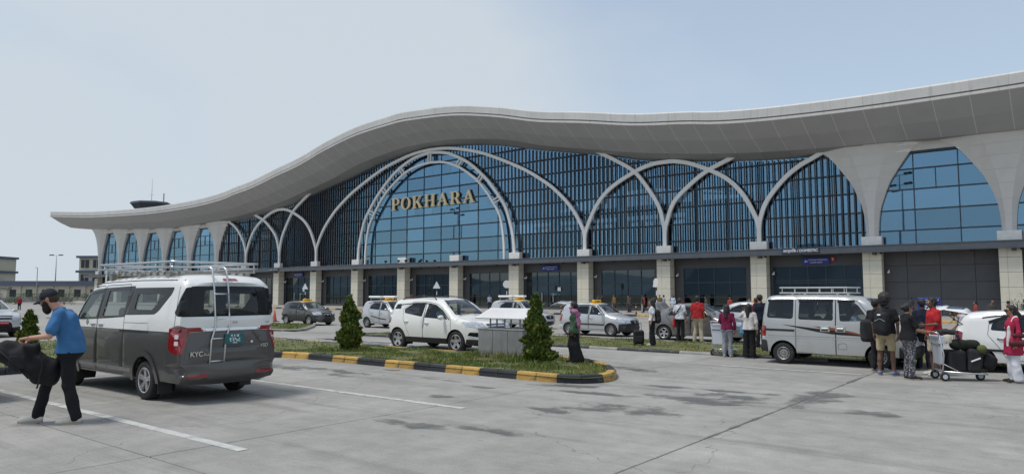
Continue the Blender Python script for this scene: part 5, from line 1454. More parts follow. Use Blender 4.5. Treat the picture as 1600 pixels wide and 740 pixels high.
for sg in (1, -1):
    c.seam([(-.45, 1.17), (-1.58, 1.175)], .04, m_trim, sg, 'door_rail', .003)
    c.seam([(-.6, 1.32), (-1.55, 1.33), (-1.57, 1.19)], .006, None, sg); c.seam([(1.6, zt2), (-2.3, zt2)], .008, m_trim, sg, 'colour_break', .002)
    c.seam([(1.3, .62), (-.9, .60)], .05, m_brush, sg, 'body_crease', .003) if False else None
    c.handle(.70, 1.26, m_chrome, sg, .2); c.handle(.36, 1.26, m_chrome, sg, .2); c.mirror(1.5, 1.36, p_white, sg, (.12, .14, .22))
    c.seam([(1.2, 2.03), (.2, 2.06), (-1.0, 2.085), (-2.3, 2.08)], .012, None, sg, 'roof_gutter', .003)
    c.seam([(-2.46, 2.09), (-2.46, 1.28)], .008, None, sg)
    arc = [(-1.465+.47*math.cos(t), .335+.47*math.sin(t)) for t in np.linspace(-.05, PI+.05, 24)]
    c.seam(arc, .10, p_vgrey, sg, 'wheel_arch_flare', .022)
    arc = [(1.80+.47*math.cos(t), .335+.47*math.sin(t)) for t in np.linspace(-.05, PI+.05, 24)]
    c.seam(arc, .10, p_vgrey, sg, 'wheel_arch_flare', .022)
    c.seam([(1.3, .50), (-.95, .48)], .07, m_steel, sg, 'sill_trim', .006)
    MB().box(-.01, .01, -.12, .12, -.2, .2).build('mud_flap', m_trim, c.root, (-1.465-.45, sg*.76, .33))
    for z0, z1 in ((.98, 1.05), (1.09, 1.16)):       # clear lenses inside the lamp
        c.seam([(-2.50, (z0+z1)/2), (-2.60, (z0+z1)/2)], z1-z0, m_tailw, sg, 'lamp_lens', .007)
# leaf-shaped company mark on the front door
mk = mat('decal_green', (0.10, 0.22, 0.16), .5)
mb = MB()
for dx, dz in ((0, .04), (-.04, 0), (.04, 0), (0, -.03), (-.02, .09), (.03, .06)):
    pts = [(.98+dx, 1.26+dz), (.955+dx, 1.29+dz), (.98+dx, 1.33+dz), (1.0+dx, 1.29+dz)]
    mb.add([tuple(c.side(np.float64(x), np.float64(z), 1, .004+abs(dx)*.02)) for x, z in pts], [(0, 1, 2, 3)])
mb.build('door_emblem', mk, c.root)
# rear details
RXr = (R(90), 0, R(-90))
def rp(y, z, off=.0): p = c.rib(np.float64(c.ur(z)), np.float64(y), off); return tuple(p)
MB().rbox(-.008, .008, -.18, .18, -.09, .09, .004).build('number_plate', m_plate_g, c.root, (rp(-.02, 1.06)[0]-.014, -.02, 1.065))
pl = [o for o in c.root.children if o.name.startswith('number_plate')][0]
for t_, zz, sz in (('ग १ ज', .05, .065), ('१२५८', -.015, .10), ('TOUR', -.068, .03)):
    text('lettering', t_, sz, m_plate_w, pl, (-.0095, 0, zz), RXr, .0008, bold=.001)
text('lettering', 'KYC', .115, m_chrome, c.root, (rp(.64, .83)[0]-.012, .64, .83), RXr, .006, bold=.002)
text('lettering', 'Auto', .07, m_chrome, c.root, (rp(.45, .82)[0]-.012, .46, .82), RXr, .006)
text('lettering', 'V5D', .085, m_chrome, c.root, (rp(-.62, .92)[0]-.012, -.62, .92), RXr, .006, shear=.2)
text('lettering', 'KYC', .05, m_steel, c.root, (rp(-.05, 1.33)[0]-.012, -.03, 1.345), RXr, .003)
text('lettering', 'ABS', .04, m_steel, c.root, (rp(-.72, 1.33)[0]-.012, -.70, 1.335), RXr, .003)
MB().lathe([(.02, 0), (.02, .02), (.001, .02)], 10, T((rp(-.36, 1.0)[0], -.36, 1.0), ry=R(-90))).build('lock', m_wht, c.root)
# ladder
xb_ = -2.665
ld = MB()
for y in (.32, .06):
    ld.tube([(-2.25, y+.02, 2.26), (-2.34, y+.02, 2.31), (-2.50, y+.02, 2.31), (-2.60, y+.02, 2.27), (-2.68, y+.02, 1.95), (-2.73, y+.01, 1.42), (-2.74, y+.0, 1.30), (-2.75, y+.08, 1.05), (-2.75, y+.10, .64)], .017, 8)
for z, dy, x in ((2.18, .02, -2.62), (1.84, .02, -2.70), (1.41, .01, -2.73), (1.08, .07, -2.75), (.70, .10, -2.75)): ld.tube([(x, .32+dy, z), (x, .06+dy, z)], .015, 8)
for y in (.34, .08): ld.tube([(-2.75, y-.02, 1.45), (-2.62, y-.02, 1.45)], .012, 6).tube([(-2.75, y+.06, .66), (-2.64, y+.06, .66)], .012, 6)
ld.build('ladder', m_brush, c.root, smooth=True)
# roof rack: upper hoop, lower hoop, posts, slats
rk = MB(); X0, X1, Y1 = .75, -2.15, .80
def hoop(z, r, y=Y1): rk.tube(smooth_curve([(X0-.1, -y, z), (X1+.1, -y, z)], 2)+smooth_curve([(X1+.1, -y, z), (X1, -y+.1, z), (X1, y-.1, z), (X1+.1, y, z)], 3)[1:]+[(X0-.1, y, z)]+smooth_curve([(X0-.1, y, z), (X0, y-.1, z), (X0, -y+.1, z), (X0-.1, -y, z)], 3)[1:-1], r, 8, closed=True)
hoop(2.40, .02); hoop(2.31, .014)
for x in (.6, -.1, -.8, -1.5, -2.05):
    for y in (-Y1, Y1): rk.tube([(x, y, 2.23), (x, y, 2.40)], .012, 6)
rk.build('rack_hoop', m_brush, c.root, smooth=True)
m_rk = mat('weathered_rack_slat', (0.42, 0.41, 0.38), .6, metal=.3, var=.25, vscale=6, rand=.15)
sl = MB().rbox(-.05, .05, -Y1, Y1, 2.225, 2.25, .004).mesh('slat', [m_rk])
for k in range(11): obj('rack_slat', sl, c.root, (.55-k*.26, 0, 0))
rk = MB()
for y in (-.62, .62): rk.rbox(X1, X0, y-.03, y+.03, 2.175, 2.225, .006)
for x in (.4, -.8, -1.9):
    for y in (-.72, .72): rk.rbox(x-.05, x+.05, y-.05, y+.05, 2.10, 2.23, .01)
rk.build('rack_rail', m_rk, c.root)

# ---------------------------------------------------------------- silver microvan with graphics
a = 1.835
pf = [(a-.10, .28), (a-.02, .36), (a, .58), (a-.04, .76), (a-.12, .92), (a-.3, 1.03), (a-.48, 1.14), (a-.72, 1.40), (a-1.02, 1.66), (a-1.28, 1.745), (a-1.8, 1.785), (-.9, 1.79), (-1.5, 1.775), (-1.66, 1.72), (-1.72, 1.6), (-1.77, 1.3), (-1.81, .95), (-1.83, .62), (-1.835, .42), (-1.78, .32)]
w1 = rc([(.90, 1.17), (.62, 1.56), (.50, 1.63), (.16, 1.645), (.19, 1.14)], .06); w2 = rc([(.03, 1.155), (.03, 1.65), (-.80, 1.655), (-.83, 1.17)], .06); w3 = rc([(-.965, 1.18), (-.945, 1.66), (-1.60, 1.645), (-1.655, 1.20)], .08)
d1 = rc([(1.28, .62), (1.25, .98), (.98, 1.16), (.62, 1.66), (.10, 1.70), (.085, .27), (.78, .27), (.95, .45)], .04); d2 = rc([(.075, .27), (.09, 1.70), (-.90, 1.70), (-.905, .33)], .03)
m_st1 = mat('graphic_black', (.012, .012, .012), .35); m_st2 = mat('graphic_rust', (.26, .065, .025), .35)
side = [R_('window', w1, g_tint, -.006, parent='door'), R_('window', w2, g_tint, -.006, parent='sliding_door'), R_('window', w3, g_dark, -.006, id=1),
        R_('graphic', [(-1.26, 1.035), (-.80, .945), (-.35, .86), (.0, .815), (.2, .80), (.86, .78), (.15, .90), (-.35, .945), (-.9, 1.0)], m_st1, .003), R_('graphic_rust', [(-.47, 1.005), (-.15, .93), (.2, .88), (.87, .782), (.50, .885), (.15, .965), (-.1, .99)], m_st2, .003),
        R_('tail_light', rc([(-1.69, .72), (-1.67, .98), (-1.9, .98), (-1.9, .72)], .02), m_tail, .008), R_('rear_bumper', [(-1.9, .2), (-1.9, .62), (-1.66, .6), (-1.62, .2)], m_trim, .012, one=True),
        R_('front_bumper', [(1.9, .1), (1.9, .56), (1.52, .54), (1.5, .1)], m_trim, .01, one=True), R_('headlight', rc([(1.5, .95), (1.45, .72), (1.9, .70), (1.9, .86)], .04), m_lamp, .006),
        R_('door', d1, p_silver), R_('sliding_door', d2, p_silver)]
def rib_eeco(c):
    hw = .74; U = c.ur
    o = [R_('windshield', rc([(c.ux(a-.5), -hw*.9), (c.ux(a-1.08), -hw*.86), (c.ux(a-1.08), hw*.86), (c.ux(a-.5), hw*.9)], .08), g_car, -.006), R_('rear_window', rc([(U(1.64), -.58), (U(1.64), .58), (U(1.2), .6), (U(1.2), -.6)], .07), g_dark, -.006),
         R_('grille', rc([(c.uf(.66), -.4), (c.uf(.66), .4), (c.uf(.84), .42), (c.uf(.84), -.42)], .04), m_gloss, -.006), R_('front_bumper', [(0, -1), (c.uf(.56), -1), (c.uf(.56), 1), (0, 1)], m_trim, .01),
         R_('rear_bumper', [(U(.60), -1), (U(.60), 1), (c.U[-1]+.01, 1), (c.U[-1]+.01, -1)], m_trim, .012)]
    for sg in (1, -1):
        o.append(R_('tail_light', [(U(.98), sg*.64), (U(.98), sg*.8), (U(.72), sg*.8), (U(.72), sg*.64)], m_tail, .008, key=('tail_light', sg, 0)))
        o.append(R_('headlight', [(c.uf(.70), sg*.46), (c.uf(.70), sg*.8), (c.uf(.86), sg*.8), (c.uf(.86), sg*.46)], m_lamp, .006, key=('headlight', sg, 0)))
    return o
sp = dict(W=1.48, prof=pf, vert=[(.2, .95), (.34, .98), (.6, 1.0), (.9, .995), (1.1, .985), (1.4, .945), (1.66, .895), (1.9, .83)], zb=.30, xw=(1.085, -1.235), r=.275, ra=.345, paint=p_silver, side=side, rib=rib_eeco, rim='steel', ww=.17,
          seats=[(.45, -.35, .46, .6), (.45, .35, .46, .6), (-.35, 0, 1.15, .55), (-1.2, 0, 1.15, .55)], dash=1.0, belt=1.1, edge=.1, rplan=(-1.45, .05, 2.2), fplan=(1.2, .14, 2.2), seams=[(d1+[d1[0]],), (d2+[d2[0]],)], grid=.1, pn=5, bow=.06, drive=.34)
c = Car('van', 'silver microvan with black and rust side graphics and roof rack', 'van', (-4.985, 20.2, 0), 0, sp).build()
for sg in (1, -1):
    c.seam([(-1.70, .89), (-.93, .88)], .055, m_trim, sg, 'side_moulding', .006)
    c.seam([(-1.62, .70), (1.3, .70)], .012, p_silver2, sg, 'crease_line', .006); c.seam([(-1.62, .735), (1.3, .735)], .008, m_steel, sg, 'crease_line', .003)
    for x in (-.17, .20):
        y = float(c.ys(x, .94)); mb = MB().rbox(-.12, .12, -.004, .012, -.075, .075, .012); mb.cur = 1; mb.rbox(-.085, .085, .012, .03, -.02, .03, .01); mb.cur = 2; mb.rbox(-.08, .08, .0125, .014, -.055, -.02, .001)
        o = mb.build('handle', [m_chrome, m_brush, m_trim], c.root); o.location = (x, sg*y, .945); o.scale = (1, sg, 1)
    c.seam(rc([(.14, .56), (.14, .44), (.34, .44), (.34, .58), (.26, .60)], .03)+[(.14, .56)], .006, None, sg, 'fuel_flap_gap')
    c.mirror(.98, 1.2, m_chrome, sg, (.12, .13, .2))
    for (x0, x1, zz) in ((-.95, -1.62, 1.665), (.04, -.82, 1.665), (.55, .14, 1.655)): c.seam([(x0, zz), (x1, zz-.01)], .06, m_gloss, sg, 'rain_guard', .012)
    MB().box(-.008, .008, -.09, .09, -.13, .13).build('mud_flap', m_trim, c.root, (-1.235-.37, sg*.63, .32))
rk = MB(); z0, z1 = 1.86, 2.0; X0, X1, Y1 = .42, -1.35, .56
for z in (z0, z1): rk.tube([(X0, -Y1+.06, z), (X0-.06, -Y1, z), (X1+.06, -Y1, z), (X1, -Y1+.06, z), (X1, Y1-.06, z), (X1+.06, Y1, z), (X0-.06, Y1, z), (X0, Y1-.06, z)], .018, 7, closed=True)
for x in np.linspace(X1+.08, X0-.08, 6):
    for y in (-Y1, Y1): rk.tube([(x, y, z0), (x, y, z1)], .011, 6)
    rk.tube([(x, -Y1, z0), (x, Y1, z0)], .011, 6)
for x in (-1.0, .12):
    for y in (-Y1+.02, Y1-.02): rk.rbox(x-.03, x+.03, y-.03, y+.03, 1.70, 1.87, .008)
rk.build('roof_rack', mat('rack_grey_paint', (.5, .5, .47), .5, metal=.3), c.root, smooth=False)
EECO = c
# ================================================================== people (smooth implicit surfaces, one continuous body each)
def surface_nets(D, org, h):
    """polygonise a distance grid; returns vertices and quads"""
    S = D < 0
    c = [S[i:S.shape[0]-1+i, j:S.shape[1]-1+j, k:S.shape[2]-1+k] for i in (0, 1) for j in (0, 1) for k in (0, 1)]
    cnt = sum(a.astype(np.int8) for a in c); act = (cnt > 0) & (cnt < 8)
    I = np.argwhere(act); N = len(I)
    if N == 0: return [], []
    idm = np.full(act.shape, -1, np.int64); idm[act] = np.arange(N)
    offs = np.array([(i, j, k) for i in (0, 1) for j in (0, 1) for k in (0, 1)])
    val = np.stack([D[I[:, 0]+o[0], I[:, 1]+o[1], I[:, 2]+o[2]] for o in offs], 1)
    acc = np.zeros((N, 3)); n = np.zeros(N)
    for a in range(8):
        for b in range(a+1, 8):
            if np.abs(offs[a]-offs[b]).sum() != 1: continue
            va, vb = val[:, a], val[:, b]; m_ = (va < 0) != (vb < 0)
            t = np.where(m_, va/(va-vb+1e-12), 0)[:, None]
            acc += np.where(m_[:, None], offs[a]+(offs[b]-offs[a])*t, 0); n += m_
    V = (I+acc/n[:, None])*h+org
    F = []
    for ax in range(3):
        u, w = (ax+1) % 3, (ax+2) % 3
        s0 = [slice(None)]*3; s1 = [slice(None)]*3; s0[ax] = slice(0, -1); s1[ax] = slice(1, None)
        A = S[tuple(s0)]; B = S[tuple(s1)]; E_ = np.argwhere(A != B)
        E_ = E_[(E_[:, u] > 0) & (E_[:, w] > 0) & (E_[:, u] < S.shape[u]-1) & (E_[:, w] < S.shape[w]-1)]
        if not len(E_): continue
        eu = np.zeros(3, int); eu[u] = 1; ew = np.zeros(3, int); ew[w] = 1
        q = [E_-eu-ew, E_-ew, E_, E_-eu]
        ids = np.stack([idm[x[:, 0], x[:, 1], x[:, 2]] for x in q], 1)
        fl = A[E_[:, 0], E_[:, 1], E_[:, 2]]
        ids = np.where(fl[:, None], ids, ids[:, ::-1])
        F.append(ids)
    return V, np.concatenate(F)

def d_cap(p, a, b, r0, r1):
    a = np.asarray(a, float); b = np.asarray(b, float); ab = b-a; t = np.clip(((p-a)@ab)/(ab@ab+1e-12), 0, 1)
    return np.linalg.norm(p-a-t[:, None]*ab, axis=1)-(r0+(r1-r0)*t)
def smin(a, b, k):
    h = np.clip(.5+.5*(b-a)/k, 0, 1); return b*(1-h)+a*h-k*h*(1-h)
def folds(p, amp, sc=1.0, seed=0.0):
    x, y, z = p[:, 0]*sc+seed, p[:, 1]*sc+seed*1.7, p[:, 2]*sc
    return amp*(np.sin(9*z+5*np.sin(7*x+3*y))*.5+np.sin(23*x+13*z+3*np.sin(11*y+9*z))*.3+np.sin(31*y-17*z+2*np.sin(15*x))*.3)

def solid(prims, h, k=.03, clip=None, fold=0.0, fsc=1.0, seed=0.0, pad=.04):
    """prims: (a, b, ra, rb) tapered capsules joined smoothly; clip: list of (point, normal) half-spaces kept where (p-point).normal < 0"""
    pts = np.array([q for a, b, ra, rb in prims for q in (a, b)], float); rr = max(max(ra, rb) for _, _, ra, rb in prims)+pad
    lo, hi = pts.min(0)-rr, pts.max(0)+rr; n = np.ceil((hi-lo)/h).astype(int)+1
    ax = [lo[i]+h*np.arange(n[i]) for i in range(3)]
    G = np.stack(np.meshgrid(*ax, indexing='ij'), -1).reshape(-1, 3)
    D = None
    for a, b, ra, rb in prims:
        d = d_cap(G, a, b, ra, rb); D = d if D is None else smin(D, d, k)
    if fold: D = D+folds(G, fold, fsc, seed)
    for (c_, n_) in (clip or []):
        D = np.maximum(D, (G-np.asarray(c_, float))@np.asarray(n_, float))
    return surface_nets(D.reshape(n), lo, h)

def V3(*a): return np.array(a, float)
BASE = dict(pelvis=V3(0, 0, .93), waist=V3(0, 0, 1.07), chest=V3(.0, 0, 1.28), neck=V3(-.01, 0, 1.43), head=V3(.02, 0, 1.575), hf=V3(1, 0, 0), hu=V3(0, 0, 1),
            shL=V3(-.01, .175, 1.375), elL=V3(-.03, .235, 1.11), wrL=V3(.03, .24, .87), hipL=V3(0, .085, .90), knL=V3(.02, .095, .49), anL=V3(-.01, .10, .085), toL=V3(.15, .12, .03),
            shR=V3(-.01, -.175, 1.375), elR=V3(-.03, -.235, 1.11), wrR=V3(.03, -.24, .87), hipR=V3(0, -.085, .90), knR=V3(.02, -.095, .49), anR=V3(-.01, -.10, .085), toR=V3(.15, -.12, .03))
MC = {}
def cloth(col, key=None, rough=.85, var=.12, pat=None):
    k = key or 'cloth_%02x%02x%02x' % tuple(int(255*min(1, c)**.45) for c in col)
    if k in MATS: return MATS[k]
    return mat(k, col, rough, var=var, vscale=9, bump=.25, bscale=90, spec=.25, dirt=pat)
def skin_m(t):
    t_ = {'fair': (.50, .27, .19), 'tan': (.34, .18, .11), 'brown': (.27, .145, .09), 'dark': (.15, .08, .052)}[t]
    return mat('skin_'+t, t_, .55, var=.08, vscale=12, spec=.4)
m_hair = mat('hair_black', (.012, .010, .009), .5, var=.4, vscale=30, bump=.6, bscale=80, stretch=(1, 1, .2))
m_hairb = mat('hair_brown', (.045, .024, .014), .55, var=.4, vscale=30, bump=.6, bscale=80)
m_eyew = mat('eye_white', (.7, .68, .65), .3); m_eyed = mat('eye_dark', (.015, .01, .008), .2); m_lip = mat('lip', (.26, .09, .07), .5)
m_sole = mat('shoe_sole', (.36, .30, .24), .7)

def hand_geo(mb, w, d, palm, curl=.6, size=1.0):
    """palm and five bent fingers from wrist w along d; palm: direction the palm faces"""
    d = d/np.linalg.norm(d); palm = palm-d*(palm@d); palm = palm/(np.linalg.norm(palm)+1e-9); s = np.cross(d, palm)
    z = size; c0 = w+d*.01
    rings = []
    for t, hw_, th in ((-.02, .026, .020), (.02, .034, .019), (.055, .041, .016), (.088, .040, .013)):
        q = w+d*t*z
        rings.append([tuple(q+s*a*hw_*z+palm*b*th*z) for a, b in ((-1, -.6), (-.6, -1), (.6, -1), (1, -.6), (1, .6), (.6, 1), (-.6, 1), (-1, .6))])
    mb.loft(rings)
    for i, (o, l) in enumerate(((-.031, .070), (-.010, .080), (.011, .075), (.031, .058))):
        b0 = w+d*.085*z+s*o*z; ang = curl*(.9+.08*i); pts = [b0]; a = 0
        for f in (.45, .32, .27):
            a += ang; dv = d*math.cos(a)+palm*math.sin(a); pts.append(pts[-1]+dv*l*f*z)
        mb.tube([tuple(p) for p in pts], [.0095*z, .009*z, .0082*z, .006*z], 6)
    b0 = w+d*.025*z-s*.034*z; dv = -s*.62+d*.68+palm*.25; p1 = b0+dv*.034*z; p2 = p1+(d*.8-s*.12+palm*.5)*.034*z
    mb.tube([tuple(b0), tuple(p1), tuple(p2)], [.012*z, .0105*z, .007*z], 6)

def person(label, loc, rotz, height=1.68, pose=None, skin='tan', hair='short', top=((.5, .5, .5), 'short'), bottom=((.03, .03, .035), 'trousers'), shoes=(.03, .03, .03), build=1.0, h=.022,
           hairm=None, curl=.5, group='people around the parked cars', extras=(), detail=False, palms=None, hat=None, beard=None, glasses=False, mask=None, hem=None, female=False, sole=None, topm=None, botm=None):
    P = {k: v.copy() for k, v in BASE.items()}
    for k, v in (pose or {}).items(): P[k] = V3(*v)
    for q in ('hf', 'hu'): P[q] /= np.linalg.norm(P[q])
    sc = height/1.70; b = build; sk = skin_m(skin)
    f, u = P['hf'], P['hu']; u = u-f*(u@f); u /= np.linalg.norm(u); l = np.cross(u, f); H = P['head']
    hp = lambda x, y, z: tuple(H+f*x+l*y+u*z)
    lat = P['shL']-P['shR']; lat = lat/np.linalg.norm(lat)
    # --- body: head, neck, torso, limbs as one surface
    prims = [(hp(-.012, 0, .035), hp(.005, 0, .028), .084, .080), (hp(.02, 0, -.02), hp(.045, 0, -.068), .066, .040), (hp(.085, 0, .012), hp(.104, 0, -.022), .010, .016), (hp(.072, .03, .03), hp(.072, -.03, .03), .020, .020),
             (hp(-.005, .078, .0), hp(-.01, .084, .03), .012, .015), (hp(-.005, -.078, .0), hp(-.01, -.084, .03), .012, .015), (hp(.06, .02, -.05), hp(.06, -.02, -.05), .026, .026),
             (P['neck'], hp(-.01, 0, -.04), .056*b, .052), (P['neck'], P['chest'], .07*b, .10*b), (P['shL']*.55+P['shR']*.45, P['shL'], .055, .05*b), (P['shR']*.55+P['shL']*.45, P['shR'], .055, .05*b),
             (P['chest']+lat*.06, P['waist']+lat*.05, .105*b, .10*b), (P['chest']-lat*.06, P['waist']-lat*.05, .105*b, .10*b), (P['waist'], P['pelvis'], .12*b, .13*b), (P['hipL'], P['hipR'], .095*b, .095*b)]
    for s in 'LR':
        prims += [(P['sh'+s], P['el'+s], .047*b, .037), (P['el'+s], P['wr'+s], .037, .026), (P['hip'+s], P['kn'+s], .078*b, .052), (P['kn'+s], P['kn'+s]*.62+P['an'+s]*.38+V3(-.015, 0, 0), .05, .05), (P['kn'+s]*.62+P['an'+s]*.38, P['an'+s], .048, .033), (P['an'+s], P['to'+s], .036, .03)]
    for q in range(8, 15): a_, b_, r0_, r1_ = prims[q]; prims[q] = (a_, b_, r0_*.82, r1_*.82)
    for i_ in range(2):                 # keep the body well inside its clothes
        o_ = 15+i_*6
        for q in ((0,) if top[1] != 'long' else (0, 1))+((2,) if bottom[1] == 'shorts' else (2, 3, 4)): a_, b_, r0_, r1_ = prims[o_+q]; prims[o_+q] = (a_, b_, r0_*(.74 if q > 1 else .86), r1_*(.74 if q > 1 else .92))
    V, F = solid(prims, h, .022)
    if detail:          # finer head with face
        Vh, Fh = solid(prims[:8], h*.5, .012)
    mb = MB(); mb.add(np.asarray(V).tolist(), [tuple(q) for q in F.tolist()])
    if detail: mb.add(np.asarray(Vh).tolist(), [tuple(q) for q in Fh.tolist()])
    for s in 'LR':
        d = P['wr'+s]-P['el'+s]; d = d/np.linalg.norm(d); pm = (palms or {}).get(s, -lat*(1 if s == 'L' else -1))
        hand_geo(mb, P['wr'+s]+d*.01, (palms or {}).get('d'+s, d), np.asarray(pm, float), curl)
    nf = len(mb.f)
    mb.cur = 1
    for y in (.032, -.032): mb.ball(hp(.086, y, .012), .0135, 8, 5)
    mb.cur = 2
    for y in (.032, -.032): mb.ball(hp(.0955, y, .012), .007, 6, 4)
    mb.cur = 3; mb.tube([hp(.082, .024, -.052), hp(.092, 0, -.051), hp(.082, -.024, -.052)], [.004, .008, .004], 6)
    root = mb.build('person', [sk, m_eyew, m_eyed, m_lip], None, loc, rotz, smooth=True)
    root.scale = (sc, sc, sc); tag(root, label, 'person', group)
    def child(name, pr, m, k=.03, clip=None, fold=.006, fsc=1.0, hh=None, pad=.04):
        V, F = solid(pr, hh or h, k, clip, fold, fsc, rnd.uniform(0, 9), pad)
        q = MB(); q.add(np.asarray(V).tolist(), [tuple(x) for x in np.asarray(F).tolist()]); return q.build(name, m, root, smooth=True)
    # --- top
    tc, sleeve = top; tm = topm or cloth(tc); e = .012; fw_ = .90 if female else 1.0
    zc = P['pelvis']-V3(0, 0, .05) if hem is None else P['pelvis']+V3(0, 0, hem)
    pr = [(P['neck']-V3(0, 0, .02), P['chest'], .075*b, .105*b+e), (P['shL']*.6+P['shR']*.4, P['shL'], .064, .049*b+e*.5), (P['shR']*.6+P['shL']*.4, P['shR'], .064, .049*b+e*.5),
          (P['chest']+lat*.06, P['waist']+lat*.055, .106*b+e, .106*b*fw_+e), (P['chest']-lat*.06, P['waist']-lat*.055, .106*b+e, .106*b*fw_+e), (P['waist']+lat*.06, P['pelvis']+lat*.06+V3(0, 0, -.06), .112*b*fw_+e, .138*b+e), (P['waist']-lat*.06, P['pelvis']-lat*.06+V3(0, 0, -.06), .112*b*fw_+e, .138*b+e)]
    if female: pr += [(P['chest']+lat*.06+V3(.07, 0, -.03), P['chest']+lat*.06+V3(.07, 0, -.05), .055+e*.6, .055+e*.6), (P['chest']-lat*.06+V3(.07, 0, -.03), P['chest']-lat*.06+V3(.07, 0, -.05), .055+e*.6, .055+e*.6)]
    if hem is not None and hem < -.05:          # long kurta
        for s in 'LR': pr.append((P['hip'+s]+lat*(.04 if s == 'L' else -.04), P['hip'+s]*.4+P['kn'+s]*.6, .12*b+e, .13*b+e))
    sl = {'short': .72, 'none': .15, 'long': 1.0}[sleeve]
    for s in 'LR':
        A, B_, C_ = P['sh'+s], P['el'+s], P['wr'+s]
        if sleeve == 'long': pr += [(A, B_, .053*b+e*.4, .046+e*.3), (B_, C_*.93+B_*.07, .046+e*.3, .038+e*.3)]
        else: pr.append((A, A+(B_-A)*sl, .052*b+e*.4, .054*b+e*.4))
    child('shirt' if sleeve != 'long' else 'jacket', pr, tm, .02, [(zc, (0, 0, -1)), (P['neck']+V3(0, 0, .045), (0, 0, 1))], .011, 1.15)
    # --- bottom
    bc, kind = bottom; bm_ = botm or cloth(bc)
    wa = [(P['pelvis']+V3(0, 0, .04), P['pelvis']-V3(0, 0, .02), .115*b, .128*b), (P['hipL'], P['hipR'], .112*b, .112*b), (P['hipL']-V3(.03, 0, -.02), P['hipR']-V3(.03, 0, -.02), .11*b, .11*b)]
    wc = [(P['pelvis']-V3(0, 0, .028), (0, 0, 1))]
    if kind == 'skirt':
        mid = (P['anL']+P['anR'])/2; pr = wa+[(P['pelvis'], (P['knL']+P['knR'])/2, .13, .17), ((P['knL']+P['knR'])/2, mid+V3(-.06, 0, 0), .16, .19)]
        for s in 'LR': pr.append((P['kn'+s], P['an'+s]+V3(-.02, 0, -.02), .10, .11))
        child('skirt', pr, bm_, .05, wc+[(V3(0, 0, .015), (0, 0, -1))], .012, .8)
    else:
        wd = {'trousers': (.094, .071, .064), 'slim': (.09, .069, .060), 'wide': (.105, .095, .105), 'shorts': (.090, .080, .08)}[kind]; pr = list(wa); cl = wc
        for s in 'LR':
            hp_, kn, an = P['hip'+s], P['kn'+s], P['an'+s]
            if kind == 'shorts': pr += [(hp_, hp_*.08+kn*.92, wd[0]*b, wd[1])]
            else: pr += [(hp_, kn, wd[0]*b, wd[1]), (kn, an+V3(-.005, 0, -.0), wd[1], wd[2])]
        if kind == 'shorts': cl = wc+[(P['knL']*.97+P['hipL']*.03+V3(0, 0, .02), (0, 0, -1))]
        else: cl = wc+[(V3(0, 0, .035), (0, 0, -1))]
        child('shorts' if kind == 'shorts' else 'trousers', pr, bm_, .014, cl, .012, 1.2)
    # --- shoes
    for s in 'LR':
        an, to = P['an'+s], P['to'+s]; bk = an+(an-to)*V3(.28, .28, 0)-V3(0, 0, .035)
        t3 = to+(to-an)*V3(.25, .25, 0)
        V, F = solid([(bk, to+V3(0, 0, .008), .037, .037), (an-V3(0, 0, .0), to*.5+an*.5-V3(0, 0, .005), .043, .036), (to+V3(0, 0, .004), t3+V3(0, 0, .002), .037, .028)], h*.8, .03, [(V3(0, 0, min(bk[2], to[2])-.022), (0, 0, -1)), (an+V3(0, 0, .02), (0, 0, 1))])
        q = MB(); q.add(np.asarray(V).tolist(), [tuple(x) for x in np.asarray(F).tolist()]); sh = q.build('shoe', cloth(shoes, rough=.6), root, smooth=True)
        d = (t3-bk); L_ = np.linalg.norm(d[:2]); an_ = math.atan2(d[1], d[0]); cc = (t3+bk)/2; zf = min(bk[2], to[2])-.03
        q = MB(); n_ = 16
        ol = [((L_/2+.035)*math.cos(t)*(1 if True else 1), (.046-.006*math.cos(t))*math.sin(t)) for t in np.linspace(0, 2*PI, n_+1)[:-1]]
        q.prism(ol, 0, .024, 'xy', T((cc[0], cc[1], max(zf-.0, -.004)), rz=an_)); q.build('sole', sole or m_sole, sh)
    # --- hair, hat, face extras
    hm = hairm or m_hair
    fc = (hp(.055, 0, .05), tuple(f*.93+u*-.36)); back = (hp(.03, 0, 0), tuple(f))
    if hair != 'none':
        cap_p = [(hp(-.02, 0, .042), hp(.0, 0, .045), .096, .092), (hp(-.045, 0, -.0), hp(-.03, 0, -.045), .075, .058)]
        cl = [fc]
        if hair == 'afro': cap_p = [(hp(-.02, 0, .07), hp(-.01, 0, .09), .125, .12), (hp(-.05, 0, .0), hp(-.05, 0, -.03), .10, .08)]
        if hair == 'buzz': cap_p = [(hp(-.018, 0, .036), hp(.0, 0, .034), .089, .084), (hp(-.04, 0, -.0), hp(-.03, 0, -.035), .068, .05)]
        if hair in ('long', 'tail'): cap_p += [(hp(-.05, 0, .02), hp(-.075, 0, -.09), .085, .07)]
        if hair == 'long': cap_p += [(hp(-.07, .02, -.06), tuple(P['chest']-V3(.1, 0, -.02)+lat*.02), .075, .05), (hp(-.03, .07, .0), hp(-.04, .085, -.17), .035, .03), (hp(-.03, -.07, .0), hp(-.04, -.085, -.17), .035, .03)]; cl = [(hp(.045, 0, .03), tuple(f*.97+u*-.24))]
        if hair == 'tail': cap_p += [(hp(-.10, 0, .0), hp(-.15, 0, -.08), .04, .045), (hp(-.15, 0, -.08), hp(-.13, 0, -.24), .045, .018)]
        if hair == 'bun': cap_p += [(hp(-.11, 0, .02), hp(-.13, 0, .02), .05, .05)]
        child('hair', cap_p, hm, .02, cl, .005 if hair != 'afro' else .012, 3.0, hh=h*.8)
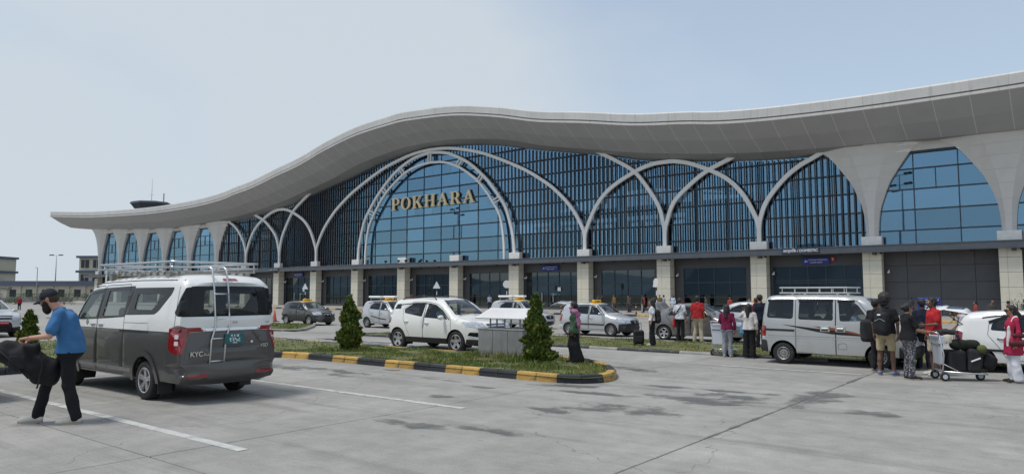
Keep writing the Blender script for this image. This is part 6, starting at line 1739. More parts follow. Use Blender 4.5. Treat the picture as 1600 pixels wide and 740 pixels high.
    if beard is not None:
        child('beard', [(hp(.035, .045, -.02), hp(.065, .02, -.095), .036, .046), (hp(.035, -.045, -.02), hp(.065, -.02, -.095), .036, .046), (hp(.06, 0, -.085), hp(.065, 0, -.125), .05, .035), (hp(.085, .02, -.035), hp(.085, -.02, -.035), .018, .018)], beard, .02, [(hp(.0, 0, .0), tuple(u*.8+f*-.6))], .006, 3.0, hh=h*.6)
    if hat == 'cap':
        q = child('cap', [(hp(-.015, 0, .05), hp(.0, 0, .05), .1, .098)], cloth((.022, .024, .032)), .02, [(hp(0, 0, .035), tuple(-u))], 0, hh=h*.6)
        bm = MB(); pts = []
        for i in range(11):
            t = -1.15+2.3*i/10; pts.append((math.cos(t), math.sin(t)))
        rg = []
        for (r0, dz) in ((.088, .0), (.15, -.018), (.185, -.032)):
            rg.append([hp(-.0+r0*c_ if r0 < .1 else -.0+(r0*c_), r0*.62*s_ if r0 > .1 else r0*s_*.95, .045+dz-.012*s_*s_) for c_, s_ in pts])
        rg2 = [[tuple(np.array(p)+u*.008) for p in r_] for r_ in rg]
        bm.loft(rg, caps=False, closed=False); bm.loft([r_[::-1] for r_ in rg2], caps=False, closed=False); bm.loft([rg[-1], rg2[-1]], caps=False, closed=False)
        bm.build('cap_brim', cloth((.022, .024, .032)), root, smooth=True)
    if glasses:
        q = MB(); q.tube([hp(0, .088, .02), hp(.09, .062, .018)], .005, 5).tube([hp(0, -.088, .02), hp(.09, -.062, .018)], .005, 5)
        for y in (.034, -.034): q.ball(hp(.099, y, .01), .0255, 8, 6)
        q.build('sunglasses', m_gloss, root, smooth=True)
    if mask is not None:
        child('face_mask', [(hp(.075, .03, -.02), hp(.075, -.03, -.02), .042, .042), (hp(.07, 0, -.05), hp(.07, 0, -.02), .045, .045)], mask, .02, None, 0, hh=h*.7)
    for (nm, pr, m_, fo) in extras: child(nm, [tuple(x) for x in pr], m_, .03, None, fo, 1.4)
    return root

def soft_bag(name, label, cat, prims, m, loc, rotz=0, h=.02, fold=.008, k=.05, clip=None, group=None, sc=1.0):
    V, F = solid(prims, h, k, clip, fold, 1.0, rnd.uniform(0, 9)); q = MB(); q.add(np.asarray(V).tolist(), [tuple(x) for x in F.tolist()])
    o = q.build(name, m, None, loc, rotz, smooth=True); o.scale = (sc, sc, sc); tag(o, label, cat, group); return o

def soft_box(name, label, cat, size, r, m, loc, rotz=0, h=.02, fold=.006, tilt=0.0, group=None):
    b = np.array(size)/2-r; n = np.ceil((np.array(size)+.1)/h).astype(int)+1; lo = -np.array(size)/2-.05
    ax = [lo[i]+h*np.arange(n[i]) for i in range(3)]; G = np.stack(np.meshgrid(*ax, indexing='ij'), -1).reshape(-1, 3)
    q = np.abs(G)-b; D = np.linalg.norm(np.maximum(q, 0), axis=1)+np.minimum(q.max(1), 0)-r+folds(G, fold, 1.0, rnd.uniform(0, 9))
    V, F = surface_nets(D.reshape(n), lo, h); mb = MB(); mb.add(np.asarray(V).tolist(), [tuple(x) for x in F.tolist()])
    o = mb.build(name, m, None, loc, rotz, smooth=True); o.rotation_euler = (0, tilt, rotz); return tag(o, label, cat, group)
FACE = lambda dx, dy: math.atan2(dy, dx)
RT = (0.7848, 0.6198)                      # the picture's right, on the ground
c_blk = cloth((.016, .016, .018), 'black_nylon', .6); c_blk2 = cloth((.028, .028, .03), 'black_canvas', .8)

# ---- man with cap and duffel bag, foreground left
s_ = 1.14
MANR = FACE(-.62, -.80)
man_pose = dict(pelvis=(-.175, 0, .93), waist=(-.17, 0, 1.06), chest=(-.115, 0, 1.27), neck=(-.035, 0, 1.41), head=(.085, 0, 1.535), hf=(.93, 0, -.36), hu=(.3, 0, 1),
                shL=(-.08, .195, 1.36), elL=(-.02, .27, 1.10), wrL=(.22, .20, 1.075), shR=(-.06, -.195, 1.36), elR=(.05, -.25, 1.12), wrR=(.27, -.14, 1.05),
                hipL=(-.18, .09, .90), knL=(-.20, .10, .48), anL=(-.30, .10, .085), toL=(-.15, .12, .03), hipR=(-.16, -.09, .90), knR=(.09, -.095, .50), anR=(.20, -.10, .085), toR=(.35, -.11, .03))
MAN = person('bearded man in blue t-shirt and dark cap leaning with a black duffel bag', (-11.61, 4.08, 0), MANR, 1.70*s_, man_pose, 'fair', 'buzz', ((.048, .15, .32), 'short'), ((.013, .013, .016), 'slim'), (.55, .52, .46), 1.12, .0145,
       hairm=m_hairb, curl=.95, detail=True, hat='cap', beard=mat('beard', (.02, .012, .008), .8, var=.4, vscale=60, bump=.8, bscale=120), palms=dict(L=(0, 0, -1), R=(0, 0, -1)))
for s in ('L', 'R'):                      # curved swoosh on each shoe
    pass
bagm = cloth((.012, .012, .014), 'duffel_black', .7)
BAG = soft_bag('duffel_bag', 'large black duffel bag carried by the man in the blue t-shirt', 'bag',
     [((.72, .02, .95), (.34, .02, .82), .09, .155), ((.34, .02, .80), (.06, .02, .66), .165, .15), ((.52, .05, .98), (.20, .05, .94), .05, .06), ((.12, .02, .60), (.02, .02, .56), .12, .10)], bagm, (-11.61, 4.08, 0), MANR, .018, .016, .05, sc=1.14)
m_strap = cloth((.02, .02, .022), 'bag_webbing', .6)
MB().tube([(.15, .12, 1.06), (.22, .16, 1.10), (.34, .14, 1.04)], .014, 6).build('handle', m_strap, BAG, smooth=True)
MB().tube([(.62, .13, .98), (.40, .19, .80), (.22, .17, .58)], .016, 6, flat=.3).build('strap', m_strap, BAG, smooth=True)
MB().tube([(.10, .18, .90), (.06, .20, .75), (.09, .20, .55), (.11, .2, .46)], .010, 6).build('strap', m_strap, BAG, smooth=True)
MB().rbox(.26, .44, .17, .19, .70, .86, .01).build('pocket', cloth((.02, .02, .023), 'bag_pocket'), BAG)

# ---- woman with pink scarf on the island nose
scarfm = mat('pink_floral_scarf', (.33, .10, .22), .85, var=.5, vscale=22, dirt=((.62, .45, .55), 26, .54, .8))
wp = dict(elL=(-.05, .20, 1.12), wrL=(.02, .2, .90), elR=(-.05, -.2, 1.12), wrR=(.0, -.2, .9), knL=(-.03, .09, .49), anL=(-.10, .1, .085), toL=(.03, .11, .03), knR=(.06, -.09, .49), anR=(.04, -.1, .085), toR=(.18, -.11, .03))
person('woman in green top, pink scarf and long black skirt on the grass island tip', (-9.96, 15.12, .12), FACE(-.8, -.45), 1.52, wp, 'brown', 'tail', ((.055, .10, .06), 'long'), ((.012, .012, .014), 'skirt'), (.02, .02, .02), .95, .02, mask=cloth((.35, .55, .62)), female=True, hem=-.1,
       extras=[('scarf', [((-.05, .17, 1.42), (.05, .0, 1.43), .075, .07), ((.05, 0, 1.43), (-.03, -.17, 1.42), .07, .075), ((-.06, -.17, 1.40), (-.10, -.20, 1.0), .075, .07), ((-.10, -.20, 1.0), (-.12, -.20, .72), .06, .04), ((-.08, .17, 1.40), (-.13, .17, 1.05), .07, .06), ((-.1, .05, 1.36), (-.12, -.08, 1.34), .07, .07), ((-.11, .1, 1.25), (-.13, -.1, 1.15), .05, .05)], scarfm, .012)])
# ---- woman with phone on the verge, suitcase beside her
tophone = dict(elR=(.10, -.24, 1.22), wrR=(.10, -.11, 1.44), elL=(-.06, .22, 1.12))
person('woman in white shirt raising one hand to her face on the verge', (-11.5, 22.3, .07), FACE(-.7, -.3), 1.58, tophone, 'tan', 'long', ((.62, .64, .68), 'short'), ((.015, .016, .02), 'wide'), (.45, .42, .38), .98, .022, female=True, hem=-.02)
soft_bag('backpack', 'black backpack on the woman in white on the verge', 'bag', [((-.20, 0, 1.30), (-.20, 0, 1.05), .10, .12), ((-.2, .05, 1.0), (-.2, -.05, 1.0), .11, .11)], c_blk, (-11.5, 22.3, .0), FACE(-.7, -.3), .022, sc=.93)
def suitcase(label, loc, rotz, w, d, hh, m=c_blk, group=None):
    t = thing('suitcase', label, 'suitcase', loc, rotz, group)
    MB().rbox(-w/2, w/2, -d/2, d/2, .04, hh, .05).build('shell', m, t)
    mb = MB()
    for x in (-w*.3, w*.3): mb.tube([(x, d*.35, hh-.02), (x, d*.35, hh+.22)], .009, 6)
    mb.tube([(-w*.3, d*.35, hh+.22), (w*.3, d*.35, hh+.22)], .013, 6); mb.build('handle', m_trim, t)
    for x in (-w*.38, w*.38):
        for y in (-d*.35, d*.35): MB().lathe([(.001, -.015), (.03, -.015), (.03, .015), (.001, .015)], 10, T((x, y, .03), rx=R(90))).build('wheel', m_rub, t)
    MB().rbox(-w*.35, w*.35, -d/2-.025, -d/2+.01, .12, hh*.62, .02).build('pocket', c_blk2, t)
    return t
suitcase('small black suitcase at the feet of the woman in white', (-12.0, 22.25, .07), R(38), .36, .24, .52)
# ---- men beside the sedan
person('man in pale patterned shirt with a strap across his back', (-11.95, 25.45, .0), FACE(.1, 1), 1.68, dict(wrL=(.16, .20, .98), elL=(-.05, .24, 1.12)), 'brown', 'buzz', ((.55, .57, .62), 'short'), ((.016, .016, .018), 'trousers'), (.015, .015, .015), 1.02, .022, hairm=m_hairb,
       topm=mat('patterned_shirt', (.56, .58, .63), .85, var=.25, vscale=16, dirt=((.25, .28, .36), 22, .55, .7)),
       extras=[('shoulder_strap', [((-.13, -.14, 1.42), (-.15, .02, 1.20), .02, .02), ((-.15, .02, 1.20), (-.10, .17, 1.0), .02, .02)], c_blk, 0)])
soft_bag('bag', 'red cloth bag hanging at the side of the man in the patterned shirt', 'bag', [((0, .26, .92), (0, .27, .62), .04, .065), ((.06, .26, .9), (.06, .27, .62), .03, .06)], cloth((.45, .03, .03)), (-11.95, 25.45, 0), FACE(.1, 1), .02)
person('man in red polo shirt and khaki trousers seen from behind beside the sedan', (-11.30, 25.6, .0), FACE(-.05, 1), 1.76, dict(knL=(.03, .11, .49), anL=(-.01, .15, .085), toL=(.14, .19, .03), anR=(-.01, -.13, .085), toR=(.14, -.16, .03)), 'brown', 'short', ((.36, .022, .026), 'short'), ((.42, .36, .26), 'trousers'), (.3, .3, .3), 1.12, .022)
# ---- women with the trolley
person('woman in maroon jacket and grey trousers seen from behind at a trolley', (-8.13, 20.45, .0), FACE(-.3, 1), 1.52, dict(elL=(.06, .24, 1.13), wrL=(.24, .18, 1.08)), 'tan', 'long', ((.16, .012, .05), 'long'), ((.26, .27, .30), 'trousers'), (.4, .38, .36), 1.02, .022, female=True)
person('woman in cream jacket and black trousers lifting a hand to her head', (-7.50, 20.5, .0), FACE(-.2, 1), 1.55, dict(elL=(.08, .27, 1.30), wrL=(.07, .12, 1.50)), 'tan', 'long', ((.62, .57, .55), 'long'), ((.014, .014, .016), 'wide'), (.3, .28, .26), 1.0, .022, female=True)
soft_bag('bag', 'blue cloth bag over the shoulder of the woman in the cream jacket', 'bag', [((.0, .20, 1.0), (.0, .20, .80), .05, .09), ((.07, .2, .98), (.07, .2, .8), .04, .07), ((0, .17, 1.38), (0, .20, 1.0), .012, .012)], cloth((.10, .24, .36)), (-7.50, 20.5, 0), FACE(-.2, 1), .02, sc=.91)
person('man in dark navy jacket behind the microvan rear', (-8.25, 23.6, .07), FACE(-.6, .5), 1.74, None, 'tan', 'short', ((.016, .02, .034), 'long'), ((.014, .014, .016), 'trousers'), (.02, .02, .02), 1.05, .026)
person('man in red shirt leaning by the car behind the sedan', (-10.75, 30.3, .0), FACE(-.9, .2), 1.66, dict(elR=(.16, -.2, 1.18), wrR=(.36, -.12, 1.08), elL=(.16, .2, 1.18), wrL=(.36, .12, 1.08)), 'brown', 'short', ((.36, .02, .03), 'short'), ((.02, .02, .025), 'trousers'), (.02, .02, .02), 1.0, .028)
person('man in orange red shirt farther behind the sedan roof', (-13.2, 36.2, .0), FACE(.4, -.8), 1.6, None, 'brown', 'short', ((.40, .05, .03), 'short'), ((.02, .02, .025), 'trousers'), (.02, .02, .02), 1.0, .03)
# ---- group at the microvan's nose
person('man with full black hair in black t-shirt and khaki shorts, from behind', (-3.50, 18.15, .0), FACE(.1, 1), 1.80, dict(knL=(.02, .125, .49), anL=(-.01, .14, .085), toL=(.14, .17, .03), knR=(.02, -.125, .49), anR=(-.01, -.14, .085), toR=(.14, -.17, .03), elR=(-.02, -.25, 1.12)), 'dark', 'afro', ((.014, .014, .016), 'short'), ((.40, .32, .20), 'shorts'), (.16, .18, .32), 1.06, .02)
bp = soft_bag('backpack', 'large black backpack worn by the man in khaki shorts', 'bag', [((-.21, .04, 1.32), (-.21, .04, 1.02), .11, .14), ((-.24, -.06, 1.28), (-.25, -.06, .98), .10, .12), ((-.2, 0, 1.38), (-.2, 0, 1.3), .09, .1)], c_blk, (-3.50, 18.15, 0), FACE(.1, 1), .02, sc=1.04)
MB().tube([(-.345, -.1, 1.18), (-.372, .0, 1.24), (-.345, .11, 1.18)], .006, 5).build('zip', m_brush, bp); MB().rbox(-.36, -.345, -.02, .05, 1.30, 1.335, .004).build('badge', m_wht, bp)
soft_box('backpack', 'second black backpack hanging low at the microvan nose', 'bag', (.30, .24, .52), .09, c_blk2, (-3.93, 18.42, .98), R(20), .02, .012)
person('man in dark jacket with pink collar behind the large backpack', (-3.85, 18.95, .0), FACE(.5, .8), 1.72, None, 'brown', 'short', ((.016, .016, .02), 'short'), ((.02, .02, .024), 'trousers'), (.3, .3, .3), 1.0, .024)
push = dict(elL=(.10, .23, 1.10), wrL=(.34, .16, 1.06), elR=(.10, -.23, 1.10), wrR=(.34, -.16, 1.06))
pantm = mat('speckled_trousers', (.035, .036, .045), .85, dirt=((.55, .55, .56), 34, .50, .9))
person('woman in black t-shirt and speckled trousers holding the trolley handle', (-2.95, 17.62, .0), FACE(.75, .55), 1.64, push, 'tan', 'bun', ((.014, .014, .016), 'short'), ((.1, .1, .1), 'trousers'), (.03, .03, .03), 1.12, .02, female=True, glasses=True, curl=.9, botm=pantm)
person('man in red t-shirt and pale shorts behind the woman with the trolley', (-2.62, 18.75, .0), FACE(-.75, -.5), 1.76, dict(elL=(.05, .23, 1.12), wrL=(.25, .16, 1.10)), 'dark', 'short', ((.42, .022, .026), 'short'), ((.48, .42, .33), 'shorts'), (.6, .58, .55), 1.05, .022)
person('man in dark tracksuit with white side stripes near the open tailgate', (-3.05, 20.15, .0), FACE(-.3, .9), 1.72, None, 'dark', 'short', ((.014, .018, .035), 'long'), ((.014, .016, .03), 'trousers'), (.02, .02, .02), 1.0, .026)
lean = dict(pelvis=(-.22, 0, .90), waist=(-.17, 0, 1.03), chest=(.02, 0, 1.18), neck=(.14, 0, 1.27), head=(.26, 0, 1.36), hf=(.8, 0, -.6), hu=(.5, 0, .8), shL=(.08, .175, 1.23), shR=(.08, -.175, 1.23), elL=(.16, .22, 1.0), wrL=(.34, .18, .86), elR=(.16, -.22, 1.0), wrR=(.34, -.18, .86),
            hipL=(-.22, .085, .88), hipR=(-.22, -.085, .88), knL=(-.12, .095, .48), knR=(-.12, -.095, .48), anL=(-.16, .1, .085), anR=(-.16, -.1, .085), toL=(0, .11, .03), toR=(0, -.11, .03))
person('man in pale striped shirt leaning towards the open tailgate', (-2.35, 22.1, .0), FACE(-.95, -.2), 1.7, lean, 'brown', 'short', ((.45, .44, .47), 'short'), ((.02, .022, .03), 'trousers'), (.02, .02, .02), 1.0, .026)
person('woman in red kurta, sunglasses and white trousers at the right edge', (-1.12, 18.30, .0), FACE(-.85, -.35), 1.60, dict(elR=(-.04, -.22, 1.12), wrR=(.02, -.2, .90)), 'tan', 'tail', ((.36, .022, .065), 'long'), ((.62, .62, .66), 'wide'), (.02, .02, .02), 1.05, .02, female=True, glasses=True, hem=-.32,
       extras=[('white_scarf', [((.0, .13, 1.42), (.10, .10, 1.20), .045, .04), ((.10, .10, 1.20), (.13, .10, .82), .04, .045), ((-.05, .05, 1.43), (-.05, -.1, 1.43), .05, .05), ((-.02, -.13, 1.41), (.08, -.13, 1.2), .045, .04)], cloth((.66, .63, .62)), .008)])
hb = soft_bag('handbag', 'maroon leather handbag on the arm of the woman in the red kurta', 'bag', [((-.1, .24, 1.05), (.06, .24, 1.05), .05, .05), ((-.14, .25, .88), (.10, .25, .88), .075, .075)], cloth((.10, .018, .022), rough=.5), (-1.12, 18.30, 0), FACE(-.85, -.35), .02, .004, sc=.94)
MB().tube([(-.1, .22, 1.08), (-.06, .20, 1.38), (-.0, .22, 1.38), (.06, .24, 1.08)], .012, 6).build('strap', cloth((.03, .01, .01)), hb, smooth=True)

# ---- driver inside the microvan and driver in the crossover
sit = dict(pelvis=(0, 0, .42), waist=(-.02, 0, .55), chest=(-.04, 0, .77), neck=(-.03, 0, .92), head=(.0, 0, 1.06), shL=(-.03, .175, .86), shR=(-.03, -.175, .86), elL=(.08, .23, .62), wrL=(.30, .16, .68), elR=(.08, -.23, .62), wrR=(.30, -.16, .68),
           hipL=(.02, .09, .40), hipR=(.02, -.09, .40), knL=(.42, .11, .45), knR=(.42, -.11, .45), anL=(.50, .11, .10), anR=(.50, -.11, .10), toL=(.63, .11, .03), toR=(.63, -.11, .03))
person('driver in light blue shirt seated inside the silver microvan', (-4.985+.50, 20.2-.35, .40), 0, 1.62, sit, 'brown', 'short', ((.40, .55, .68), 'short'), ((.03, .03, .04), 'trousers'), (.02, .02, .02), 1.0, .026)
person('passenger in dark clothes on the middle seat of the silver microvan', (-4.985-.25, 20.2+.1, .42), 0, 1.6, sit, 'brown', 'short', ((.05, .05, .055), 'short'), ((.03, .03, .04), 'trousers'), (.02, .02, .02), 1.0, .03)
person('driver in pale blue shirt inside the white crossover', (-16.45+.1, 17.42-.38, .38), 0, 1.66, sit, 'brown', 'short', ((.30, .38, .45), 'short'), ((.03, .03, .04), 'trousers'), (.02, .02, .02), 1.0, .03)
# ================================================================== luggage trolleys, plinth, signs, trees, far things
m_ply = mat('trolley_panel', (.50, .53, .58), .45, var=.06, vscale=3)
def trolley(label, loc, rotz, group='luggage trolleys'):
    t = thing('luggage_trolley', label, 'trolley', loc, rotz, group)
    fr = MB()
    for y in (-.24, .24):
        fr.tube([(-.40, y, .20), (.42, y*.8, .15), (.50, y*.8, .15)], .016, 7); fr.tube([(-.40, y, .14), (-.36, y, .55), (-.44, y, .98)], .017, 7)
        fr.tube([(-.38, y, .36), (-.02, y*.9, .18)], .012, 6)
    fr.tube([(.50, -.2, .15), (.50, .2, .15)], .014, 6); fr.tube([(-.38, -.24, .2), (-.38, .24, .2)], .014, 6)
    fr.build('frame', m_brush, t, smooth=True)
    MB().rbox(-.012, .012, -.23, .23, .0, .42, .01, T((-.375, 0, .34), ry=-.06)).build('back_panel', m_ply, t)
    MB().rbox(-.10, .06, -.24, .24, .78, .95, .01).build('hand_tray', m_ply, t, (-.34, 0, 0))
    MB().tube([(-.46, -.27, 1.0), (-.50, -.2, 1.02), (-.50, .2, 1.02), (-.46, .27, 1.0)], .02, 8).build('push_bar', m_brush, t, smooth=True)
    for i in range(4): MB().rbox(-.36, .48, -.2+.11*i, -.15+.11*i, .165, .18, .004).build('deck_slat', m_brush, t)
    for x, y in ((-.36, .25), (-.36, -.25), (.44, .0)):
        w = MB().lathe([(.03, -.025), (.085, -.025), (.092, -.012), (.092, .012), (.085, .025), (.03, .025)], 18, T(rx=R(90))).build('wheel', m_rub, t, (x, y, .092), smooth=True)
        MB().lathe([(.001, -.027), (.05, -.027), (.05, .027), (.001, .027)], 12, T(rx=R(90))).build('hub', m_ply, w)
    return t
TR = trolley('luggage trolley loaded with black bags, pushed by the woman in speckled trousers', (-2.12, 18.12, 0), FACE(.8, .45))
trolley('empty luggage trolley beside the woman in the maroon jacket', (-8.42, 21.05, 0.0), FACE(.1, 1))
Lx = Matrix.Translation((-2.12, 18.12, 0)) @ Matrix.Rotation(FACE(.8, .45), 4, 'Z')
def on_tr(x, y, z): return tuple(Lx @ Vector((x, y, z)))
rz = FACE(.8, .45)
soft_box('duffel_bag', 'dark green duffel bag lying on top of the trolley load', 'bag', (.60, .26, .22), .10, cloth((.022, .026, .02)), on_tr(.16, 0, .75), rz+.1, .02, .010, .06)
soft_box('suitcase', 'black soft suitcase standing on the loaded trolley', 'suitcase', (.36, .46, .46), .06, c_blk, on_tr(-.08, 0, .41), rz, .02, .005)
SC = soft_box('suitcase', 'black suitcase with a white tag at the front of the loaded trolley', 'suitcase', (.30, .44, .50), .07, c_blk2, on_tr(.28, 0, .42), rz, .02, .007, .12)
MB().rbox(-.1, .1, -.24, -.228, .02, .05, .004, T(ry=-.5)).build('tag', m_wht, SC)
soft_box('duffel_bag', 'big black bag hanging over the front of the loaded trolley', 'bag', (.30, .42, .34), .12, c_blk, on_tr(.57, 0, .40), rz, .022, .012, .3)
soft_bag('bag', 'olive green round pouch tucked into the trolley load', 'bag', [((0, -.04, 0), (.05, .04, 0), .09, .08)], cloth((.11, .12, .04)), on_tr(.40, -.17, .68), rz, .016, .006)
soft_bag('bag', 'crumpled grey jacket lying on the hand tray of the loaded trolley', 'clothing', [((-.12, -.15, 0), (.12, .15, 0), .05, .06), ((-.1, .15, 0), (.16, -.12, 0), .05, .05), ((.18, -.2, -.05), (.22, -.22, -.14), .03, .02)], cloth((.035, .036, .04)), on_tr(-.25, 0, 1.02), rz, .018, .012)
o = MB().lathe([(.0, 0), (.06, 0), (.075, .03), (.075, .13), (.06, .17), (.0, .18)], 16).build('bottle', cloth((.55, .5, .4)), None, on_tr(-.26, -.22, .80), smooth=True); tag(o, 'pale round flask on the side of the loaded trolley tray', 'bottle')

# ---- concrete plinth with a slanted board on legs, on the island
t = thing('information_plinth', 'grey stone plinth carrying a pale slanted board on steel legs', 'plinth', (-12.28, 15.35, .03), R(0)); t.scale = (1.12, 1, .97)
m_pl = mat('grey_stone_slab', (.25, .25, .245), .6, var=.15, vscale=2.5, rand=.06, dirt=((.15, .15, .145), 3, .5, .6, (3, 3, .5)), bump=.15)
mb = MB().box(-.66, .66, -.3, .3, 0, .82); mb.build('core', m_joint, t)
for x0, x1 in ((-.69, -.235), (-.227, .227), (.235, .69)): MB().rbox(x0, x1, -.33, -.30, .01, .86, .006).build('stone_slab', m_pl, t)
MB().rbox(.66, .69, -.30, .32, .01, .86, .006).build('stone_slab', m_pl, t); MB().rbox(-.69, -.66, -.30, .32, .01, .86, .006).build('stone_slab', m_pl, t); MB().rbox(-.70, .70, -.34, .34, .86, .895, .008).build('coping', m_pl, t)
for x in (-.45, .0, .47):
    MB().tube([(x, -.12, .89), (x, -.12, 1.22)], .022, 8).build('leg', m_steel, t); MB().tube([(x, .16, .89), (x, .16, 1.38)], .022, 8).build('leg', m_steel, t)
MB().rbox(-.80, .80, -.36, .36, -.016, .016, .008, T((0, .02, 1.31), rx=R(22))).build('board', mat('pale_board', (.62, .61, .60), .5, var=.08, vscale=2), t)

# ---- conifers
m_leaf = bpy.data.materials.new('conifer_spray'); m_leaf.use_nodes = True
_n = m_leaf.node_tree; _b = _n.nodes['Principled BSDF']; _a = _n.nodes.new('ShaderNodeAttribute'); _a.attribute_name = 'Col'; _n.links.new(_a.outputs['Color'], _b.inputs['Base Color']); _b.inputs['Roughness'].default_value = .6; _b.inputs['Specular IOR Level'].default_value = .25
m_bark = mat('bark', (.10, .065, .04), .9, var=.3, vscale=12, bump=.6, bscale=30)
def conifer(label, loc, H, Rm, n, seed, pw=1.25, group='small conifers on the grass'):
    t = thing('conifer', label, 'tree', loc, 0, group); g_ = np.random.default_rng(seed)
    tr = MB().tube([(0, 0, -.05), (.01, 0, H*.4), (.0, .01, H*.9)], [.04, .025, .008], 7)
    for k in range(26):
        z = H*(.08+.8*k/26); a = k*2.4; r_ = Rm*(1-z/H)**.75*.8; tr.tube([(0, 0, z), (math.cos(a)*r_, math.sin(a)*r_, z+r_*.7)], [.010, .004], 4)
    tr.build('trunk', m_bark, t)
    V = []; F = []; Cc = []
    lob = [(g_.uniform(0, 2*PI), g_.uniform(.08, .95), g_.uniform(.5, 1.0)) for _ in range(55)]
    for k in range(n):
        z = H*(1-math.sqrt(g_.random()))*.99+.02; a = g_.uniform(0, 2*PI)
        rmax = Rm*(1-(z/H)**pw)**.9+.03
        bump_ = 0
        for la, lz, lw in lob:
            d2 = ((math.atan2(math.sin(a-la), math.cos(a-la)))/.42)**2+((z/H-lz)/.055)**2
            if d2 < 4: bump_ += lw*math.exp(-d2)
        rmax *= .56+.52*min(bump_, 1.5)
        rr = rmax*(1-.55*g_.random()**2.2)*(1.22 if g_.random() < .035 else 1); x, y = rr*math.cos(a), rr*math.sin(a)
        out = np.array([math.cos(a), math.sin(a), 0]); up_ = np.array([0, 0, 1.])
        d = out*g_.uniform(.25, .9)+up_*g_.uniform(.5, 1.1)+g_.normal(0, .25, 3); d /= np.linalg.norm(d)
        sd = np.cross(d, out+g_.normal(0, .4, 3)); sd /= np.linalg.norm(sd)+1e-9
        L_ = g_.uniform(.05, .115); w = L_*g_.uniform(.28, .42); c = np.array([x, y, z])
        tip = g_.random(); q = rr/rmax
        col = np.array([.032, .062, .016])*(1-tip)+np.array([.085, .135, .028])*tip
        if q > .82 and g_.random() < .38: col = np.array([.20, .22, .045])
        o_ = len(V); nrm = np.cross(d, sd)
        V += [c-sd*w*.3, c+sd*w*.3, c+d*L_*.55+sd*w, c+d*L_*.55-sd*w, c+d*L_+nrm*.01, c+d*L_*.9+sd*w*.8, c+d*L_*.9-sd*w*.8]
        F += [(o_, o_+1, o_+2, o_+3), (o_+3, o_+2, o_+4), (o_+2, o_+5, o_+4), (o_+3, o_+4, o_+6)]; Cc += [col]*7
    me = bpy.data.meshes.new('crown'); me.from_pydata([tuple(v) for v in V], [], F); me.materials.append(m_leaf)
    at = me.color_attributes.new('Col', 'FLOAT_COLOR', 'POINT'); at.data.foreach_set('color', np.concatenate([np.array(Cc), np.ones((len(V), 1))], 1).ravel())
    obj('crown', me, t)
conifer('slender conifer on the island just left of the white crossover', (-17.55, 14.2, .1), 1.66, .32, 6200, 1, 2.2)
conifer('cone-shaped conifer on the island beside the stone plinth', (-10.62, 14.42, .1), 1.74, .38, 6800, 2, 1.15)
conifer('conifer on the grass behind the man in the blue t-shirt', (-25.6, 8.25, .1), 1.22, .30, 3500, 3)
def shrub(label, loc, r, hgt, n, seed, group='shrubs and hedges far left'):
    t = thing('shrub', label, 'shrub', loc, 0, group); g_ = np.random.default_rng(seed)
    st = MB()
    for k in range(7): a = k*.9; st.tube([(0, 0, 0), (math.cos(a)*r*.4, math.sin(a)*r*.4, hgt*.7)], [.03, .01], 5)
    st.build('stem', m_bark, t); V = []; F = []; Cc = []
    lob = g_.normal(0, 1, (9, 3))*np.array([r*.45, r*.45, hgt*.2])+np.array([0, 0, hgt*.55])
    for k in range(n):
        c = lob[g_.integers(9)]+g_.normal(0, 1, 3)*np.array([r*.22, r*.22, hgt*.17]); c[2] = max(.03, c[2])
        d = g_.normal(0, 1, 3); d /= np.linalg.norm(d); s2 = np.cross(d, g_.normal(0, 1, 3)); s2 /= np.linalg.norm(s2); L_ = g_.uniform(.05, .1)*max(1, r); o_ = len(V)
        V += [c, c+d*L_*.5+s2*L_*.3, c+d*L_, c+d*L_*.5-s2*L_*.3]; F.append((o_, o_+1, o_+2, o_+3)); q = g_.random(); Cc += [np.array([.02, .05, .012])*(1-q)+np.array([.07, .12, .03])*q]*4
    me = bpy.data.meshes.new('foliage'); me.from_pydata([tuple(v) for v in V], [], F); me.materials.append(m_leaf)
    at = me.color_attributes.new('Col', 'FLOAT_COLOR', 'POINT'); at.data.foreach_set('color', np.concatenate([np.array(Cc), np.ones((len(V), 1))], 1).ravel()); obj('foliage', me, t)

# ---- traffic signs on the pavement, bollards, cone
m_back = mat('sign_back', (.68, .68, .67), .5)
def sign_post(name, label, loc, shape, rotz=0, hp_=2.3):
    t = thing(name, label, 'road sign', loc, rotz, 'road signs before the terminal')
    for k in range(6): MB().lathe([(.035, 0), (.035, hp_/6)], 10, T((0, 0, k*hp_/6))).build('post_band', m_blk if k % 2 else m_wht, t)
    if shape == 'tri': MB().prism(rc([(-.42, 0), (.42, 0), (0, .74)], .07), -.012, .012).build('plate', m_back, t, (0, -.05, hp_-.1))
    else: MB().lathe([(.001, -.012), (.36, -.012), (.36, .012), (.001, .012)], 28, T((0, -.05, hp_+.25), rx=R(90))).build('plate', m_back, t)
    return t
Ysg = 52.6
sign_post('warning_sign', 'white triangular sign above the dark grey taxi', (-73.4, Ysg, .15), 'tri', R(20)); sign_post('warning_sign', 'white triangular sign between the middle columns', (-51.3, Ysg, .15), 'tri', R(20))
sign_post('round_sign', 'white round sign back left of the departures doors', (-42.0, Ysg-.2, .15), 'disc', R(25)); t = sign_post('round_sign', 'round sign back with a small arm behind the woman in white', (-26.6, Ysg-.2, .15), 'disc', R(-30))
MB().rbox(-.5, -.03, -.02, .02, 2.2, 2.4, .02).build('arm', m_back, t)
bands = [(.0, .17), (.17, .34), (.34, .51), (.51, .68), (.68, .82)]
bm_ = [MB().lathe([(.065, a_), (.065, b_)], 12).mesh('band', [m_blk if i % 2 == 0 else m_ky]) for i, (a_, b_) in enumerate(bands)]
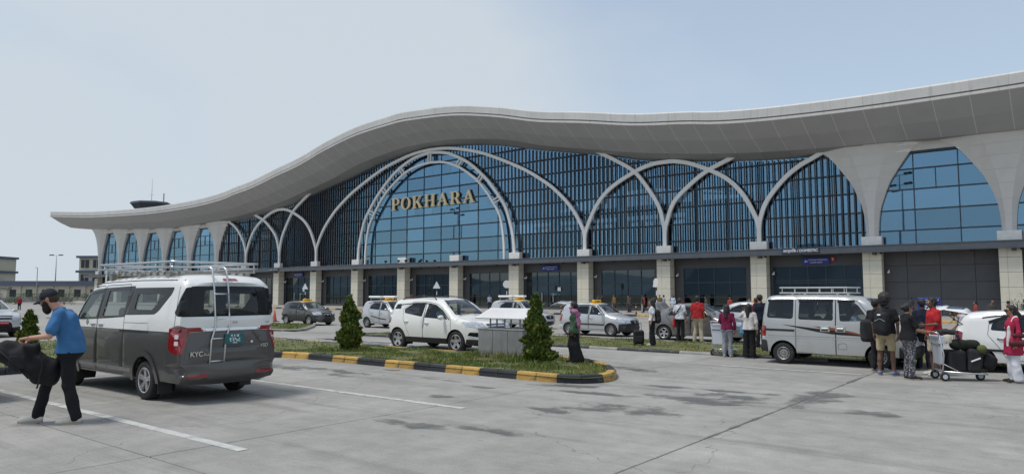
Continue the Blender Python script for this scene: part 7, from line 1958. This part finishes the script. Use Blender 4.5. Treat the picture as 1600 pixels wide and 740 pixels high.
for i, x in enumerate([-95+7.4*k for k in range(14)]):
    t = thing('bollard', 'yellow and black banded bollard on the terminal kerb, number %s from the left' % ['first', 'second', 'third', 'fourth', 'fifth', 'sixth', 'seventh', 'eighth', 'ninth', 'tenth', 'eleventh', 'twelfth', 'thirteenth', 'fourteenth'][i], 'bollard', (x, 52.3, .15), 0, 'banded bollards along the terminal kerb')
    t['label'] = '%s yellow and black bollard from the left on the terminal kerb' % ['first', 'second', 'third', 'fourth', 'fifth', 'sixth', 'seventh', 'eighth', 'ninth', 'tenth', 'eleventh', 'twelfth', 'thirteenth', 'fourteenth'][i]
    for b_ in bm_: obj('band', b_, t)
    MB().ball((0, 0, .82), (.065, .065, .03), 10, 4).build('cap', m_blk, t)
t = thing('traffic_cone', 'orange traffic cone on the road behind the minibus', 'cone', (-41.5, 27.4, 0))
m_or = mat('cone_orange', (.50, .09, .05), .6); MB().lathe([(.16, .04), (.10, .35), (.03, .78), (.001, .79)], 16).build('cone_body', m_or, t, smooth=True); MB().rbox(-.22, .22, -.22, .22, 0, .045, .02).build('base', m_blk, t)
t = thing('trolley_sign', 'blue sign reading TROLLEY behind the man in the red t-shirt', 'sign', (-3.38, 23.5, .07), R(8))
MB().rbox(-.29, .29, -.02, .02, 1.26, 1.66, .015).build('sign_board', m_sign, t); MB().tube([(-.28, 0.03, 0), (-.28, 0.03, 1.4)], .02, 8).build('leg', m_steel, t); MB().tube([(.28, .03, 0), (.28, .03, 1.4)], .02, 8).build('leg', m_steel, t)
text('lettering', 'TROLLEY', .15, m_wht, t, (0, -.025, 1.56), RX, .002, width=.50, bold=.003); text('lettering', 'ZONE', .15, m_wht, t, (.08, -.025, 1.37), RX, .002, bold=.003)

# ---- crowd far off at the terminal: six built figures, the rest are copies
Gc = 'travellers waiting before the terminal'
kinds = [((.30, .36, .48), (.03, .03, .04), 'short', 'trousers'), ((.05, .05, .06), (.45, .42, .38), 'short', 'trousers'), ((.34, .05, .05), (.03, .03, .04), 'short', 'trousers'), ((.45, .52, .60), (.40, .48, .58), 'long', 'skirt'),
         ((.08, .07, .06), (.05, .05, .06), 'long', 'trousers'), ((.20, .12, .04), (.06, .05, .05), 'short', 'trousers')]
protos = []
spots = [(-48.4, 57.5, 0, 'man in pale blue shirt standing alone at the middle of the pavement'),
         (-60.4, 57.6, 2, 'person in red top left of the middle columns'), (-58.0, 57.5, 4, 'person in dark jacket left of the middle columns'), (-62.0, 59.4, 1, 'person in dark top near the middle columns'), (-54.6, 57.3, 2, 'person in red shirt behind the middle sign'),
         (-34.9, 57.0, 4, 'person in dark jacket at the left end of the waiting crowd'), (-34.0, 58.3, 1, 'person in dark top and pale trousers in the waiting crowd'), (-33.3, 57.2, 5, 'person in mustard shirt in the waiting crowd'), (-32.5, 58.6, 0, 'person in blue shirt in the waiting crowd'),
         (-31.8, 57.2, 4, 'second dark jacket in the waiting crowd'), (-31.1, 58.6, 2, 'person in red shirt in the waiting crowd'), (-30.3, 56.9, 1, 'person in pale trousers standing in front of the crowd'), (-29.6, 57.8, 4, 'third dark jacket in the waiting crowd'), (-28.9, 57.5, 5, 'second mustard shirt in the waiting crowd'),
         (-27.3, 56.8, 3, 'woman in pale blue dress at the right end of the waiting crowd'),
         (-35.6, 58.8, 1, 'dark top farthest left in the waiting crowd'), (-33.7, 57.9, 4, 'dark jacket just right of the first mustard shirt'), (-32.0, 57.9, 4, 'dark jacket behind the blue shirt in the crowd'), (-30.7, 58.9, 4, 'dark jacket at the back of the crowd by the doors'),
         (-28.2, 58.6, 1, 'dark top at the back right of the waiting crowd'), (-29.2, 58.9, 0, 'pale blue shirt at the back of the waiting crowd'), (-24.6, 57.4, 4, 'dark jacket left of the red figure by the column'), (-21.5, 58.6, 1, 'dark top between the two red figures behind the sedan'),
         (-22.6, 57.6, 2, 'person in red near the column behind the sedan'), (-20.4, 58.2, 4, 'dark figure behind the sedan roof'), (-18.9, 57.2, 2, 'second person in red behind the sedan roof'),
         (-12.0, 52.6, 4, 'dark figure behind the white saloon roof'), (-9.2, 56.5, 1, 'person in dark top behind the microvan windscreen'), (-7.3, 50.0, 4, 'dark jacket above the group at the microvan nose'),
         (-3.75, 47.0, 4, 'dark figure left of the standing man beyond the open tailgate'), (-2.95, 46.0, 4, 'second dark figure beyond the white roof'), (-2.2, 45.5, 1, 'man in black t-shirt standing beyond the white roof'), (-1.7, 38.5, 4, 'dark haired man near the right edge beyond the white roof'), (-4.6, 48.0, 2, 'person in reddish top beyond the open tailgate')]
for i, (tc, bc, sl, kd) in enumerate(kinds):
    x, y, k, lb = next(s for s in spots if s[2] == i)
    protos.append(person(lb, (x, y, .15 if y > 52 else 0), FACE(rnd.uniform(-1, 1), -1), 1.56, None, 'brown', 'long' if i == 3 else 'short', (tc, sl), (bc, kd), (.03, .03, .03), 1.0, .034, group=Gc)); protos[-1]['spot'] = lb
used = {p['spot'] for p in protos}
for x, y, k, lb in spots:
    if lb in used: continue
    o = copy_tree(protos[k]); o.location = (x, y, .15 if y > 52 else 0); o.rotation_euler = (0, 0, rnd.uniform(0, 6.28)); q = rnd.uniform(.86, 1.02)*1.58/1.7; o.scale = (q, q, q); o['label'] = lb
for p in bpy.data.objects:
    if 'spot' in p: del p['spot']

# ---- light masts: one in view far left, two behind the camera that the glass mirrors
m_mast = mat('galvanised_steel', (.32, .33, .34), .5, metal=.5)
def mast(label, loc, H, rotz=0, arms=True):
    t = thing('light_mast', label, 'light mast', loc, rotz, 'tall light masts')
    MB().tube([(0, 0, 0), (0, 0, H*.5), (0, 0, H)], [.22, .16, .09], 10).build('pole', m_mast, t, smooth=True); MB().rbox(-.35, .35, -.35, .35, 0, .06, .02).build('base_plate', m_mast, t)
    for z in ((H-.1, H-1.6) if arms else (H-.1,)):
        MB().tube([(-1.8, 0, z), (1.8, 0, z)], .05, 6).build('cross_arm', m_mast, t)
        for x in (-1.75, -1.05, 1.05, 1.75): MB().rbox(-.3, .3, -.22, .22, -.12, .1, .04, T((x, -.15, z+.12), rx=.5)).build('floodlight', m_blk, t)
    return t
mast('tall floodlight mast standing far left beyond the low building', (-247, 86, 0), 13.6, R(40), False)
mast('floodlight mast at the left of the car park, mirrored in the right window', (-21.5, 1.2, 0), 20, R(30)); mast('floodlight mast farther along, mirrored in the entrance arch', (-104, 13, 0), 20, R(20))
def lamp(label, loc, H, rotz):
    t = thing('street_lamp', label, 'street lamp', loc, rotz, 'slim street lamps far left'); MB().tube([(0, 0, 0), (0, 0, H-.3), (.1, 0, H-.05), (.9, 0, H)], [.09, .06, .05, .04], 8).build('pole', m_mast, t); MB().rbox(.8, 1.5, -.14, .14, H-.04, H+.08, .03).build('lamp_head', m_back, t)
lamp('slim street lamp left of the tall mast', (-190, 53.5, 0), 8.2, R(-30)); lamp('slim street lamp at the far left edge', (-206, 48, 0), 8.6, R(-30)); lamp('slim street lamp against the left end of the terminal', (-158.5, 52.0, 0), 6.8, R(-30)); lamp('slim street lamp second from the left edge', (-213, 58, 0), 8.2, R(-30))
# camera pole before the left wing
t = thing('camera_pole', 'white pole with surveillance camera before the left wing', 'camera pole', (-89.5, 36.5, 0)); MB().tube([(0, 0, 0), (0, 0, 4.2)], .09, 10).build('pole', m_wht, t); MB().rbox(-.12, .12, -.3, .12, 4.2, 4.6, .08).build('camera', m_wht, t)

# ---- buildings far left
m_cream = mat('cream_render', (.50, .47, .38), .8, var=.08, vscale=.4); m_slate = mat('blue_slate_band', (.08, .10, .15), .6)
m_wdark = mat('far_window', (.025, .03, .04), .2)
def block(label, loc, w, d, hgt, fl, cols, rotz=0):
    t = thing('building', label, 'building', loc, rotz, 'buildings far left'); MB().box(-w/2, w/2, -d/2, d/2, 0, hgt).build('wall', m_cream, t); s = hgt/fl
    for i in range(1, fl+1): MB().box(-w/2-.5, w/2+.5, -d/2-.6, d/2+.3, s*i-.3, s*i+.25).build('slab_band', m_slate, t)
    for i in range(fl):
        for j in range(cols):
            x = -w/2+w*(j+.5)/cols; f_ = MB().box(x-w/cols*.33, x+w/cols*.33, -d/2-.06, -d/2+.02, s*i+.9, s*i+s-.75).build('window', m_wdark, t); MB().box(x-.05, x+.05, -d/2-.1, -d/2-.03, s*i+.9, s*i+s-.75).build('mullion', m_cream, f_)
    return t
block('cream three storey block with slate bands at the left edge', (-226, 60.0, 0), 14, 10, 11.2, 3, 4, R(38)); block('cream tower block beside the left end of the terminal', (-196, 80, 0), 9, 9, 11.0, 3, 3, R(38))
t = thing('low_building', 'long low cream building with a slate roof band far left', 'building', (-209, 66, 0), R(38), 'buildings far left')
MB().box(-26, 24, -4, 6, 0, 3.7).build('wall', m_cream, t); MB().box(-26.6, 24.6, -4.8, 6.6, 3.7, 4.9).build('roof_band', m_slate, t)
for k in range(12): MB().box(-25+4*k, -23.4+4*k, -4.06, -3.98, 1.0, 2.8).build('window', m_wdark, t)
for k in range(11): MB().box(-22.4+4*k, -22.1+4*k, -4.3, -3.98, 0, 3.7).build('pilaster', m_cream, t)
t = thing('fence', 'dark green mesh fence in front of the low building', 'fence', (-185, 56.5, 0), R(38)); m_fg = mat('fence_green', (.03, .06, .045), .6)
fr = MB().box(-.035, .035, -.035, .035, 0, 1.9).mesh('post', [m_fg]); rl = MB().box(-30, 16, -.02, .02, -.03, .03).mesh('rail', [m_fg]); pk = MB().box(-.012, .012, -.012, .012, .1, 1.8).mesh('picket', [m_fg])
for k in range(24): obj('post', fr, t, (-30+2*k, 0, 0))
for z in (.3, 1.0, 1.75): obj('rail', rl, t, (0, 0, z))
for k in range(230): obj('picket', pk, t, (-30+.2*k, 0, 0))
m_wallst = mat('grey_boundary_wall', (.20, .19, .18), .85, var=.15, vscale=1); o = MB().rbox(-22, 12, -.15, .15, 0, 1.0, .03).build('boundary_wall', m_wallst, None, (-168, 51.0, 0), R(38)); tag(o, 'low grey wall with a gate pier across the road far left', 'wall')
gp_ = thing('gate', 'small cream gate with a tiled lintel far left', 'gate', (-172, 49.5, 0), R(38))
for x in (-1.8, 1.8): MB().rbox(x-.4, x+.4, -.4, .4, 0, 2.6, .05).build('pier', m_cream, gp_)
MB().rbox(-2.6, 2.6, -.5, .5, 2.6, 3.2, .05).build('lintel', m_wallst, gp_)
for i, (x, y, r_, hh) in enumerate([(-140, 43.0, 1.6, 1.7), (-134, 44.5, 1.9, 2.2), (-128, 46, 1.7, 2.0), (-150, 42, 1.5, 1.4), (-123, 48, 1.5, 1.8), (-158, 41, 1.4, 1.3)]):
    shrub('%s rounded shrub counted from the right in the hedge far left' % ['third', 'second', 'fourth', 'fifth', 'first', 'sixth'][i] if False else ['broad shrub left of the minibus windscreen', 'tall shrub right beside the minibus windscreen', 'shrub partly behind the minibus screen', 'low shrub right of the man in the cap', 'shrub hidden behind the minibus front', 'low shrub beside the silver crossover mirror'][i], (x, y, 0), r_, hh, 900, 20+i)
shrub('small leafy plant at the foot of the right column', (-3.2, 58.5, .15), .8, 1.5, 500, 40, 'plants before the terminal')
# motorcyclist far left in red
person('person in red jacket beside the silver crossover far left', (-92, 28.6, 0), FACE(1, -.3), 1.5, None, 'brown', 'short', ((.30, .02, .03), 'long'), ((.03, .03, .04), 'trousers'), (.02, .02, .02), 1.1, .034, group=Gc)

# ---- control tower behind the roof
t = thing('control_tower', 'slate blue control tower cab showing above the roof with aerials', 'tower', (-264, 122, 0), R(30)); m_slt = mat('tower_slate', (.055, .07, .10), .5)
MB().lathe([(3.2, 0), (3.2, 31)], 8).build('shaft', m_cream, t)
HT = 31.6
MB().lathe([(4.4, HT-.6), (6.4, HT+2.0)], 8).build('cab_glass', m_slt, t); MB().lathe([(3.2, HT-1.2), (3.5, HT-.6), (.01, HT-.55)], 8).build('cab_floor', m_slt, t)
MB().lathe([(6.5, HT+2.0), (7.0, HT+2.3), (7.0, HT+2.9), (6.2, HT+3.3), (.01, HT+3.6)], 8).build('cab_roof', m_slt, t)
for k in range(8): a = 2*PI*k/8; MB().tube([(4.4*math.cos(a), 4.4*math.sin(a), HT-.6), (6.4*math.cos(a), 6.4*math.sin(a), HT+2.0)], .14, 5).build('cab_post', m_slt, t)
MB().tube([(0, 0, HT+3.5), (0, 0, HT+12)], [.10, .03], 6).tube([(-.9, 0, HT+6), (.9, 0, HT+6)], .06, 5).build('aerial', m_mast, t); MB().tube([(4.8, 0, HT+3), (4.8, 0, HT+6.5)], .2, 6).build('aerial', m_mast, t)

# ---- hills behind the camera that the glass mirrors
hv = []; nh = 60
for i in range(nh+1):
    x = -1800+60*i; hv.append((x, -1100, -5)); hv.append((x, -1150-40*math.sin(i*.5), 52+16*math.sin(i*.31)+9*math.sin(i*.83+1)+4*math.sin(i*1.9)))
o = MB().add(hv, [(2*i, 2*i+2, 2*i+3, 2*i+1) for i in range(nh)]).build('hills', mat('hazy_hill', (.30, .37, .42), .95, var=.2, vscale=.01)); tag(o, kind='structure')  # pale bluish colour has the haze of distance painted in
